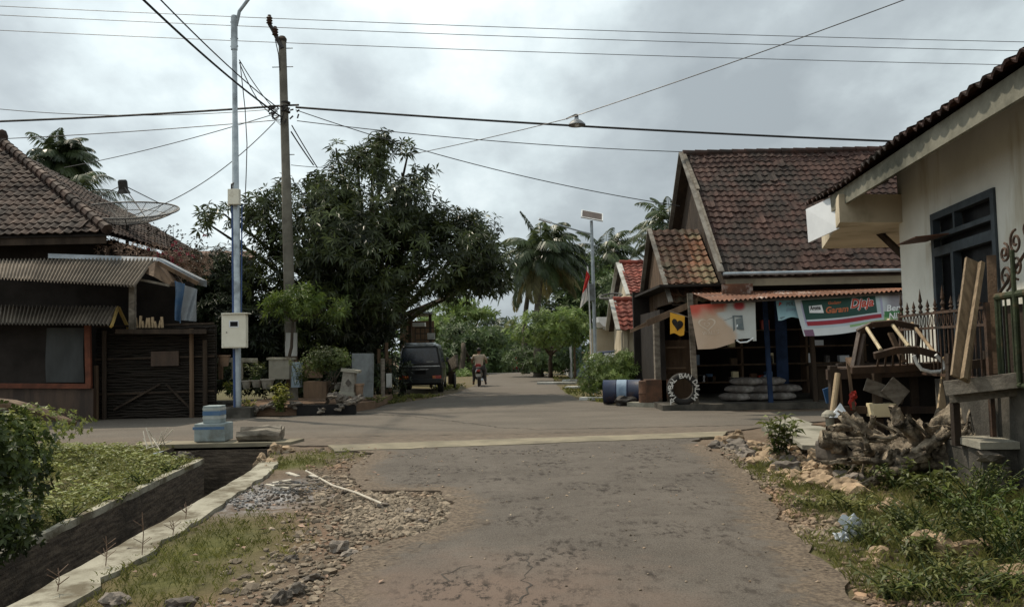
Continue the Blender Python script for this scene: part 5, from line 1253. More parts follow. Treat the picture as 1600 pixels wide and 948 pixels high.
on_banner(lb, P2, 'logo', M['print_white'], ([(0, .1), (1, 0), (.95, .9), (.05, .85)], [(0, 1, 2, 3)]), .10, .16, .22, .40, -.010)
on_banner(lb, P2, 'wording', M['black_print'], text_geo('Aroma', .2, .03), .11, .19, .20, .31, -.014)
on_banner(lb, P2, 'wording', M['djaja_orange'], text_geo('Gudang', .3, .03), .27, .10, .38, .21); on_banner(lb, P2, 'wording', M['djaja_orange'], text_geo('Garam', .3, .03), .24, .24, .43, .42)
on_banner(lb, P2, 'wording', M['print_white'], text_geo('Djaja', .35, .07), .445, .06, .645, .44, -.012); on_banner(lb, P2, 'wording', M['djaja_red'], text_geo('Djaja', .35, .03), .45, .07, .64, .43, -.018)
on_banner(lb, P2, 'wording', M['print_white'], text_geo('Benefit', .15, .02), .745, .34, .97, .55); on_banner(lb, P2, 'wording', M['print_white'], text_geo('Nikmat', .15, .02), .76, .60, .98, .80)
# ================================================================= FAR RIGHT SIDE
def gable_house(name, label, x0, x1, yf, yb, ze, zr, over, tm, wm_, depth, seed=0, cat='house', windows=()):
    """small house: ridge along X, tiled front slope, verge boards"""
    t = thing(name, label, cat, ((x0+x1)/2, (yf+yb)/2, 0)); ym = (yf+yb)/2
    mb = MB(); mb.slab([V((x0+.15, yf+.3, 0)), V((x0+.15, yb-.3, 0)), V((x0+.15, yb-.3, ze)), V((x0+.15, ym, zr-.2)), V((x0+.15, yf+.3, ze))], (.15, 0, 0)); mb.box(((x0+x1)/2, yf+.45, ze/2), (x1-x0-.3, .15, ze)); mb.slab([V((x1-.3, yf+.3, 0)), V((x1-.3, yb-.3, 0)), V((x1-.3, yb-.3, ze)), V((x1-.3, ym, zr-.2)), V((x1-.3, yf+.3, ze))], (.15, 0, 0))
    mb.build('wall', wm_, t)
    rm_ = MB(); S_ = V((0, ym-yf, zr-ze)); tile_roof(rm_, V((x0, yf-over, ze-over*(zr-ze)/(ym-yf))), V((1, 0, 0)), S_, x1-x0, S_.length*(1+over/(ym-yf)), .26, .28, seed=seed)
    r_ = rm_.build('roof', tm, t)
    mb = MB(); mb.slab([V((x0, ym, zr)), V((x1, ym, zr)), V((x1, yb, ze)), V((x0, yb, ze))], (0, 0, -.06)); mb.build('roof_back', M['wood_dark'], t)
    mb = MB(); ridge_caps(mb, V((x0, ym, zr+.04)), V((x1, ym, zr+.04)), .10, .36); mb.build('ridge_tiles', tm, r_)
    mb = MB(); mb.beam(V((x0-.03, yf-over, ze-over*(zr-ze)/(ym-yf))), V((x0-.03, ym, zr+.05)), .04, .22, up=(1, 0, 0)); mb.beam(V((x0-.03, yb, ze)), V((x0-.03, ym, zr+.05)), .04, .22, up=(1, 0, 0)); mb.build('verge_board', M['pale_wall'], r_)
    return t
a = W(990, 458, 29.0); r_ = W(984, 412, 31.5)
gable_house('red_roofed_house', 'house with the upper bright red tiled gable roof behind the lean-to', a.x-.15, a.x+6, 29.0, 34.0, a.z, r_.z, .1, M['tile_red'], M['plaster_cream'], 5, 31)
a = W(973, 512, 26.5); r_ = W(968, 470, 28.0)
gable_house('red_roofed_porch', 'lower red tiled porch roof below the bright red roof', a.x-.1, a.x+3.2, 26.5, 29.5, a.z, r_.z, .1, M['tile_red'], M['plaster_cream'], 5, 32, cat='porch')
cn = MB(); q = W(950, 500, 33); cn.slab([W(934, 495, 33), W(966, 495, 33), W(966, 510, 33), W(944, 510, 33), W(936, 503, 33)], (0, 2.5, 0)); tag(cn.build('concrete_canopy', M['white_board']), 'white angular concrete canopy left of the red roofs', 'canopy')
cn = MB(); q = W(951, 540, 34.5); cn.box((q.x, 35, 1.1), (1.5, .2, 2.6)); tag(cn.build('house_wall', M['plaster_cream']), 'beige house wall below the white concrete canopy', 'wall')
gp_ = thing('gate_post', 'pale blue gate post with a cap beside the bush', 'gate post', G(905, 588)); g = G(905, 588)
mb = MB(); mb.box((g.x, g.y, .85), (.30, .30, 1.7), bev=.01); mb.build('shaft', M['blue_pillar'], gp_); mb = MB(); mb.box((g.x, g.y, 1.75), (.42, .42, .10), bev=.01); mb.build('cap', M['white_board'], gp_)
mb = MB(); mb.slab([V((g.x+.15, g.y, 0)), V((g.x+1.2, g.y+.1, 0)), V((g.x+1.2, g.y+.1, .85)), V((g.x+.15, g.y, .75))], (0, .12, 0)); tag(mb.build('garden_wall', M['blue_pillar']), 'low pale blue garden wall right of the gate post', 'wall')
q0 = G(893, 591); q1 = G(882, 584); mb = MB(); mb.slab([V((q0.x, q0.y, .0)), V((q1.x, q1.y, 0)), V((q1.x, q1.y, 1.25)), V((q0.x, q0.y, 1.7))], (.06, .06, 0)); tag(mb.build('gate', M['pale_wall']), 'white corrugated sheet gate left of the gate post', 'gate')
mb = MB(); q = W(898, 548, q0.y-.6); mb.box((q.x, q0.y-.4, .95), (.10, .10, 1.9)); tag(mb.build('wooden_post', M['wood_mid']), 'dark post between white gate and pale gate post', 'post')
for i, (px, py, w, d) in enumerate(((870, 600, 2.2, .35), (905, 607, 1.3, .5), (925, 625, .9, .3), (890, 596, .8, .4))):
    g = G(px, py); mb = MB(); mb.box((g.x, g.y, .05), (w*.8, d, .09), rz=-.35, bev=.01); tag(mb.build('kerb_stone', M['pale_wall']), 'pale broken kerb slab along the right side of the far road', 'kerb stone', 'kerb slabs along the right side of the far road')
# solar street lamp
sl2 = thing('solar_street_lamp', 'solar street lamp with a tilted panel and a long arm to the left', 'street lamp', W(930, 560, 28)); Y = 28.0
b0 = W(931, 566, Y); b0.z = 0; tp = W(924, 345, Y)
mb = MB(); mb.tube([b0, tp], [.075, .055], 10); mb.build('pole', M['galv'], sl2)
C = W(925, 337, Y); ux = (W(941, 340, Y)-W(909, 334, Y)).normalized(); uy = (V((-.15, .72, .50))).normalized(); uy = (uy-ux*uy.dot(ux)).normalized(); un = ux.cross(uy)
def plate(mb, c, sx, sy, sz, dz=0): mb.boxm(Matrix.Translation(c+un*dz) @ Matrix((ux, uy, un)).transposed().to_4x4(), (sx, sy, sz))
pn_ = MB(); plate(pn_, C, .70, .60, .02, .012); pnl = pn_.build('solar_panel', M['solar_under'], sl2)
fr_ = MB()
for dx, dy, sx, sy in ((0, .31, .78, .04), (0, -.31, .78, .04), (.37, 0, .04, .58), (-.37, 0, .04, .58)): plate(fr_, C+ux*dx+uy*dy, sx, sy, .045)
plate(fr_, C, .05, .58, .03, -.02); fr_.build('frame', M['alu'], pnl)
mb = MB(); mb.tube([W(925, 366, Y), W(905, 361, Y), W(851, 345, Y-.3)], [.035, .025], 8); mb.build('arm', M['galv'], sl2)
mb = MB(); mb.beam(W(862, 348, Y-.28), W(842, 342, Y-.33), .16, .07, bev=.02); mb.build('lamp_head', M['white_board'], sl2)
mb = MB(); mb.box(tuple(W(922, 457, Y-.15)), (.30, .25, .60), bev=.02); mb.build('battery_box', M['box_grey'], sl2)
# flag
fp = thing('flagpole', 'thin leaning white flagpole in front of the solar lamp', 'flagpole', W(926, 560, 27)); mb = MB(); p0 = W(926, 560, 27); p0.z = 0; mb.tube([p0, W(918, 416, 27)], .025, 7); mb.build('pole', M['alu'], fp)
fg = thing('flag', 'red and white cloth flag hanging on the thin flagpole', 'flag', W(916, 450, 26.9))
def cloth(P4, n=10, rip=.05, seed=0):
    mb = MB(); a, b_, c, d = P4
    for j in range(n+1):
        for i in range(n+1): p_ = a.lerp(b_, i/n).lerp(d.lerp(c, i/n), j/n); mb.v.append(tuple(p_+V((0, rip*math.sin(i/n*7+j*.3+seed), 0))))
    for j in range(n):
        for i in range(n): mb.f.append((j*(n+1)+i, j*(n+1)+i+1, (j+1)*(n+1)+i+1, (j+1)*(n+1)+i)); mb.var.append(.5)
    return mb
cloth([W(917, 422, 26.9), W(922, 432, 26.9), W(916, 450, 26.9), W(910, 458, 26.9)]).build('red_half', M['flag_red'], fg, smooth=True)
cloth([W(910, 458, 26.9), W(917, 450, 26.9), W(919, 468, 26.9), W(906, 482, 26.9)]).build('white_half', M['flag_white'], fg, smooth=True)

def dish(name, label, c, r, depth, axis, m, ribs=16, rings=4, feed=None, base=None, tw=.012, group=None, skin=False):
    t = thing(name, label, 'satellite dish', base if base is not None else c); ax = V(axis).normalized(); a = ax.orthogonal().normalized(); b_ = ax.cross(a); c = V(c)
    P = lambda q, th: c+(a*math.cos(th)+b_*math.sin(th))*r*q+ax*depth*(q*q)
    mb = MB()
    for i in range(ribs): mb.tube([P(q/6, 6.2832*i/ribs) for q in range(7)], tw*.7, 4, cap=False)
    for k in range(1, rings+1): mb.tube([P(k/rings, 6.2832*i/48) for i in range(49)], tw*(1.6 if k == rings else .7), 5, cap=False)
    mb.build('reflector_frame', M['mesh_wire'], t)
    if skin:
        mb = MB(); n = 40; m_ = 30
        # wire netting as thin chords
        for i in range(-m_, m_+1):
            q0 = i/m_; L = math.sqrt(max(0, 1-q0*q0))
            if L < .05: continue
            for (u1, u2) in ((a, b_), (b_, a)):
                pts_ = []
                for k in range(9):
                    s = -L+2*L*k/8; rr2 = q0*q0+s*s; pts_.append(c+(u1*q0+u2*s)*r+ax*depth*rr2)
                mb.tube(pts_, .0045, 3, cap=False)
        mb.build('netting', M['mesh_wire'], t)
    if feed is not None:
        F = V(feed); mb = MB()
        for i in range(3): mb.tube([P(1.0, .5+6.2832*i/3), F], tw*.9, 5)
        mb.build('feed_struts', M['mesh_wire'], t)
        mb = MB(); d = (c-F).normalized(); mb.lathe(F-d*.15, [(.10, 0), (.13, .05), (.13, .28), (.19, .40)], 14, axis=d); mb.build('feed_horn', M['steel_dark'], t)
    if base is not None: mb = MB(); mb.tube([V(base), c], .05, 8); mb.build('mast', M['steel_dark'], t)
    return t
dish('satellite_dish', 'small pale satellite dish seen edge on above the far bush', W(955, 468, 30), .42, .14, (-.12, -.25, .95), 'x', 12, 3, None, None, .02)

# ================================================================= LEFT HOUSE
lh = thing('tiled_house', 'old dark house with a hipped brown tile roof at the left edge', 'house', (-16, 24, 0))
eC = W(168, 362, 21.3); apx = W(2, 224, 25.3); zE = eC.z
e0 = V((-26, 21.3, zE)); S3 = V((0, apx.y-21.3, apx.z-zE)); wd = eC.x+26; k = (eC.x-apx.x)/S3.length
tr = MB(); tile_roof(tr, e0, V((1, 0, 0)), S3, wd, S3.length, .23, .25, inside=lambda u, s: u < wd-k*s-.02, seed=12)
lr = tr.build('roof', M['tile_brown'], lh)
mb = MB(); ridge_caps(mb, eC+V((0, 0, .06)), apx+V((0, 0, .10)), .13, .34, 3); ridge_caps(mb, apx+V((0, 0, .08)), V((-26, apx.y, apx.z+.08)), .13, .34, 4); mb.lathe(apx+V((.02, 0, .0)), [(.16, 0), (.17, .25), (.12, .4), (.02, .45)], 10); mb.build('ridge_tiles', M['tile_brown'], lr)
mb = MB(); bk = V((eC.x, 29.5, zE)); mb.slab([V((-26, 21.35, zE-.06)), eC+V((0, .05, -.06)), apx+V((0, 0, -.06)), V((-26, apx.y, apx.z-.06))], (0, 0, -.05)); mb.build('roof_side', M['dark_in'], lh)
S4 = V((apx.x-eC.x, 0, apx.z-zE)); kk = (apx.y-21.3)/S4.length
mb = MB(); tile_roof(mb, V((eC.x, 29.3, zE)), V((0, -1, 0)), S4, 8.0, S4.length, .23, .25, inside=lambda u, s: u < 8.0-kk*s-.02 and u > kk*s*.95, seed=19); mb.build('roof_tiles_side', M['tile_brown'], lh)
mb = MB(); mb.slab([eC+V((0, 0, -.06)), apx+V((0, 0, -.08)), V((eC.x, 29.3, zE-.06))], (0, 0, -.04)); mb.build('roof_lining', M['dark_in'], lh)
mb = MB(); mb.slab([V((-26, 21.4, zE-.08)), V((eC.x-.1, 21.4, zE-.08)), V((eC.x-.1, 21.4, zE-.30)), V((-26, 21.4, zE-.30))], (0, .05, 0)); mb.build('fascia_board', M['wood_dark'], lr)
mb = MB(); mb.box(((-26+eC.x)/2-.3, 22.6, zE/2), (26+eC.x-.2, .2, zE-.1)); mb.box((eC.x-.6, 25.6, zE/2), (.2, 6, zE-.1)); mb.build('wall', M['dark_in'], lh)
# debris and creeper on the right eave
mb = MB(); rosettes(mb, [(W(210, 395, 22), (1.0, .6, .25)), (W(180, 380, 22), (.5, .4, .2))], 90, .16, .03, 5, .2, random.Random(5), thr=-1); cr_ = tag(mb.build('creeper', M['twig_dry']), 'dry creeper straggling over the right eave of the old house', 'creeper')
# upper porch
uw = thing('porch', 'corrugated porch with a flat boxed gable end below the old tiled roof', 'porch', (-12, 20.5, 0))
mb = MB(); A0, A1 = W(-60, 431, 19.6), W(211, 447, 19.6); A2, A3 = W(243, 404, 21.2), W(-60, 406, 21.2)
corrugated(mb, A0, A1, A2, A3, 52, .035, 1); mb.build('roof_sheet', M['asbestos'], uw)
mb = MB(); mb.slab([W(75, 396, 21.3), W(245, 402, 21.2), W(312, 436, 21.2), W(312, 446, 21.2), W(243, 409, 21.1), W(75, 403, 21.2)], (0, .5, 0)); mb.build('flashing', M['zinc'], uw)
mb = MB(); mb.slab([W(222, 425, 20.6), W(243, 407, 20.8), W(268, 440, 20.8), W(264, 446, 20.6), W(240, 432, 20.4)], (0, .8, 0)); mb.beam(W(246, 410, 20.7), W(309, 443, 21.0), .10, .07, up=(0, 1, 0)); mb.build('gable_box', M['wood_mid'], uw)
mb = MB(); mb.beam(W(215, 436, 20.5), W(264, 446, 20.5), .06, .08, up=(0, 1, 0)); mb.build('soffit', M['old_wood'], uw)
mb = MB(); q = W(207, 500, 20.4); mb.beam(V((q.x, 20.4, 2.2)), V((q.x, 20.4, 3.55)), .14, .12); mb.build('post', M['old_wood'], uw)
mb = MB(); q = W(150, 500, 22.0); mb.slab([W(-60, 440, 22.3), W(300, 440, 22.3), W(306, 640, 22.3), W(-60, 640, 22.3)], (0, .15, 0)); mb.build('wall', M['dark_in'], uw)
mb = MB(); mb.slab([W(180, 514, 20.3), W(320, 514, 20.3), W(330, 514, 22.3), W(190, 514, 22.3)], (0, 0, -.12)); mb.build('deck', M['wood_dark'], uw)
mb = cloth([W(271, 438, 20.8), W(287, 443, 20.8), W(284, 505, 20.8), W(275, 500, 20.8)], 12, .08, 1); tag(mb.build('blue_tarpaulin', M['tarp_blue'], smooth=True), 'blue tarpaulin hanging at the right end of the porch', 'tarpaulin')
mb = cloth([W(285, 444, 21.0), W(309, 452, 21.2), W(306, 502, 21.2), W(283, 500, 21.0)], 12, .05, 3); tag(mb.build('grey_curtain', M['zinc'], smooth=True), 'grey blue sheet hanging beside the blue tarpaulin', 'curtain')
rr2 = random.Random(14)
for i in range(9):
    px = 214+i*5; mb = MB(); q = W(px, 512, 20.5); mb.beam(q, q+V((rr2.uniform(-.05, .05), 0, rr2.uniform(.12, .32))), .05, .05); tag(mb.build('firewood', M['wood_pale']), 'short pale stick of firewood standing on the porch deck', 'firewood', 'firewood sticks on the porch deck')
# kiosk below
ks = thing('kiosk', 'low roadside kiosk with orange framed front and corrugated roof', 'kiosk', (-13, 20.2, 0))
mb = MB(); corrugated(mb, W(-60, 505, 19.5), W(170, 507, 19.5), W(186, 479, 20.9), W(-60, 477, 20.9), 40, .035, 2); kr = mb.build('roof_sheet', M['asbestos'], ks)
mb = MB(); mb.beam(W(184, 480, 20.7), W(174, 510, 19.5), .07, .05, up=(0, 1, 0)); mb.beam(W(185, 480, 20.75), W(202, 516, 20.9), .07, .05, up=(0, 1, 0)); mb.build('barge_board', M['yellow_wood'], kr)
KZ0 = W(60, 602, 20.2); Yk = 20.2
mb = MB(); mb.slab([W(-60, 506, Yk+.1), W(132, 508, Yk+.1), W(133, 598, Yk+.1), W(-60, 599, Yk+.1)], (0, .1, 0)); mb.build('shutter', M['dark_in'], ks)
mat('curtain_grey', (.075, .08, .078), (.04, .042, .042), .7, .8, .3, 5, stretch=(1, 1, .3))
cloth([W(72, 512, Yk+.05), W(131, 512, Yk+.05), W(131, 597, Yk+.05), W(72, 597, Yk+.05)], 14, .03, 2).build('curtain', M['curtain_grey'], ks, smooth=True)
mb = MB(); mb.beam(W(137, 508, Yk), W(139, 604, Yk), .14, .08, up=(0, 1, 0)); mb.beam(W(-60, 602, Yk), W(143, 603, Yk), .10, .12, up=(0, 0, 1)); mb.build('frame', M['orange_wood'], ks)
mb = MB(); q1 = W(-60, 606, Yk+.05); q2 = W(146, 607, Yk+.05); mb.slab([q1, q2, V((q2.x, q2.y, 0)), V((q1.x, q1.y, 0))], (0, .15, 0)); mb.build('base_wall', M['wood_brown'], ks)
# woven fence and posts right of the kiosk
wf_ = thing('woven_fence', 'dark woven bamboo fence right of the kiosk', 'fence', W(240, 650, 20.9))
mb = MB(); x0 = W(150, 600, 20.9).x; x1 = W(336, 600, 20.9).x
rows = 34
for i in range(rows):
    z = .05+i*2.35/rows; mb.cur = rr2.random()
    pts_ = [V((x0+(x1-x0)*q/14, 20.9+rr2.uniform(-.015, .015), z+rr2.uniform(-.02, .02))) for q in range(15)]
    mb.tube(pts_, .030, 4)
mb.cur = .5; mb.box(((x0+x1)/2, 21.0, 1.2), (x1-x0, .04, 2.4)); mb.build('weave', M['weave'], wf_)
mb = MB()
for z in (.65, 1.55, 2.40): mb.beam(V((x0, 20.84, z)), V((x1, 20.84, z+.03)), .05, .05)
mb.beam(W(178, 640, 20.8), W(250, 600, 20.8), .05, .05); mb.beam(W(260, 600, 20.8), W(300, 640, 20.8), .05, .05); mb.build('rails', M['wood_dark'], wf_)
for px, h, m in ((151, 1.4, 'wood_mid'), (163, 2.3, 'wood_dark'), (300, 2.3, 'wood_mid'), (321, 2.0, 'wood_dark')):
    mb = MB(); q = W(px, 640, 20.78); mb.tube([V((q.x, 20.78, 0)), V((q.x-.02, 20.78, h))], .06, 7, jit=.1); mb.build('post', M[m], wf_)
mb = MB(); mb.box(tuple(W(258, 560, 20.8)), (.72, .05, .38)); mb.build('panel', M['wood_brown'], wf_)
# satellite dish behind the roof
bc = W(200, 352, 23.5)
dc = W(199, 350, 23.5)
dish('satellite_dish', 'large mesh satellite dish rising behind the tiled roof', dc, 1.45, .42, (.06, -.33, .94), 'x', 16, 4, W(192, 289, 23.2), V((dc.x, 23.5, 0)), .016, skin=True)

# log and edging in the left corner
lone('fallen_log', 'long curved fallen log lying on the bank at the left edge', 'log', lambda m: m.tube([W(-40, 626, 14.4), W(20, 632, 14.2), W(60, 641, 14.0), W(100, 656, 13.9), W(118, 662, 13.9)], [.10, .05], 9, jit=.2), M['wood_mid'])

# ================================================================= MARKER, LOG, ASH, STICK
mk = thing('concrete_marker', 'stepped concrete marker with faded blue and white paint on the drain slab', 'marker', W(333, 684, 14.6))
g = W(332, 682, 14.55); zb_ = .06
mb = MB(); mb.box((g.x, 14.62, zb_+.16), (.56, .42, .32), bev=.02); mb.build('base_block', M['stone_block'], mk)
mb = MB(); gx = g.x+.01; mb.box((gx, 14.62, zb_+.32+.155), (.31, .30, .31), bev=.015); ub = mb.build('upper_block', M['stone_block'], mk)
for z, h, m in ((.50, .075, 'block_blue'), (.42, .05, 'block_white'), (.575, .04, 'block_white')):
    mb = MB(); mb.box((gx, 14.62, z+zb_), (.316, .306, h)); mb.build('paint_stripe', M[m], ub)
mb = MB(); mb.box((g.x-.02, 14.62, zb_+.24), (.566, .426, .05)); mb.build('paint_stripe', M['block_blue'], mk)
lg_ = thing('split_log', 'weathered grey split log lying on the drain slab beside the marker', 'log', W(408, 680, 14.5)); g = W(407, 684, 14.5)
for i, (dy, dz, r, L) in enumerate(((0, .10, .10, .76), (.14, .17, .09, .70), (.26, .12, .10, .72))):
    mb = MB(); x = g.x; mb.tube([V((x-L/2, 14.42+dy, zb_+dz-.01)), V((x-L*.2, 14.42+dy, zb_+dz)), V((x+L*.2, 14.42+dy, zb_+dz+.01)), V((x+L/2, 14.42+dy, zb_+dz-.02))], [r*.9, r], 7, jit=.35); mb.build('wood_layer', M['old_wood'], lg_)
lone('stick', 'long thin pale stick lying across the verge', 'stick', lambda m: m.tube([G(478, 735, .05), G(520, 758, .06), G(556, 769, .06), G(596, 786, .05)], .012, 6), M['stick'])
am = MB(); g = G(425, 770); n = 26
ring_ = [V((g.x+math.cos(6.283*i/n)*.42*(1+.5*fbm(i*.9, 0, 3)), g.y+math.sin(6.283*i/n)*.75*(1+.4*fbm(i*.9, 4, 3)), .001)) for i in range(n)]
0 and am.add(ring_+[V((g.x, g.y, .035))], [(i, (i+1) % n, n) for i in range(n)]); am = MB(); rq = random.Random(6)
for i in range(420):
    th = rq.uniform(0, 6.28); q_ = rq.random()**.6; x_, y_ = g.x+math.cos(th)*q_*.5, g.y+math.sin(th)*q_*.85
    if interp(DR, y_)+.3 > x_: continue
    stone(am, V((x_, y_, hgt(x_, y_)+.012)), rq.uniform(.006, .022), rq, 1)
tag(am.build('ash_heap', M['ash'], smooth=True), 'grey white ash patch from a burnt out fire beside the drain', 'ash', kind='stuff')
for i in range(11):
    q = G(rr2.uniform(425, 492), rr2.uniform(748, 775)); a_ = rr2.uniform(-.9, .6); L = rr2.uniform(.12, .34)
    mb = MB(); mb.box((q.x, q.y, .06+rr2.uniform(0, .03)), (L, rr2.uniform(.02, .07), .012), rz=a_, ry=rr2.uniform(-.12, .12)); tag(mb.build('wood_scrap', M['stick' if i % 2 else 'old_wood']), 'pale flat wood scrap lying at the edge of the ash patch', 'wood scrap', 'wood scraps by the ash patch')
mb = MB(); q = G(292, 733); 
for i in range(12): mb.tube([G(245+rr2.uniform(-14, 14), 700, .1)+V((0, rr2.uniform(-.3, .3), 0)), G(245+rr2.uniform(-20, 20), 700, .1)+V((rr2.uniform(-.2, .2), 0, rr2.uniform(.1, .35)))], .008, 4)
tag(mb.build('dry_stalks', M['stick']), 'pale dry stalks sticking up from the grass bank', 'stalks')
for i, (px, py, h) in enumerate(((222, 872, .33), (165, 890, .22), (290, 815, .16), (90, 930, .15), (270, 840, .12))):
    q = G(px, py); q.z = .03; mb = MB()
    mb.tube([q, q+V((.01, 0, h*.5)), q+V((-.01, .02, h))], .004, 4)
    for k in range(6): a_ = rr2.uniform(0, 6.28); b1 = q+V((0, 0, h*rr2.uniform(.2, .9))); mb.tube([b1, b1+V((math.cos(a_)*.07, math.sin(a_)*.07, .05))], .003, 3)
    tag(mb.build('dry_weed', M['twig_dry']), 'thin dry weed stalk growing from the pale drain kerb', 'weed', 'dry weed stalks along the drain kerb')
# big leafy bushes at the left edge
def bush(name, label, px, py, Y, sx, sy, sz, n, L, w, m, seed, k=6, blobs=None, droop=.2):
    c = W(px, py, Y); return tree(name, label, V((c.x, Y, 0)), blobs or [((c.x, Y, c.z), (sx, sy, sz))], n, L, w, M[m], M['bark'], .03, k, droop, seed=seed, thr=-.15, fr=2.2, fork_z=.15, cat='bush', bias=2.0)
leafmat('shade_leaf', (0.008, 0.015, 0.005), (0.060, 0.085, 0.018), .3, .5)
bush('leafy_bush', 'dark leafy bush on the left edge above the drain, upper of two', -12, 720, 7.6, .42, .7, .50, 800, .075, .038, 'shade_leaf', 61)
bush('leafy_bush', 'lower dark leafy bush overhanging the near end of the drain', -8, 825, 6.0, .26, .5, .26, 420, .06, .03, 'shade_leaf', 62)
bush('leafy_bush', 'bright leafy bush on the bank between log and grass', 30, 668, 11.5, .90, .6, .30, 750, .07, .035, 'cover_leaf', 63)

# ================================================================= LEFT YARD ACROSS THE JUNCTION
Yy = 20.6
def pot(px, py, Y, r, h, m='terracotta', label='', plant=None, group=None, name='plant_pot'):
    q = W(px, py, Y); t = thing(name, label, 'pot', (q.x, Y, q.z), group); mb = MB(); mb.lathe(q, [(r*.65, 0), (r*.92, h*.85), (r*1.08, h*.86), (r*1.08, h), (r*.9, h), (r*.85, h*.9)], 16); mb.build('bowl', M[m], t); return q
mound = MB(); X0 = W(335, 640, Yy).x; X1 = W(575, 640, Yy+1).x
mound.slab([V((X0, Yy+.3, 0)), V((W(520, 640, Yy).x, Yy+.2, 0)), V((X1, Yy+2.0, 0)), V((X1, 26, 0)), V((X0, 26, 0))], (0, 0, .22)); tag(mound.build('raised_yard', M['mud']), 'raised earth yard with a low rubble edge left of the far road', 'yard', kind='structure')
q = W(367, 650, 20.3)
ft_ = MB()
for px in (440, 490, 520, 545): q = W(px, 636, 20.7+(px-440)*.012); ft_.cur = rr2.random()*.5; stone(ft_, V((q.x, q.y, .12)), .22, rr2, 2)
ft_.cur = .5
sg = [(430, 632, .17), (462, 632, .16), (505, 640, .14), (530, 636, .17), (548, 628, .16), (560, 622, .14), (535, 622, .13), (520, 618, .15), (398, 640, .15), (412, 636, .12)]
for (px, py, r) in sg: q = W(px, py, 20.8); mb = MB(); mb.cur = rr2.random()*.7; stone(mb, V((q.x, 20.75, max(.08, q.z))), r, rr2, 3); tag(mb.build('rock', M['stone_grey']), 'grey brown rock in the rubble edge of the raised yard', 'rock', 'rocks in the rubble edge of the yard')
mb = MB(); q0 = W(515, 640, 20.62); mb.box((W(508, 630, 20.6).x, 20.75, .14), (1.5, .2, .26)); tag(mb.build('dark_gap', M['black_in']), 'black block painted as the shaded gap under the edge of the raised yard', 'drain')  # solid box, the shade of the gap is put into its black colour
# light railing or bench on the left
bt = thing('bench', 'pale railing bench behind the meter pole', 'bench', W(370, 600, 22))
mb = MB(); mb.beam(W(341, 562, 22), W(402, 563, 22), .12, .08, up=(0, 1, 0)); mb.build('top_rail', M['concrete_light'], bt)
for px in (345, 366, 376): mb = MB(); mb.beam(W(px, 562, 22), W(px, 592, 22), .10, .10, up=(0, 1, 0)); mb.build('leg', M['wood_mid' if px == 345 else 'concrete'], bt)
for i, (px, py, r, h, m) in enumerate(((385, 607, .13, .22, 'pot_grey'), (401, 605, .14, .20, 'pot_grey'), (418, 607, .18, .26, 'pot_grey'), (350, 572, .16, .3, 'terracotta'))):
    pot(px, py, 21.4, r, h, m, ['grey round plant pot right behind the meter pole', 'small grey plant pot between two others in the yard', 'wide grey plant pot below the upright slab', 'brown pot at the left end of the pale railing'][i])
weed('potted_plant', 'thin green leaves growing from the small grey pots', W(400, 592, 21.4), .45, .35, 160, .16, .02, 'weed_leaf', 71, stems=14)
weed('potted_plant', 'green leafy plant growing against the upright slab', W(468, 600, 21.3), .7, .4, 240, .13, .035, 'weed_leaf', 72, stems=14)
# upright slabs (old headstones / planters)
def slabpost(px0, px1, py0, py1, Y, m, label, tilt=0, th=.18, name='stone_slab', cap=True, cat='slab'):
    a, b_, c, d = W(px0, py1, Y), W(px1, py1, Y), W(px1+tilt, py0, Y), W(px0+tilt, py0, Y); t = thing(name, label, cat, (a+b_)/2)
    mb = MB(); mb.slab([a, b_, c, d], (0, th, 0)); mb.build('body', M[m], t)
    if cap:
        mb = MB(); e = (c-d).normalized()*.06; mb.slab([d-e, c+e, c+e+V((0, 0, .06)), d-e+V((0, 0, .06))], (0, th+.05, 0)); o = mb.build('cap', M['concrete_light'], t); o.location.y -= .025
    return t
slabpost(420, 452, 562, 592, 22.0, 'concrete', 'upright grey concrete planter with a pale cap left of the round shrub', 0, .5)
slabpost(455, 468, 566, 605, 21.8, 'blue_pillar', 'narrow pale blue slab behind the potted plant', 1, .3, cap=False)
slabpost(476, 500, 562, 590, 22.0, 'terracotta', 'brown stained slab behind the round shrub', 0, .3, cap=False)
slabpost(474, 510, 596, 622, 21.3, 'wood_mid', 'rusty brown box under the round shrub', 0, .5, cap=False)
slabpost(549, 581, 552, 620, 22.8, 'box_grey', 'tall blue grey concrete slab standing at the corner of the yard', 1, .25, cap=False)
gt_ = thing('stone_pedestal', 'tilted pale stone pedestal with a diamond motif in front of the grey slab', 'pedestal', W(542, 620, 21.2))
mb = MB(); mb.slab([W(531, 612, 21.2), W(552, 614, 21.2), W(554, 583, 21.2), W(536, 580, 21.2)], (0, .3, 0)); bd = mb.build('body', M['pot_grey'], gt_)
mb = MB(); mb.slab([W(532, 580, 21.15), W(560, 583, 21.15), W(561, 579, 21.15), W(533, 575, 21.15)], (0, .4, 0)); mb.build('cap', M['concrete'], gt_); mb = MB(); mb.slab([W(529, 618, 21.15), W(553, 619, 21.15), W(553, 613, 21.15), W(529, 612, 21.15)], (0, .4, 0)); mb.build('foot', M['concrete'], gt_)
mb = MB(); c_ = W(544, 598, 21.18); mb.slab([c_+V((-.08, 0, 0)), c_+V((0, 0, -.1)), c_+V((.08, 0, 0)), c_+V((0, 0, .1))], (0, .03, 0)); mb.build('diamond_motif', M['stone_grey'], bd)
pot(561, 618, 21.4, .14, .32, 'terracotta', 'brown pot right of the tilted pedestal'); pot(528, 608, 21.6, .16, .18, 'pot_grey', 'shallow grey pot left of the tilted pedestal')
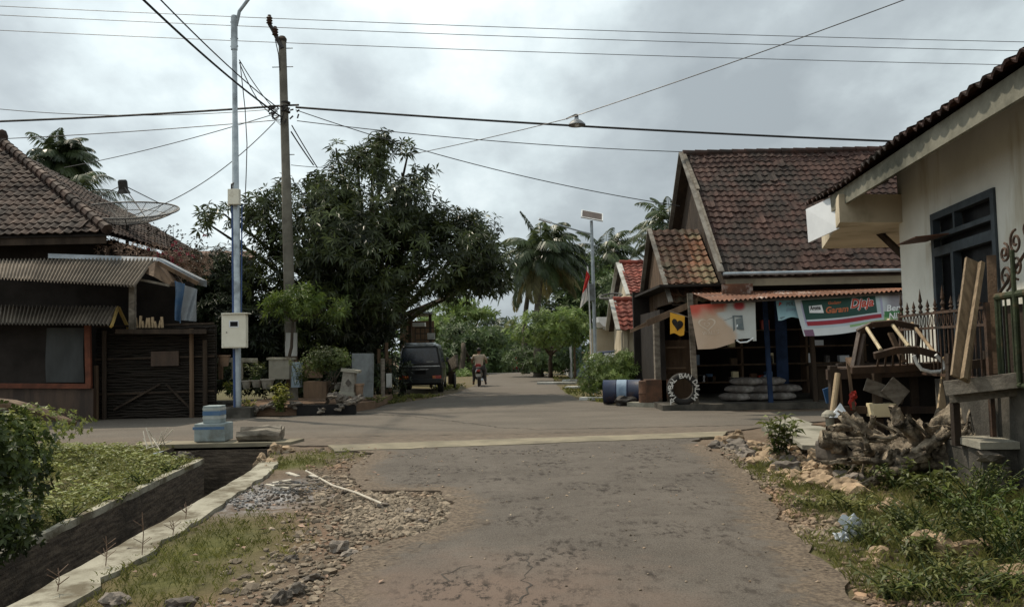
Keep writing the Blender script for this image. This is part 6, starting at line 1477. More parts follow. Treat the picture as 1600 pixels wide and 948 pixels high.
# round topped shrub
c_ = W(511, 560, 21.5); ts = tree('round_shrub', 'clipped shrub with a flat round crown on several thin stems', (c_.x, 21.5, .2), [((c_.x, 21.5, c_.z), (.60, .5, .36)), ((c_.x-.22, 21.4, c_.z-.10), (.36, .4, .25)), ((c_.x+.28, 21.4, c_.z-.02), (.36, .4, .28))], 1500, .055, .028, M['topiary_leaf'], M['bark'], .05, 6, .1, seed=77, thr=-.3, fr=3, fork_z=.25, cat='shrub', targets=[(c_.x+dx, 21.5, c_.z-.1) for dx in (-.35, -.15, .05, .25, .4)])
weed('yellow_green_plant', 'bushy yellow green plant at the near edge of the yard', W(437, 642, 20.6)-V((0, 0, 0)), .68, .42, 420, .15, .04, 'yellow_leaf', 73, stems=18)
weed('yellow_green_plant', 'small yellow flowering plant right beside the meter pole', W(392, 643, 20.8), .35, .28, 200, .10, .03, 'yellow_leaf', 74, stems=12)
weed('yellow_green_plant', 'yellow leafed plant left of the meter pole', W(358, 612, 21.2), .3, .22, 130, .10, .03, 'yellow_leaf', 75, stems=10)
weed('weed', 'low green weeds at the foot of the tall grey slab', W(584, 627, 23.0), .2, .5, 240, .10, .03, 'grass_blade', 76, stems=14)
# posts and clutter between slab and van
for i, (px, top, bot, Y) in enumerate(((598, 560, 612, 25), (604, 535, 605, 27), (592, 545, 600, 27), (640, 505, 560, 38), (628, 508, 560, 38), (609, 560, 600, 27))):
    a, b_ = W(px, bot, Y), W(px, top, Y); mb = MB(); mb.tube([V((a.x, a.y, 0)), b_], .065, 7, jit=.1); tag(mb.build('wooden_post', M['wood_mid' if i else 'old_wood']), ['pale round post standing just right of the tall grey slab', 'dark thin post left of the black van', 'dark post behind the tall grey slab', 'thick grey post above the van roof', 'thin post left of the one above the van roof', 'short post touching the left side of the van'][i], 'post')
mb = MB(); mb.box(tuple(W(608, 594, 26)), (.16, .16, .45)); tag(mb.build('white_canister', M['pale_wall']), 'small white canister standing left of the van', 'canister')
sd_ = thing('shed', 'open shed with a grey sheet roof behind the black van', 'shed', W(655, 560, 36))
mb = MB(); mb.slab([W(636, 486, 34), W(676, 487, 34), W(672, 492, 38), W(634, 492, 38)], (0, 0, -.08)); mb.build('roof_sheet', M['zinc'], sd_)
for px in (640, 672): mb = MB(); a = W(px, 490, 35); mb.beam(V((a.x, 35, 0)), a, .12, .12); mb.build('post', M['wood_dark'], sd_)
mb = MB(); a = W(652, 540, 37.5); mb.box((a.x, 37.5, 1.5), (1.6, .1, 3)); mb.build('back_wall', M['wood_mid'], sd_)
mb = MB(); mb.box(tuple(W(674, 525, 33)), (.3, .3, .25)); mb.box(tuple(W(655, 507, 33)), (.5, .5, .15)); tag(mb.build('roof_load', M['pale_wall']), 'pale bundle lying on the rack behind the van', 'bundle')
rk = MB()
for z_ in (512, 521, 531): rk.beam(W(649, z_, 33), W(680, z_, 33), .04, .04, up=(0, 1, 0))
for px in (649, 657, 664, 672, 680): rk.beam(W(px, 511, 33), W(px, 534, 33), .03, .03, up=(0, 1, 0))
tag(rk.build('metal_rack', M['steel_dark']), 'dark metal rack standing behind the roof of the van', 'rack')

# ================================================================= MINIVAN (rear view)
g = G(656, 607); vx, vy = W(657, 600, 30.4).x, 30.4
van = thing('minivan', 'black minivan parked with its tailgate towards the junction under the big tree', 'van', (vx, vy, 0))
van_rz = R(2.5)
def vbody():
    # sections along the length: y, list of (half width, z)
    prof = [(.0, [(.74, .42), (.80, .55), (.81, .95), (.78, 1.10), (.72, 1.45), (.66, 1.74), (.50, 1.82)], 0),
            (.12, [(.78, .32), (.825, .50), (.83, .95), (.80, 1.10), (.735, 1.47), (.675, 1.79), (.50, 1.87)], 0)]
    secs = []
    for y, lst, _ in prof: secs.append((y, lst))
    for y in (.5, 1.2, 2.0, 2.8): secs.append((y, [(.79, .28), (.83, .50), (.835, .95), (.81, 1.10), (.745, 1.47), (.68, 1.81), (.50, 1.90)]))
    secs.append((3.3, [(.79, .28), (.83, .50), (.83, .95), (.80, 1.08), (.76, 1.35), (.71, 1.55), (.50, 1.62)]))
    secs.append((3.9, [(.78, .30), (.82, .50), (.82, .85), (.79, .98), (.74, 1.02), (.68, 1.05), (.50, 1.08)]))
    secs.append((4.15, [(.72, .36), (.78, .50), (.78, .70), (.74, .80), (.68, .84), (.6, .86), (.45, .87)]))
    vs = []; n = 14
    for y, l in secs:
        row = [(-w, z) for w, z in l[::-1]]+[(w, z) for w, z in l]
        row = [(l[i][0], l[i][1]) for i in range(7)]+[(-l[i][0], l[i][1]) for i in range(6, -1, -1)]
        vs += [V((vx+x, vy+y, z)) for x, z in row]
    fs_ = [(k_*14+i, (k_+1)*14+i, (k_+1)*14+(i+1) % 14, k_*14+(i+1) % 14) for k_ in range(len(secs)-1) for i in range(14)]
    fs_ += [tuple(range(14)), tuple((len(secs)-1)*14+i for i in range(13, -1, -1))]
    return vs, fs_
mb = MB(); mb.add(*vbody()); bd = mb.build('body', M['van_black'], van)
bv = bd.modifiers.new('b', 'BEVEL'); bv.width = .03; bv.segments = 2; bv.limit_method = 'ANGLE'; bv.angle_limit = R(25)
VP = lambda x, y, z: V((vx+x, vy+y, z))
mb = MB(); mb.slab([VP(-.55, -.03, 1.74+.045), VP(.55, -.03, 1.785), VP(.60, .25, 1.89), VP(-.60, .25, 1.89)], (0, .02, .025)); mb.slab([VP(-.52, .25, 1.905), VP(.52, .25, 1.905), VP(.52, 2.8, 1.925), VP(-.52, 2.8, 1.925)], (0, 0, .012)); mb.build('roof_skin', M['van_roof'], van)
mb = MB(); mb.slab([VP(-.69, -.022, 1.13), VP(.69, -.022, 1.13), VP(.665, -.022, 1.40), VP(.60, -.022, 1.70), VP(-.60, -.022, 1.70), VP(-.665, -.022, 1.40)], (0, .02, 0)); rw_ = mb.build('rear_window', M['glass_blue'], van)
mb = MB(); mb.box(tuple(VP(.38, -.026, 1.19)), (.28, .004, .035)); mb.build('window_sticker', M['pale_wall'], rw_)
mb = MB(); mb.tube([VP(.05, -.035, 1.13), VP(-.35, -.04, 1.24)], .008, 5); mb.build('wiper', M['rubber'], rw_)
mb = MB(); mb.box(tuple(VP(0, -.02, 1.02)), (1.50, .03, .035)); mb.box(tuple(VP(0, -.02, .90)), (.62, .025, .02)); mb.build('garnish_strip', M['chrome'], van)
mb = MB(); mb.box(tuple(VP(0, -.03, .80)), (.42, .02, .15), bev=.004); mb.build('number_plate', M['black_in'], van)
for sx in (-1, 1):
    mb = MB(); mb.box(tuple(VP(sx*.62, -.05, .60)), (.34, .06, .13), bev=.015); tl = mb.build('tail_lamp', M['lamp_red'], van)
    mb = MB(); mb.box(tuple(VP(sx*.52, -.065, .60)), (.12, .05, .10), bev=.01); mb.build('amber_lens', M['lamp_amber'], tl)
mb = MB(); mb.box(tuple(VP(0, -.03, .45)), (1.60, .16, .20), bev=.05); mb.build('bumper', M['van_black'], van)
for sx in (-1, 1):
    mb = MB()
    for (y0, y1) in ((.35, 1.05), (1.12, 1.95), (2.02, 2.75)):
        a = [VP(sx*.800, y0, 1.15), VP(sx*.800, y1, 1.15), VP(sx*.705, y1, 1.70), VP(sx*.705, y0, 1.70)]; mb.slab(a, (sx*.015, 0, 0))
    mb.build('side_window', M['glass_blue'], van)
    for y in (.75, 3.25):
        mb = MB(); mb.lathe(VP(sx*.62 if sx > 0 else -.84, y, .30), [(.20, .01), (.22, 0), (.28, 0), (.305, .03), (.305, .19), (.28, .22), (.22, .22), (.20, .21)], 26, axis=(1, 0, 0)); wh = mb.build('wheel', M['rubber'], van, smooth=False)
        mb = MB(); xo = .845 if sx > 0 else -.845; mb.lathe(VP(xo-.01, y, .30), [(.01, .012), (.06, .015), (.07, 0), (.18, 0), (.20, .01)], 20, axis=(1, 0, 0)); mb.build('rim', M['chrome'], wh)
    mb = MB(); mb.box(tuple(VP(sx*.92, 2.85, 1.22)), (.12, .06, .18), bev=.02); mb.beam(VP(sx*.80, 2.9, 1.12), VP(sx*.9, 2.85, 1.18), .03, .03); mb.build('mirror', M['van_black'], van)
    mb = MB(); mb.box(tuple(VP(sx*.843, 1.25, .95)), (.02, .14, .03)); mb.build('door_handle', M['chrome'], van)
mb = MB(); mb.tube([VP(.55, -.08, .27), VP(.55, .3, .27)], .025, 8); mb.build('exhaust', M['chrome'], van)
van.rotation_euler = (0, 0, van_rz)
# loaded cart beside the van
ct = thing('handcart', 'wooden handcart with a load standing against the right side of the van', 'cart', W(712, 600, 33))
mb = MB(); mb.beam(W(702, 572, 33), W(714, 563, 32), .10, .5, up=(0, 0, 1)); mb.build('bed', M['old_wood'], ct); mb = MB(); a = W(709, 590, 33); mb.lathe(V((a.x, 33, .33)), [(.03, 0), (.28, 0), (.33, .02), (.33, .06), (.28, .08), (.03, .08)], 18, axis=(1, 0, 0)); mb.build('wheel', M['rubber'], ct)
mb = MB(); mb.beam(W(706, 580, 33), W(706, 600, 33), .3, .06, up=(0, 1, 0)); mb.build('frame', M['wood_dark'], ct)
# blue car behind the bush
bc_ = thing('parked_car', 'dark blue car roof and window showing above the green bush', 'car', W(950, 585, 31)); a = W(932, 560, 31.5)
mb = MB(); cx = W(958, 545, 31.5).x
P_ = lambda x, z: V((cx+x, 31.0, z))
pr2 = [(-1.15, .35), (-1.15, .80), (-.95, .95), (-.62, 1.42), (.8, 1.50), (1.4, 1.45), (1.6, .9), (1.6, .35)]
vs = [V((cx+x, 31.0+(.12 if z > 1.2 else 0), z)) for x, z in pr2]+[V((cx+x, 32.6-(.12 if z > 1.2 else 0), z)) for x, z in pr2]; n = 8
mb.add(vs, [tuple(range(n)), tuple(range(2*n-1, n-1, -1))]+[(i, i+n, (i+1) % n+n, (i+1) % n) for i in range(n)]); cb_ = mb.build('body', M['drum_blue'], bc_); bv = cb_.modifiers.new('b', 'BEVEL'); bv.width = .06; bv.segments = 3
mb = MB(); mb.slab([V((cx-1.0, 31.2, .98)), V((cx-.66, 31.25, 1.36)), V((cx-.66, 32.3, 1.36)), V((cx-1.0, 32.4, .98))], (-.02, 0, .02)); mb.slab([V((cx-.55, 30.98, 1.0)), V((cx+.2, 30.98, 1.0)), V((cx+.15, 31.05, 1.38)), V((cx-.40, 31.05, 1.36))], (0, -.01, 0)); mb.build('window', M['print_white'], bc_)
for x in (-.75, 1.1): mb = MB(); mb.lathe(V((cx+x, 30.95, .3)), [(.2, 0), (.28, .0), (.3, .03), (.3, .18), (.2, .2)], 20, axis=(0, 1, 0)); mb.build('wheel', M['rubber'], bc_)

# ================================================================= MOTORCYCLISTS
def skin_body(name, joints, edges, m, parent, sub=2):
    me = bpy.data.meshes.new(name); px_, py_, pz_ = parent.location
    me.from_pydata([(p[0]-px_, p[1]-py_, p[2]-pz_) for p, r in joints], edges, []); ob = bpy.data.objects.new(name, me); COL.objects.link(ob)
    sk = ob.modifiers.new('s', 'SKIN'); sk.use_smooth_shade = True
    for i, (p, r) in enumerate(joints): me.skin_vertices[0].data[i].radius = (r, r) if not isinstance(r, tuple) else r
    me.skin_vertices[0].data[0].use_root = True
    ss = ob.modifiers.new('u', 'SUBSURF'); ss.levels = sub; ss.render_levels = sub
    dg = bpy.context.evaluated_depsgraph_get(); nm = bpy.data.meshes.new_from_object(ob.evaluated_get(dg)); nm.name = name
    nm.materials.clear(); nm.materials.append(m); nm.polygons.foreach_set('use_smooth', [True]*len(nm.polygons))
    bpy.data.objects.remove(ob); o2 = bpy.data.objects.new(name, nm); COL.objects.link(o2); o2.parent = parent; return o2
def rider(c, face, sc, shirt, label, helmet=False):
    """seated rider; face=+1 looks away from the camera (+Y), -1 towards it"""
    x, y, z = c; t = thing('person', label, 'person', (x, y, z+.78))
    P = lambda a, b_, h: (x+a, y+b_*face, z+h)
    J = [(P(0, 0, .84), (.15, .12)), (P(0, .03, 1.0), (.135, .11)), (P(0, .07, 1.18), (.16, .115)), (P(0, .09, 1.32), (.15, .10)), (P(0, .10, 1.39), .06), (P(0, .12, 1.46), .052),
         (P(-.17, .10, 1.34), .062), (P(-.25, .18, 1.16), .05), (P(-.27, .30, 1.04), .042), (P(-.26, .42, 1.02), .034),
         (P(.17, .10, 1.34), .062), (P(.25, .18, 1.16), .05), (P(.27, .30, 1.04), .042), (P(.26, .42, 1.02), .034),
         (P(-.12, .08, .82), .095), (P(-.20, .36, .74), .075), (P(-.20, .34, .42), .055), (P(-.22, .30, .20), .04), (P(-.23, .38, .15), .038),
         (P(.12, .08, .82), .095), (P(.20, .36, .74), .075), (P(.20, .34, .42), .055), (P(.22, .30, .20), .04), (P(.23, .38, .15), .038)]
    E = [(0, 1), (1, 2), (2, 3), (3, 4), (4, 5), (3, 6), (6, 7), (7, 8), (8, 9), (3, 10), (10, 11), (11, 12), (12, 13), (0, 14), (14, 15), (15, 16), (16, 17), (17, 18), (0, 19), (19, 20), (20, 21), (21, 22), (22, 23)]
    skin_body('body', J, E, M['skin'], t)
    # head
    mb = MB(); hc = V(P(0, .14, 1.57)); vs, fs_ = ICO[3]
    mb.add([hc+V((v.x*.075, v.y*.095, v.z*.115*(1 if v.z > 0 else 1.05)))+V((0, 0, 0)) for v in vs], fs_)
    mb.ball(hc+V((0, .098*face, -.015)), (.014, .02, .02)); [mb.ball(hc+V((s*.077, 0, -.01)), (.012, .02, .03)) for s in (-1, 1)]
    hd = mb.build('head', M['skin'], t, smooth=True)
    for s in (-1, 1): mb = MB(); mb.ball(hc+V((s*.03, .088*face, .012)), (.013, .01, .009)); mb.build('eye', M['black_in'], hd, smooth=True)
    mb = MB(); mb.ball(hc+V((0, .088*face, -.052)), (.026, .01, .007)); mb.build('mouth', M['lamp_red'], hd, smooth=True)
    mb = MB(); mb.add([hc+V((0, -.012*face, .014))+V((v.x*.083, v.y*.098, v.z*.115)) for v in vs if True], [f for f in fs_ if all((vs[i].z > -.1 or vs[i].y*face < -.1) and not (vs[i].y*face > .55 and vs[i].z < .55) and vs[i].z > -.65 for i in f)]); mb.build('hair', M['hair'], t, smooth=True)
    # shirt and trousers as slightly larger skins
    def infl(idx, k, short=None): return [(J[i][0], tuple(q*k for q in J[i][1]) if isinstance(J[i][1], tuple) else J[i][1]*k) for i in idx]
    sj = infl([0, 1, 2, 3, 4, 6, 7, 10, 11], 1.16); skin_body('shirt', sj, [(0, 1), (1, 2), (2, 3), (3, 4), (3, 5), (5, 6), (3, 7), (7, 8)], shirt, t)
    tj = infl([0, 14, 15, 16, 17, 19, 20, 21, 22], 1.17); skin_body('trousers', tj, [(0, 1), (1, 2), (2, 3), (3, 4), (0, 5), (5, 6), (6, 7), (7, 8)], M['trousers'], t)
    for s in (-1, 1):
        hb = V(P(s*.26, .42, 1.02)); mb = MB(); mb.ball(hb+V((0, .04*face, 0)), (.038, .05, .028))
        for k in range(4): mb.tube([hb+V(((k-1.5)*.019, .07*face, .01)), hb+V(((k-1.5)*.019, .11*face, .0)), hb+V(((k-1.5)*.019, .11*face, -.035))], [.010, .008], 5)
        mb.tube([hb+V((-s*.03, .05*face, 0)), hb+V((-s*.05, .085*face, -.02))], [.011, .009], 5); mb.build('hand', M['skin'], t, smooth=True)
        fb = V(P(s*.23, .38, .13)); mb = MB(); mb.ball(fb+V((0, .03*face, 0)), (.045, .12, .045)); mb.build('shoe', M['rubber'], t, smooth=True)
    return t
def scooter(c, face, label, m, tailm):
    x, y, z = c; t = thing('motorcycle', label, 'motorcycle', (x, y, z)); P = lambda a, b_, h: V((x+a, y+b_*face, z+h))
    for b_ in (-.52, .68):
        mb = MB(); mb.lathe(P(0, b_, .28)-V((.05, 0, 0)), [(.19, .02), (.20, 0), (.25, .005), (.28, .03), (.28, .07), (.25, .095), (.20, .10), (.19, .08)], 24, axis=(1, 0, 0), cap=False); w = mb.build('wheel', M['rubber'], t)
        mb = MB(); mb.lathe(P(0, b_, .28)-V((.03, 0, 0)), [(.03, 0), (.19, .02), (.19, .04), (.03, .06)], 16, axis=(1, 0, 0)); mb.build('rim', M['chrome'], w)
    mb = MB(); n = 12; secs = [(-.72, .07, .62, .74), (-.60, .14, .46, .80), (-.30, .17, .34, .80), (.0, .15, .30, .72), (.12, .10, .26, .42), (.30, .17, .24, .34)]
    vs = []
    for b_, hw_, z0, z1 in secs: vs += [P(hw_*math.cos(6.283*i/n), b_, (z0+z1)/2+(z1-z0)/2*math.sin(6.283*i/n)) for i in range(n)]
    mb.add(vs, [(k_*n+i, k_*n+(i+1) % n, (k_+1)*n+(i+1) % n, (k_+1)*n+i) for k_ in range(len(secs)-1) for i in range(n)]+[tuple(range(n)), tuple((len(secs)-1)*n+i for i in range(n))]); mb.build('body', m, t, smooth=True)
    mb = MB(); mb.beam(P(0, .34, .30), P(0, .50, 1.0), .36, .08, bev=.03); mb.build('leg_shield', m, t)
    mb = MB(); mb.ball(P(0, -.22, .80), (.15, .40, .06)); mb.build('seat', M['rubber'], t, smooth=True)
    mb = MB(); mb.tube([P(-.33, .40, 1.02), P(-.2, .46, 1.03), P(0, .50, .98), P(.2, .46, 1.03), P(.33, .40, 1.02)], .016, 6); mb.tube([P(0, .5, .98), P(0, .68, .30)], .035, 6); mb.build('handlebar', M['steel_dark'], t)
    for s in (-1, 1): mb = MB(); mb.tube([P(s*.22, .46, 1.04), P(s*.34, .46, 1.20)], .008, 5); mb.ball(P(s*.37, .46, 1.23), (.055, .015, .04)); mb.build('mirror', M['chrome'], t)
    mb = MB(); mb.box(tuple(P(0, -.72, .70)), (.16, .05, .08), bev=.015); mb.build('tail_lamp', tailm, t)
    mb = MB(); mb.box(tuple(P(0, -.80, .50)), (.22, .02, .12)); mb.build('number_plate', M['pale_wall'], t)
    mb = MB(); mb.tube([P(.14, -.2, .25), P(.16, -.70, .32)], [.035, .05], 8); mb.build('exhaust', M['chrome'], t)
    mb = MB(); mb.ball(P(0, .58, .98), (.09, .05, .07)); mb.build('headlamp', M['print_white'], t, smooth=True)
    return t
g = G(749, 603); scooter((g.x, g.y, 0), 1, 'dark motorcycle ridden away along the far road', M['scooter_dark'], M['lamp_red']); rider((g.x, g.y, -.02), 1, 1, M['shirt'], 'motorcyclist in a beige shirt seen from behind with both hands on the bars').scale = (1.2, 1, 1.02)
mb = MB(); mb.box((g.x-.02, g.y-.18, .90), (.22, .12, .16), bev=.04); tag(mb.build('red_bag', M['scooter_red']), 'small dark red bag on the seat behind the motorcyclist', 'bag')
fy = 62; q = W(805, 575, fy); zr_ = hgt0(q.x, fy)+.0
scooter((q.x, fy, zr_), -1, 'red motorcycle coming over the crest of the far road', M['scooter_red'], M['lamp_red']); rider((q.x, fy, zr_-.02), -1, 1, M['lamp_red'], 'distant motorcyclist in red riding towards the junction')

# ================================================================= POLES
gl_ = thing('street_lamp_pole', 'tall galvanised street lamp pole with an electricity meter cabinet', 'street lamp', G(370, 650)); Yp = 20.6
b0 = W(371, 646, Yp); b0.z = 0; tp = W(366, 26, Yp); m1 = b0.lerp(tp, .54); m2 = b0.lerp(tp, .72)
mb = MB(); mb.tube([b0, m1, m1+(tp-b0)*.002, m2, m2+(tp-b0)*.002, tp], [.10, .10, .085, .08, .068, .062], 14); mb.build('pole', M['galv'], gl_, smooth=True, auto=40)
mb = MB(); mb.lathe(tp-V((0, 0, .9)), [(.085, 0), (.085, .88), (.07, .92)], 14)
for z in (.1, .3, .75): mb.tube([tp+V((-.10, -.0, -.9+z)), tp+V((.10, 0, -.9+z))], .02, 6)
mb.build('top_sleeve', M['galv'], gl_)
mb = MB(); mb.tube([tp+V((.05, 0, -.25)), W(374, 18, Yp), W(389, -2, Yp), W(404, -26, Yp), W(425, -48, Yp)], .045, 10); mb.build('arm', M['galv'], gl_)
mb = MB(); mb.box(tuple(W(367, 517, Yp-.22)), (.60, .24, .86), bev=.012); cbn = mb.build('meter_cabinet', M['meter_paint'], gl_)
c_ = W(367, 517, Yp-.35)
mb = MB(); mb.box((c_.x, Yp-.345, c_.z), (.55, .012, .80), bev=.004); dr_ = mb.build('cabinet_door', M['meter_paint'], cbn)
mb = MB(); mb.box(tuple(W(365.5, 506, Yp-.355)), (.24, .012, .17)); mb.build('window_frame', M['white_board'], cbn)
mb = MB(); mb.box(tuple(W(365.5, 506, Yp-.364)), (.19, .006, .12)); mb.build('meter_window', M['glass_dark'], cbn)
mb = MB(); mb.ball(tuple(W(354, 519, Yp-.36)), .015); mb.build('lock', M['steel_dark'], cbn)
mb = MB(); mb.box((c_.x, Yp-.24, c_.z+.445), (.66, .32, .03)); mb.build('rain_cap', M['meter_paint'], cbn)
mb = MB(); mb.box(tuple(W(366, 308, Yp-.15)), (.29, .16, .40), bev=.01); jb = mb.build('junction_box', M['meter_paint'], gl_)
mb = MB(); mb.tube([W(362, 296, Yp-.1), W(362, 288, Yp-.1), W(366, 286, Yp-.06)], .025, 6); mb.build('conduit', M['steel_dark'], jb)
mb = MB(); mb.tube([W(362.5, 320, Yp-.08), W(363.0, 345, Yp-.08), W(364.5, 490, Yp-.08)], .028, 7); mb.tube([W(365.5, 545, Yp-.1), W(366.5, 640, Yp-.1)], .03, 7); mb.tube([W(378, 320, Yp+.02), W(377, 490, Yp+.02)], .018, 6); mb.build('cable_pipe', M['blue_pipe'], gl_)
mb = MB(); q = W(369, 645, 20.35); mb.box((q.x, 20.55, .12), (.75, .5, .30), bev=.02); mb.build('footing', M['concrete_dark'], gl_)

cp_ = thing('power_pole', 'old round concrete power pole with a bent bracket on top', 'power pole', W(455, 600, 24)); Yc = 24.0
b0 = W(457, 600, Yc); b0.z = 0; tp = W(441, 63, Yc)
mat('pole_concrete', (0.17, 0.155, 0.125), (0.11, 0.10, 0.08), 2, .9, .4, 20, c3=(0.07, 0.062, 0.05), c3s=.8, c3lo=.55)
mb = MB(); mb.tube([b0.lerp(tp, f) for f in (0, .2, .5, .62, .622, 1)], [.175, .165, .15, .142, .130, .115], 16); mb.build('shaft', M['pole_concrete'], cp_, smooth=True, auto=40)
f0 = W(455, 556, Yc); f1 = W(455, 520, Yc)
mb = MB(); mb.tube([f0, f1], .178, 16, cap=False); mb.build('white_band', M['pale_wall'], cp_)
mb = MB(); mb.tube([W(455.5, 566, Yc), W(455.5, 557, Yc)], .179, 16, cap=False); mb.build('red_band', M['rust_drum'], cp_)
mb = MB(); mb.lathe(tp+V((0, 0, -.05)), [(.13, 0), (.14, .08), (.09, .16), (.02, .18)], 12); mb.build('cap', M['rust_iron'], cp_)
mb = MB(); mb.tube([W(441, 76, Yc-.1), W(434, 62, Yc-.1), W(427, 48, Yc-.1), W(421, 38, Yc-.1), W(420, 30, Yc-.1)], [.07, .055], 8); mb.tube([W(437, 110, Yc-.12), W(435, 85, Yc-.12), W(430, 62, Yc-.12)], .015, 5); mb.build('bracket', M['steel_dark'], cp_)
for (px, py) in ((421, 32), (430, 50)):
    q = W(px, py, Yc-.15); mb = MB(); mb.lathe(q-V((0, 0, .12)), [(.05, 0), (.10, .03), (.06, .07), (.10, .11), (.06, .15), (.10, .19), (.06, .23), (.05, .28)], 10); mb.build('insulator', M['insulator'], cp_)
for (py, s) in ((76, 1), (105, 1), (105, -1), (242, 1)):
    q = W(441+(.0133*(py-63))*1.1, py, Yc); mb = MB(); mb.tube([q, q+V((s*.32, 0, .0))], .014, 5); mb.build('step_bolt', M['steel_dark'], cp_)
cl = MB(); q = W(446, 168, Yc); cl.tube([q+V((-.45, -.15, .0)), q+V((.45, -.15, .02))], .03, 6)
for i in range(16): a_ = q+V((rr2.uniform(-.42, .55), -.18, rr2.uniform(-.45, .1))); cl.tube([a_, a_+V((rr2.uniform(-.15, .15), 0, rr2.uniform(-.15, .05)))], .025, 5)
for k in range(4): cl.tube([q+V((-.3+.05*k, -.2, -.1)), q+V((-.35, -.25, -.35)), q+V((-.1, -.2, -.45-.05*k)), q+V((.0, -.15, -.2))], .012, 4)
for z in (-.16, .12): cl.lathe(q+V((0, 0, z)), [(.15, 0), (.15, .04)], 14)
cl.build('cable_clamps', M['steel_dark'], cp_)

# ================================================================= CABLES
mat('cable_grey', (.06, .06, .062), None, 5, .5)
T = M['cable_thin']
for i, (ya, yb_) in enumerate(((8, 62), (22, 76), (46, 98))):
    cable(W(-200, ya-8, 36), W(1800, yb_+8, 36), .25, .016, 'thin grey overhead line crossing high above the junction, %s of three' % ('topmost', 'middle', 'lowest')[i], T, cat='overhead line', group=None)
cable(W(-120, 194, 24), W(436, 166, 24), .06, .035, 'thick black cable running left from the power pole')
cable(W(462, 168, 24), W(1500, 225, 24), .10, .035, 'thick black cable running right from the power pole above the tiled roof')
cable(W(-120, 156, 26), W(436, 170, 24), .35, .012, 'thin cable just above the thick one left of the power pole', M['cable_grey'])
cable(W(-120, 222, 26), W(432, 188, 24), .08, .014, 'thin cable below the thick one left of the power pole', M['cable_grey'])
cable(W(100, 262, 30), W(430, 178, 24), .12, .014, 'thin cable climbing from the left palm to the power pole', M['cable_grey'])
cable(W(200, 338, 24), W(430, 190, 24), .45, .014, 'sagging cable from the mesh satellite dish up to the power pole', M['cable_grey'])
cable(W(150, -72, 13), W(438, 182, 23.9), .15, .026, 'heavy black cable descending from upper left to the power pole', M['cable'])
cable(W(175, -80, 13), W(436, 170, 23.9), .15, .016, 'lighter black cable beside the heavy one from upper left', M['cable'])
cable(W(374, 94, 20.6), W(434, 176, 23.9), .10, .013, 'twisted drop cable from lamp pole to power pole, straighter one', M['cable'])
cable(W(374, 98, 20.6), W(436, 182, 23.9), .35, .013, 'twisted drop cable from lamp pole to power pole, slacker one', M['cable'])
cl2 = MB(); cl2.tube([W(375, 96, 20.5), W(378, 125, 20.5), W(383, 170, 20.5), W(386, 225, 20.5), W(385, 265, 20.5), W(383, 318, 20.5), W(379, 330, 20.5)], .013, 5); tag(cl2.build('hanging_cable', M['cable_grey']), 'loose cable hanging down beside the galvanised lamp pole', 'cable')
cable(W(462, 172, 24), W(1062, 322, 24.5), .30, .014, 'thin sagging cable from power pole to gable of the village shop', M['cable_grey'])
cable(W(464, 189, 24), W(1260, 241, 26), .25, .014, 'thin cable to the right just below the thick black one', M['cable_grey'])
cable(W(456, 196, 24), W(496, 262, 26), .02, .018, 'short black cable dropping from the pole into the big tree, right one', M['cable'])
cable(W(455, 206, 24), W(490, 258, 26), .02, .022, 'short black cable dropping from the pole into the big tree, left one', M['cable'])
cable(W(455, 258, 24), W(520, 262, 26), .02, .010, 'thin short line from the pole into the top of the big tree', M['cable_grey'])
l0, l1, l2 = W(640, 242, 26), W(885, 186, 20), W(1440, -10, 16)
cable(l0, l1, .03, .012, 'thin wire from the big tree to the hanging street lamp', M['cable_grey']); cable(l1, l2, .05, .012, 'thin wire from the hanging street lamp up to the top right', M['cable_grey'])
hl = thing('hanging_lamp', 'street lamp with a conical metal shade hanging on the wire over the road', 'lamp', l1)
q = W(901, 190, 20); mb = MB(); mb.lathe(q+V((0, 0, -.10)), [(.225, 0), (.215, .03), (.12, .12), (.06, .15), (.05, .20)], 22, cap=False); mb.build('shade', M['zinc'], hl, smooth=True)
mb = MB(); mb.lathe(q+V((0, 0, -.14)), [(.01, 0), (.05, .02), (.06, .07), (.03, .12)], 12); mb.build('bulb', M['white_board'], hl, smooth=True)
mb = MB(); mb.tube([q+V((0, 0, .10)), q+V((-.02, 0, .18)), l1], .02, 6); mb.lathe(q+V((0, 0, .09)), [(.05, 0), (.05, .08), (.02, .1)], 10); mb.build('holder', M['steel_dark'], hl)

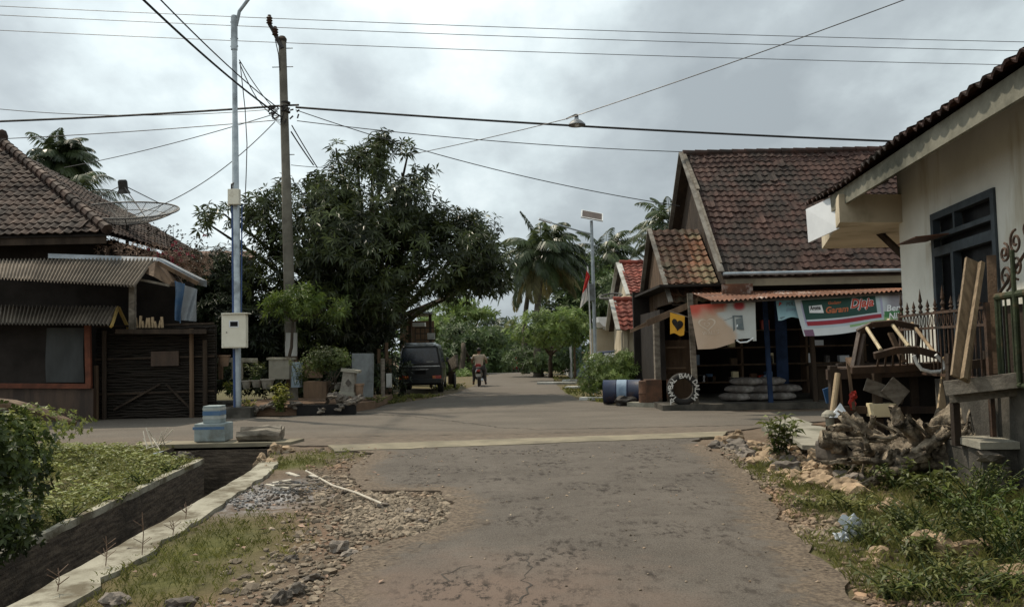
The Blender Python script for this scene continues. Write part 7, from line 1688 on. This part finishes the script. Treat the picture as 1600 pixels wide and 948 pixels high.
# ================================================================= TREES
def B(px, py, Y, rpx, rpz, ry, wt=1.0): c = W(px, py, Y); s = Y/FPX; return (tuple(c), (rpx*s, ry, rpz*s), wt)
mb_ = [B(580, 275, 27, 46, 44, 1.3, 1), B(588, 232, 27, 22, 30, .7, 1.8), B(600, 215, 27, 12, 16, .4, 2.2), B(560, 240, 27, 16, 16, .5, 1.6), B(445, 310, 27, 30, 30, 1.0, 1.1), B(485, 290, 27, 30, 26, 1.0, 1.1), B(410, 325, 26.5, 30, 24, .9, 1.1), B(637, 242, 27, 14, 28, .5, 1.8), B(660, 275, 27, 20, 18, .6, 1.5), B(535, 262, 27, 18, 26, .5, 1.4), B(535, 315, 27, 72, 46, 2.0), B(625, 335, 27, 72, 56, 2.2), B(525, 232, 27, 9, 12, .4, 2.0), B(700, 345, 27, 40, 24, 1.0, 1), B(735, 350, 27.5, 22, 16, .7, 1.4), B(505, 285, 27, 20, 14, .6, 1.2), B(470, 345, 27, 62, 55, 1.8, .8), B(420, 355, 26.5, 50, 42, 1.2, .55), B(395, 320, 26, 26, 20, .8, 1), B(350, 335, 26, 34, 20, .8, .8), B(318, 345, 26, 22, 18, .6, 1.1),
       B(560, 400, 27, 130, 80, 3.0, 1.15), B(690, 400, 27.5, 90, 62, 2.6), B(735, 375, 28, 48, 42, 1.5, .7), B(765, 425, 28, 45, 42, 1.6, .9), B(740, 445, 28, 50, 24, 1.4, .9), B(450, 430, 27, 75, 60, 2.2, .9), B(580, 470, 27, 85, 36, 2.0, .8), B(500, 490, 27, 80, 50, 2.0, .8)]
mt = tree('mango_tree', 'huge dark mango tree spreading over the left side of the far road', G(575, 600)+V((0, 2, 0)), mb_, 9800, .31, .066, M['mango_leaf'], M['bark'], .34, 7, .42, seed=101, thr=-.03, fr=.75, fork_z=1.9, lv=(0, 1))
# paler low branch
tree('mango_tree', 'young yellow green tree branch in front of the power pole', W(450, 600, 23.2)*1.0, [B(470, 470, 23, 45, 24, .6), B(440, 480, 22.8, 28, 20, .5), B(520, 480, 23.2, 30, 28, .5, .6)], 420, .20, .05, M['bush_leaf'], M['bark'], .05, 6, .3, seed=102, thr=-.1, fr=1.4, cat='tree', fork_z=1.8)
# dark trees behind the left house
tree('garden_tree', 'dark leafy tree behind the woven fence left of the lamp pole', (W(300, 600, 27).x, 27, 0), [B(300, 440, 27, 52, 40, 1.6), B(350, 440, 27.5, 60, 55, 1.8), B(290, 500, 27, 50, 50, 1.5), B(370, 500, 27, 60, 55, 1.8), B(420, 520, 27, 55, 45, 1.6)], 3000, .24, .06, M['dark_leaf'], M['bark'], .16, 6, .3, seed=103, thr=-.3, fr=1.0, fork_z=1.2)
tree('garden_tree', 'dark tree mass low behind the power pole', (W(470, 600, 29).x, 29, 0), [B(440, 520, 29, 80, 60, 1.5), B(540, 520, 29, 80, 60, 1.5), B(590, 510, 30, 45, 50, 1.5), B(370, 540, 28.5, 70, 40, 1.2)], 2600, .26, .07, M['dark_leaf'], M['bark'], .16, 6, .3, seed=104, thr=-.5, fr=1.0, fork_z=1.0)
mb = MB(); mb.slab([W(255, 392, 31), W(400, 392, 31), W(400, 402, 29), W(250, 402, 29)], (0, 0, -.1)); mb.slab([W(258, 402, 29.2), W(396, 402, 29.2), W(396, 600, 29.2), W(258, 600, 29.2)], (0, .1, 0)); tag(mb.build('distant_house', M['rust_drum']), 'low house with a dark red roof hidden behind the bougainvillea', 'house')
tree('undergrowth', 'dark undergrowth added to darken the ground behind the yard clutter', (W(470, 600, 25.5).x, 25.5, 0), [B(380, 592, 25.3, 60, 26, .8), B(470, 590, 25.5, 70, 28, .8), B(550, 590, 26.5, 60, 30, .8), B(600, 585, 27.5, 40, 30, .8)], 1500, .20, .06, M['dark_leaf'], M['bark'], .05, 6, .3, seed=109, thr=-.6, fr=1.0, cat='bush', fork_z=.3)  # low dark bushes added to darken the bright ground behind the yard
# bougainvillea
bg_ = tree('bougainvillea', 'tangled bougainvillea with pink flowers above the porch roof', (W(265, 600, 24).x, 24, 0), [B(262, 405, 24, 30, 22, .7), B(300, 415, 24, 34, 24, .7), B(235, 385, 24, 16, 16, .4, .6)], 420, .12, .035, M['twig_dry'], M['bark'], .05, 5, .2, seed=105, thr=-.15, fr=1.8, cat='shrub', fork_z=3.5, lv=(0, .8))
fl3 = MB(); rr3 = random.Random(3)
for i in range(26):
    px = rr3.gauss(268, 28); py = rr3.gauss(402, 14); c_ = W(px, py, 23.4)
    for k in range(5): d = V((rr3.uniform(-1, 1), rr3.uniform(-1, .3), rr3.uniform(-1, 1))).normalized(); fl3.leaf(c_, d, V((0, -1, .3)), .075, .055, rr3.random(), .1)
fl3.build('flowers', M['pink_flower'], bg_)
tw_ = MB()
for i in range(16):
    px = rr3.uniform(232, 318); c_ = W(px, 410, 24); t1 = W(px+rr3.uniform(-12, 14), rr3.uniform(352, 385), 23.8); tw_.tube([c_, c_.lerp(t1, .5)+V((rr3.uniform(-.1, .1), 0, .06)), t1], [.014, .006], 4)
    for k in range(7): d = V((rr3.uniform(-1, 1), 0, rr3.uniform(-.2, 1))).normalized(); tw_.leaf(t1+V((rr3.uniform(-.12, .12), 0, rr3.uniform(-.2, .08))), d, V((0, -1, 0)), .09, .04, .6, .1)
tw_.build('twigs', M['bark'], bg_)
# right side trees
tree('roadside_tree', 'light green feathery tree right of the far road', G(860, 590), [B(845, 500, 40, 44, 16, 1.4), B(885, 497, 40, 36, 16, 1.4), B(822, 522, 40, 30, 14, 1.2), B(870, 528, 40, 48, 16, 1.4), B(908, 520, 40, 24, 22, 1.0, .8), B(850, 512, 39, 40, 10, 1.2)], 1250, .22, .07, M['bg_leaf_light'], M['bark'], .12, 7, .25, seed=110, thr=-.12, fr=.9, fork_z=1.2)
tree('roadside_tree', 'low leafy tree under the feathery one at the far right kerb', (W(835, 585, 46).x, 46, 0), [B(815, 560, 46, 30, 20, 1.2), B(848, 565, 45, 35, 18, 1.2), B(885, 560, 44, 30, 22, 1.2)], 1000, .24, .08, M['bg_leaf'], M['bark'], .10, 6, .25, seed=111, thr=-.2, fr=.9, fork_z=.6)
tree('green_bush', 'bright green feathery bush behind the oil drum', (W(955, 600, 25).x, 25, 0), [B(945, 572, 25, 36, 22, .8), B(975, 568, 25, 28, 22, .8), B(925, 590, 24.8, 22, 26, .6), B(960, 590, 24.6, 38, 18, .7), B(993, 590, 24.8, 10, 20, .5)], 1500, .13, .035, M['bg_leaf_light'], M['bark'], .04, 7, .3, seed=112, thr=-.25, fr=1.5, cat='bush', fork_z=.3)
tree('dense_tree', 'dark dense tree between the big palm and the red roofs', (W(930, 590, 50).x, 50, 0), [B(900, 440, 52, 45, 50, 3), B(950, 470, 50, 45, 45, 3), B(880, 500, 50, 45, 45, 3), B(960, 430, 56, 30, 30, 2), B(975, 500, 50, 30, 40, 2)], 2600, .42, .13, M['bg_leaf'], M['bark'], .25, 6, .3, seed=113, thr=-.3, fr=.45, fork_z=2)
# background mass
specs = [('flat crowned feathery tree rising behind the van', [B(712, 476, 60, 34, 9, 2.4), B(735, 492, 60, 40, 9, 2.4), B(700, 505, 60, 36, 12, 2.4), B(757, 488, 60, 22, 6, 1.5, .7)], 'bg_leaf_light', 900, .40),
         ('green tree beside the van in the distance', [B(720, 535, 55, 34, 30, 2.5), B(700, 560, 52, 26, 26, 2)], 'bg_leaf', 1300, .42),
         ('dark green distant tree beyond the motorcyclist', [B(755, 530, 75, 42, 24, 3), B(765, 560, 75, 36, 24, 3)], 'bg_leaf', 1300, .5),
         ('distant tree in the middle of the road end', [B(790, 545, 95, 34, 22, 3.5), B(800, 570, 90, 30, 16, 3)], 'bg_leaf', 1000, .6),
         ('bright low shrubbery left of the distant road', [B(722, 590, 50, 18, 14, 1.5), B(738, 588, 55, 14, 12, 1.5)], 'bg_leaf_light', 520, .3),
         ('pale distant tree behind the big tree trunk', [B(670, 520, 62, 30, 34, 2.5)], 'bg_leaf_light', 700, .45),
         ('distant tree right of the road end', [B(825, 540, 85, 36, 30, 3)], 'bg_leaf', 900, .6)]
for i, (lab, bl, lm_, n_, L_) in enumerate(specs):
    x = bl[0][0][0]; y = bl[0][0][1]; tree('distant_tree', lab, (x, y, hgt0(x, y)), bl, n_, L_, L_*.32, M[lm_], M['bark'], .2, 6, .25, group='trees closing off the end of the road', seed=120+i, thr=-.2, fr=.4, fork_z=2)
# palms
def PB(px, Y): c = W(px, 590, Y); return V((c.x, Y, hgt0(c.x, Y)))
palm('tall windblown coconut palm behind the old tiled roof at left', PB(105, 32), W(95, 250, 32), 44, 1.7, 1, (.50, 0, .12), .15, ll=.48, lw=.07, dead=0, lfn=34)
palm('low palm fronds showing through the mesh dish', PB(118, 30), W(122, 308, 30), 12, 2.6, 3, (.9, 0, .05), .12, dead=0)
palm('largest coconut palm with hanging dry fronds right of the far road', PB(842, 45), W(850, 398, 45), 42, 3.2, 5, (.36, 0, .06), .22, ll=.85, lw=.13, dead=5, lfn=30, leafm=M['palm_leaf'])
palm('coconut palm just left of the largest one', PB(822, 52), W(830, 430, 52), 24, 3.2, 7, (.25, 0, 0), .2, ll=.7, lw=.09, dead=3)
palm('mid sized coconut palm right of the solar lamp', PB(955, 55), W(950, 398, 55), 26, 3.2, 8, (.45, 0, .05), .2, ll=.75, lw=.10, dead=3)
palm('coconut palm rising behind the patched lean-to roof', PB(1045, 42), W(1046, 352, 42), 22, 2.5, 10, (-.1, 0, .12), .18, ll=.6, lw=.08, dead=1)
palm('second crown of fronds below the palm behind the lean-to', PB(1030, 44), W(1030, 375, 44), 12, 2.4, 11, (-.2, 0, 0), .16, ll=.6, lw=.08, dead=0)
palm('small distant palm at the end of the road', PB(768, 100), W(768, 512, 100), 22, 3.4, 12, (.1, 0, .1), .22, ll=.9, lw=.16, dead=0, lfn=20)
palm('pale small distant palm right of the road end', PB(765+35, 90), W(797, 520, 90), 20, 2.8, 14, (.1, 0, .1), .2, ll=.8, lw=.16, dead=0, lfn=20, leafm=M['palm_pale'])
# hazy far wood
fw_ = MB(); rr4 = random.Random(9)
bl = []
for i in range(34):
    x = -150+i*9.2+rr4.uniform(-3, 3); y = rr4.uniform(125, 150); bl.append(((x, y, -1), (8, 4, rr4.uniform(4.0, 6.5)), 1))
rosettes(fw_, bl, 3600, 1.5, .8, 5, .2, rr4, thr=-1, fr=.2, bias=4); tag(fw_.build('far_wood', M['bg_leaf']), 'far green wood closing the horizon', 'wood', kind='stuff')

# rubbish and fallen leaves in the drain and on the verges
lv_ = MB(); rl = random.Random(33)
for i in range(260):
    y = rl.uniform(4.5, 13.5)
    if i % 3 == 0: x = rl.uniform(interp(DL, y)+.05, interp(DR, y)-.05); z = -.96
    elif i % 3 == 1: x = rl.uniform(-2.9, -.9); z = hgt(x, y)+.03
    else: x = rl.uniform(2.7, 5.0); z = hgt(x, y)+.03
    a_ = rl.uniform(0, 6.28); lv_.leaf(V((x, y, z)), V((math.cos(a_), math.sin(a_), rl.uniform(0, .3))).normalized(), V((rl.uniform(-.4, .4), rl.uniform(-.4, .4), 1)), rl.uniform(.05, .11), rl.uniform(.02, .045), rl.random(), .1)
tag(lv_.build('leaf_litter', M['twig_dry']), 'dry brown leaves fallen in the drain and on the verges', 'leaf litter', kind='stuff')
for i, (x, y, c) in enumerate(((-3.75, 7.2, 'white_board'), (-3.9, 9.6, 'blue_plastic'), (-3.8, 11.2, 'pale_wall'))):
    mb = MB(); mb.ball(V((x, y, -.92)), (.07, .05, .05), 1.4, 2, i, 2); tag(mb.build('litter', M[c]), ['white crumpled litter on the bed of the drain nearest the camera', 'blue crumpled litter on the bed of the drain', 'pale crumpled litter on the drain bed near the culvert'][i], 'litter')

for i, (y, dx, h) in enumerate(((5.8, .10, .20), (6.9, .15, .16), (8.0, .12, .22), (9.1, .10, .14), (10.2, .14, .20), (11.3, .12, .18))):
    x = interp(DL, y)-dx; weed('weed', 'low leafy weed spilling over the left lip of the drain', V((x, y, hgt(x, y))), h, .34, 190, .06, .028, 'cover_leaf', 200+i, group='weeds along the left lip of the drain', stems=16)
for i, (px, py, h, s) in enumerate(((1460, 850, .34, .5), (1520, 810, .42, .45), (1575, 880, .38, .45), (1420, 830, .26, .4), (1550, 790, .36, .4), (1480, 930, .24, .4))):
    weed('weed', 'fine leaved olive green weed in the thicket at the lower right', gz(px, py), h, s, 320, .055, .018, 'weed_leaf', 230+i, group='fine weeds in the lower right thicket', stems=22)
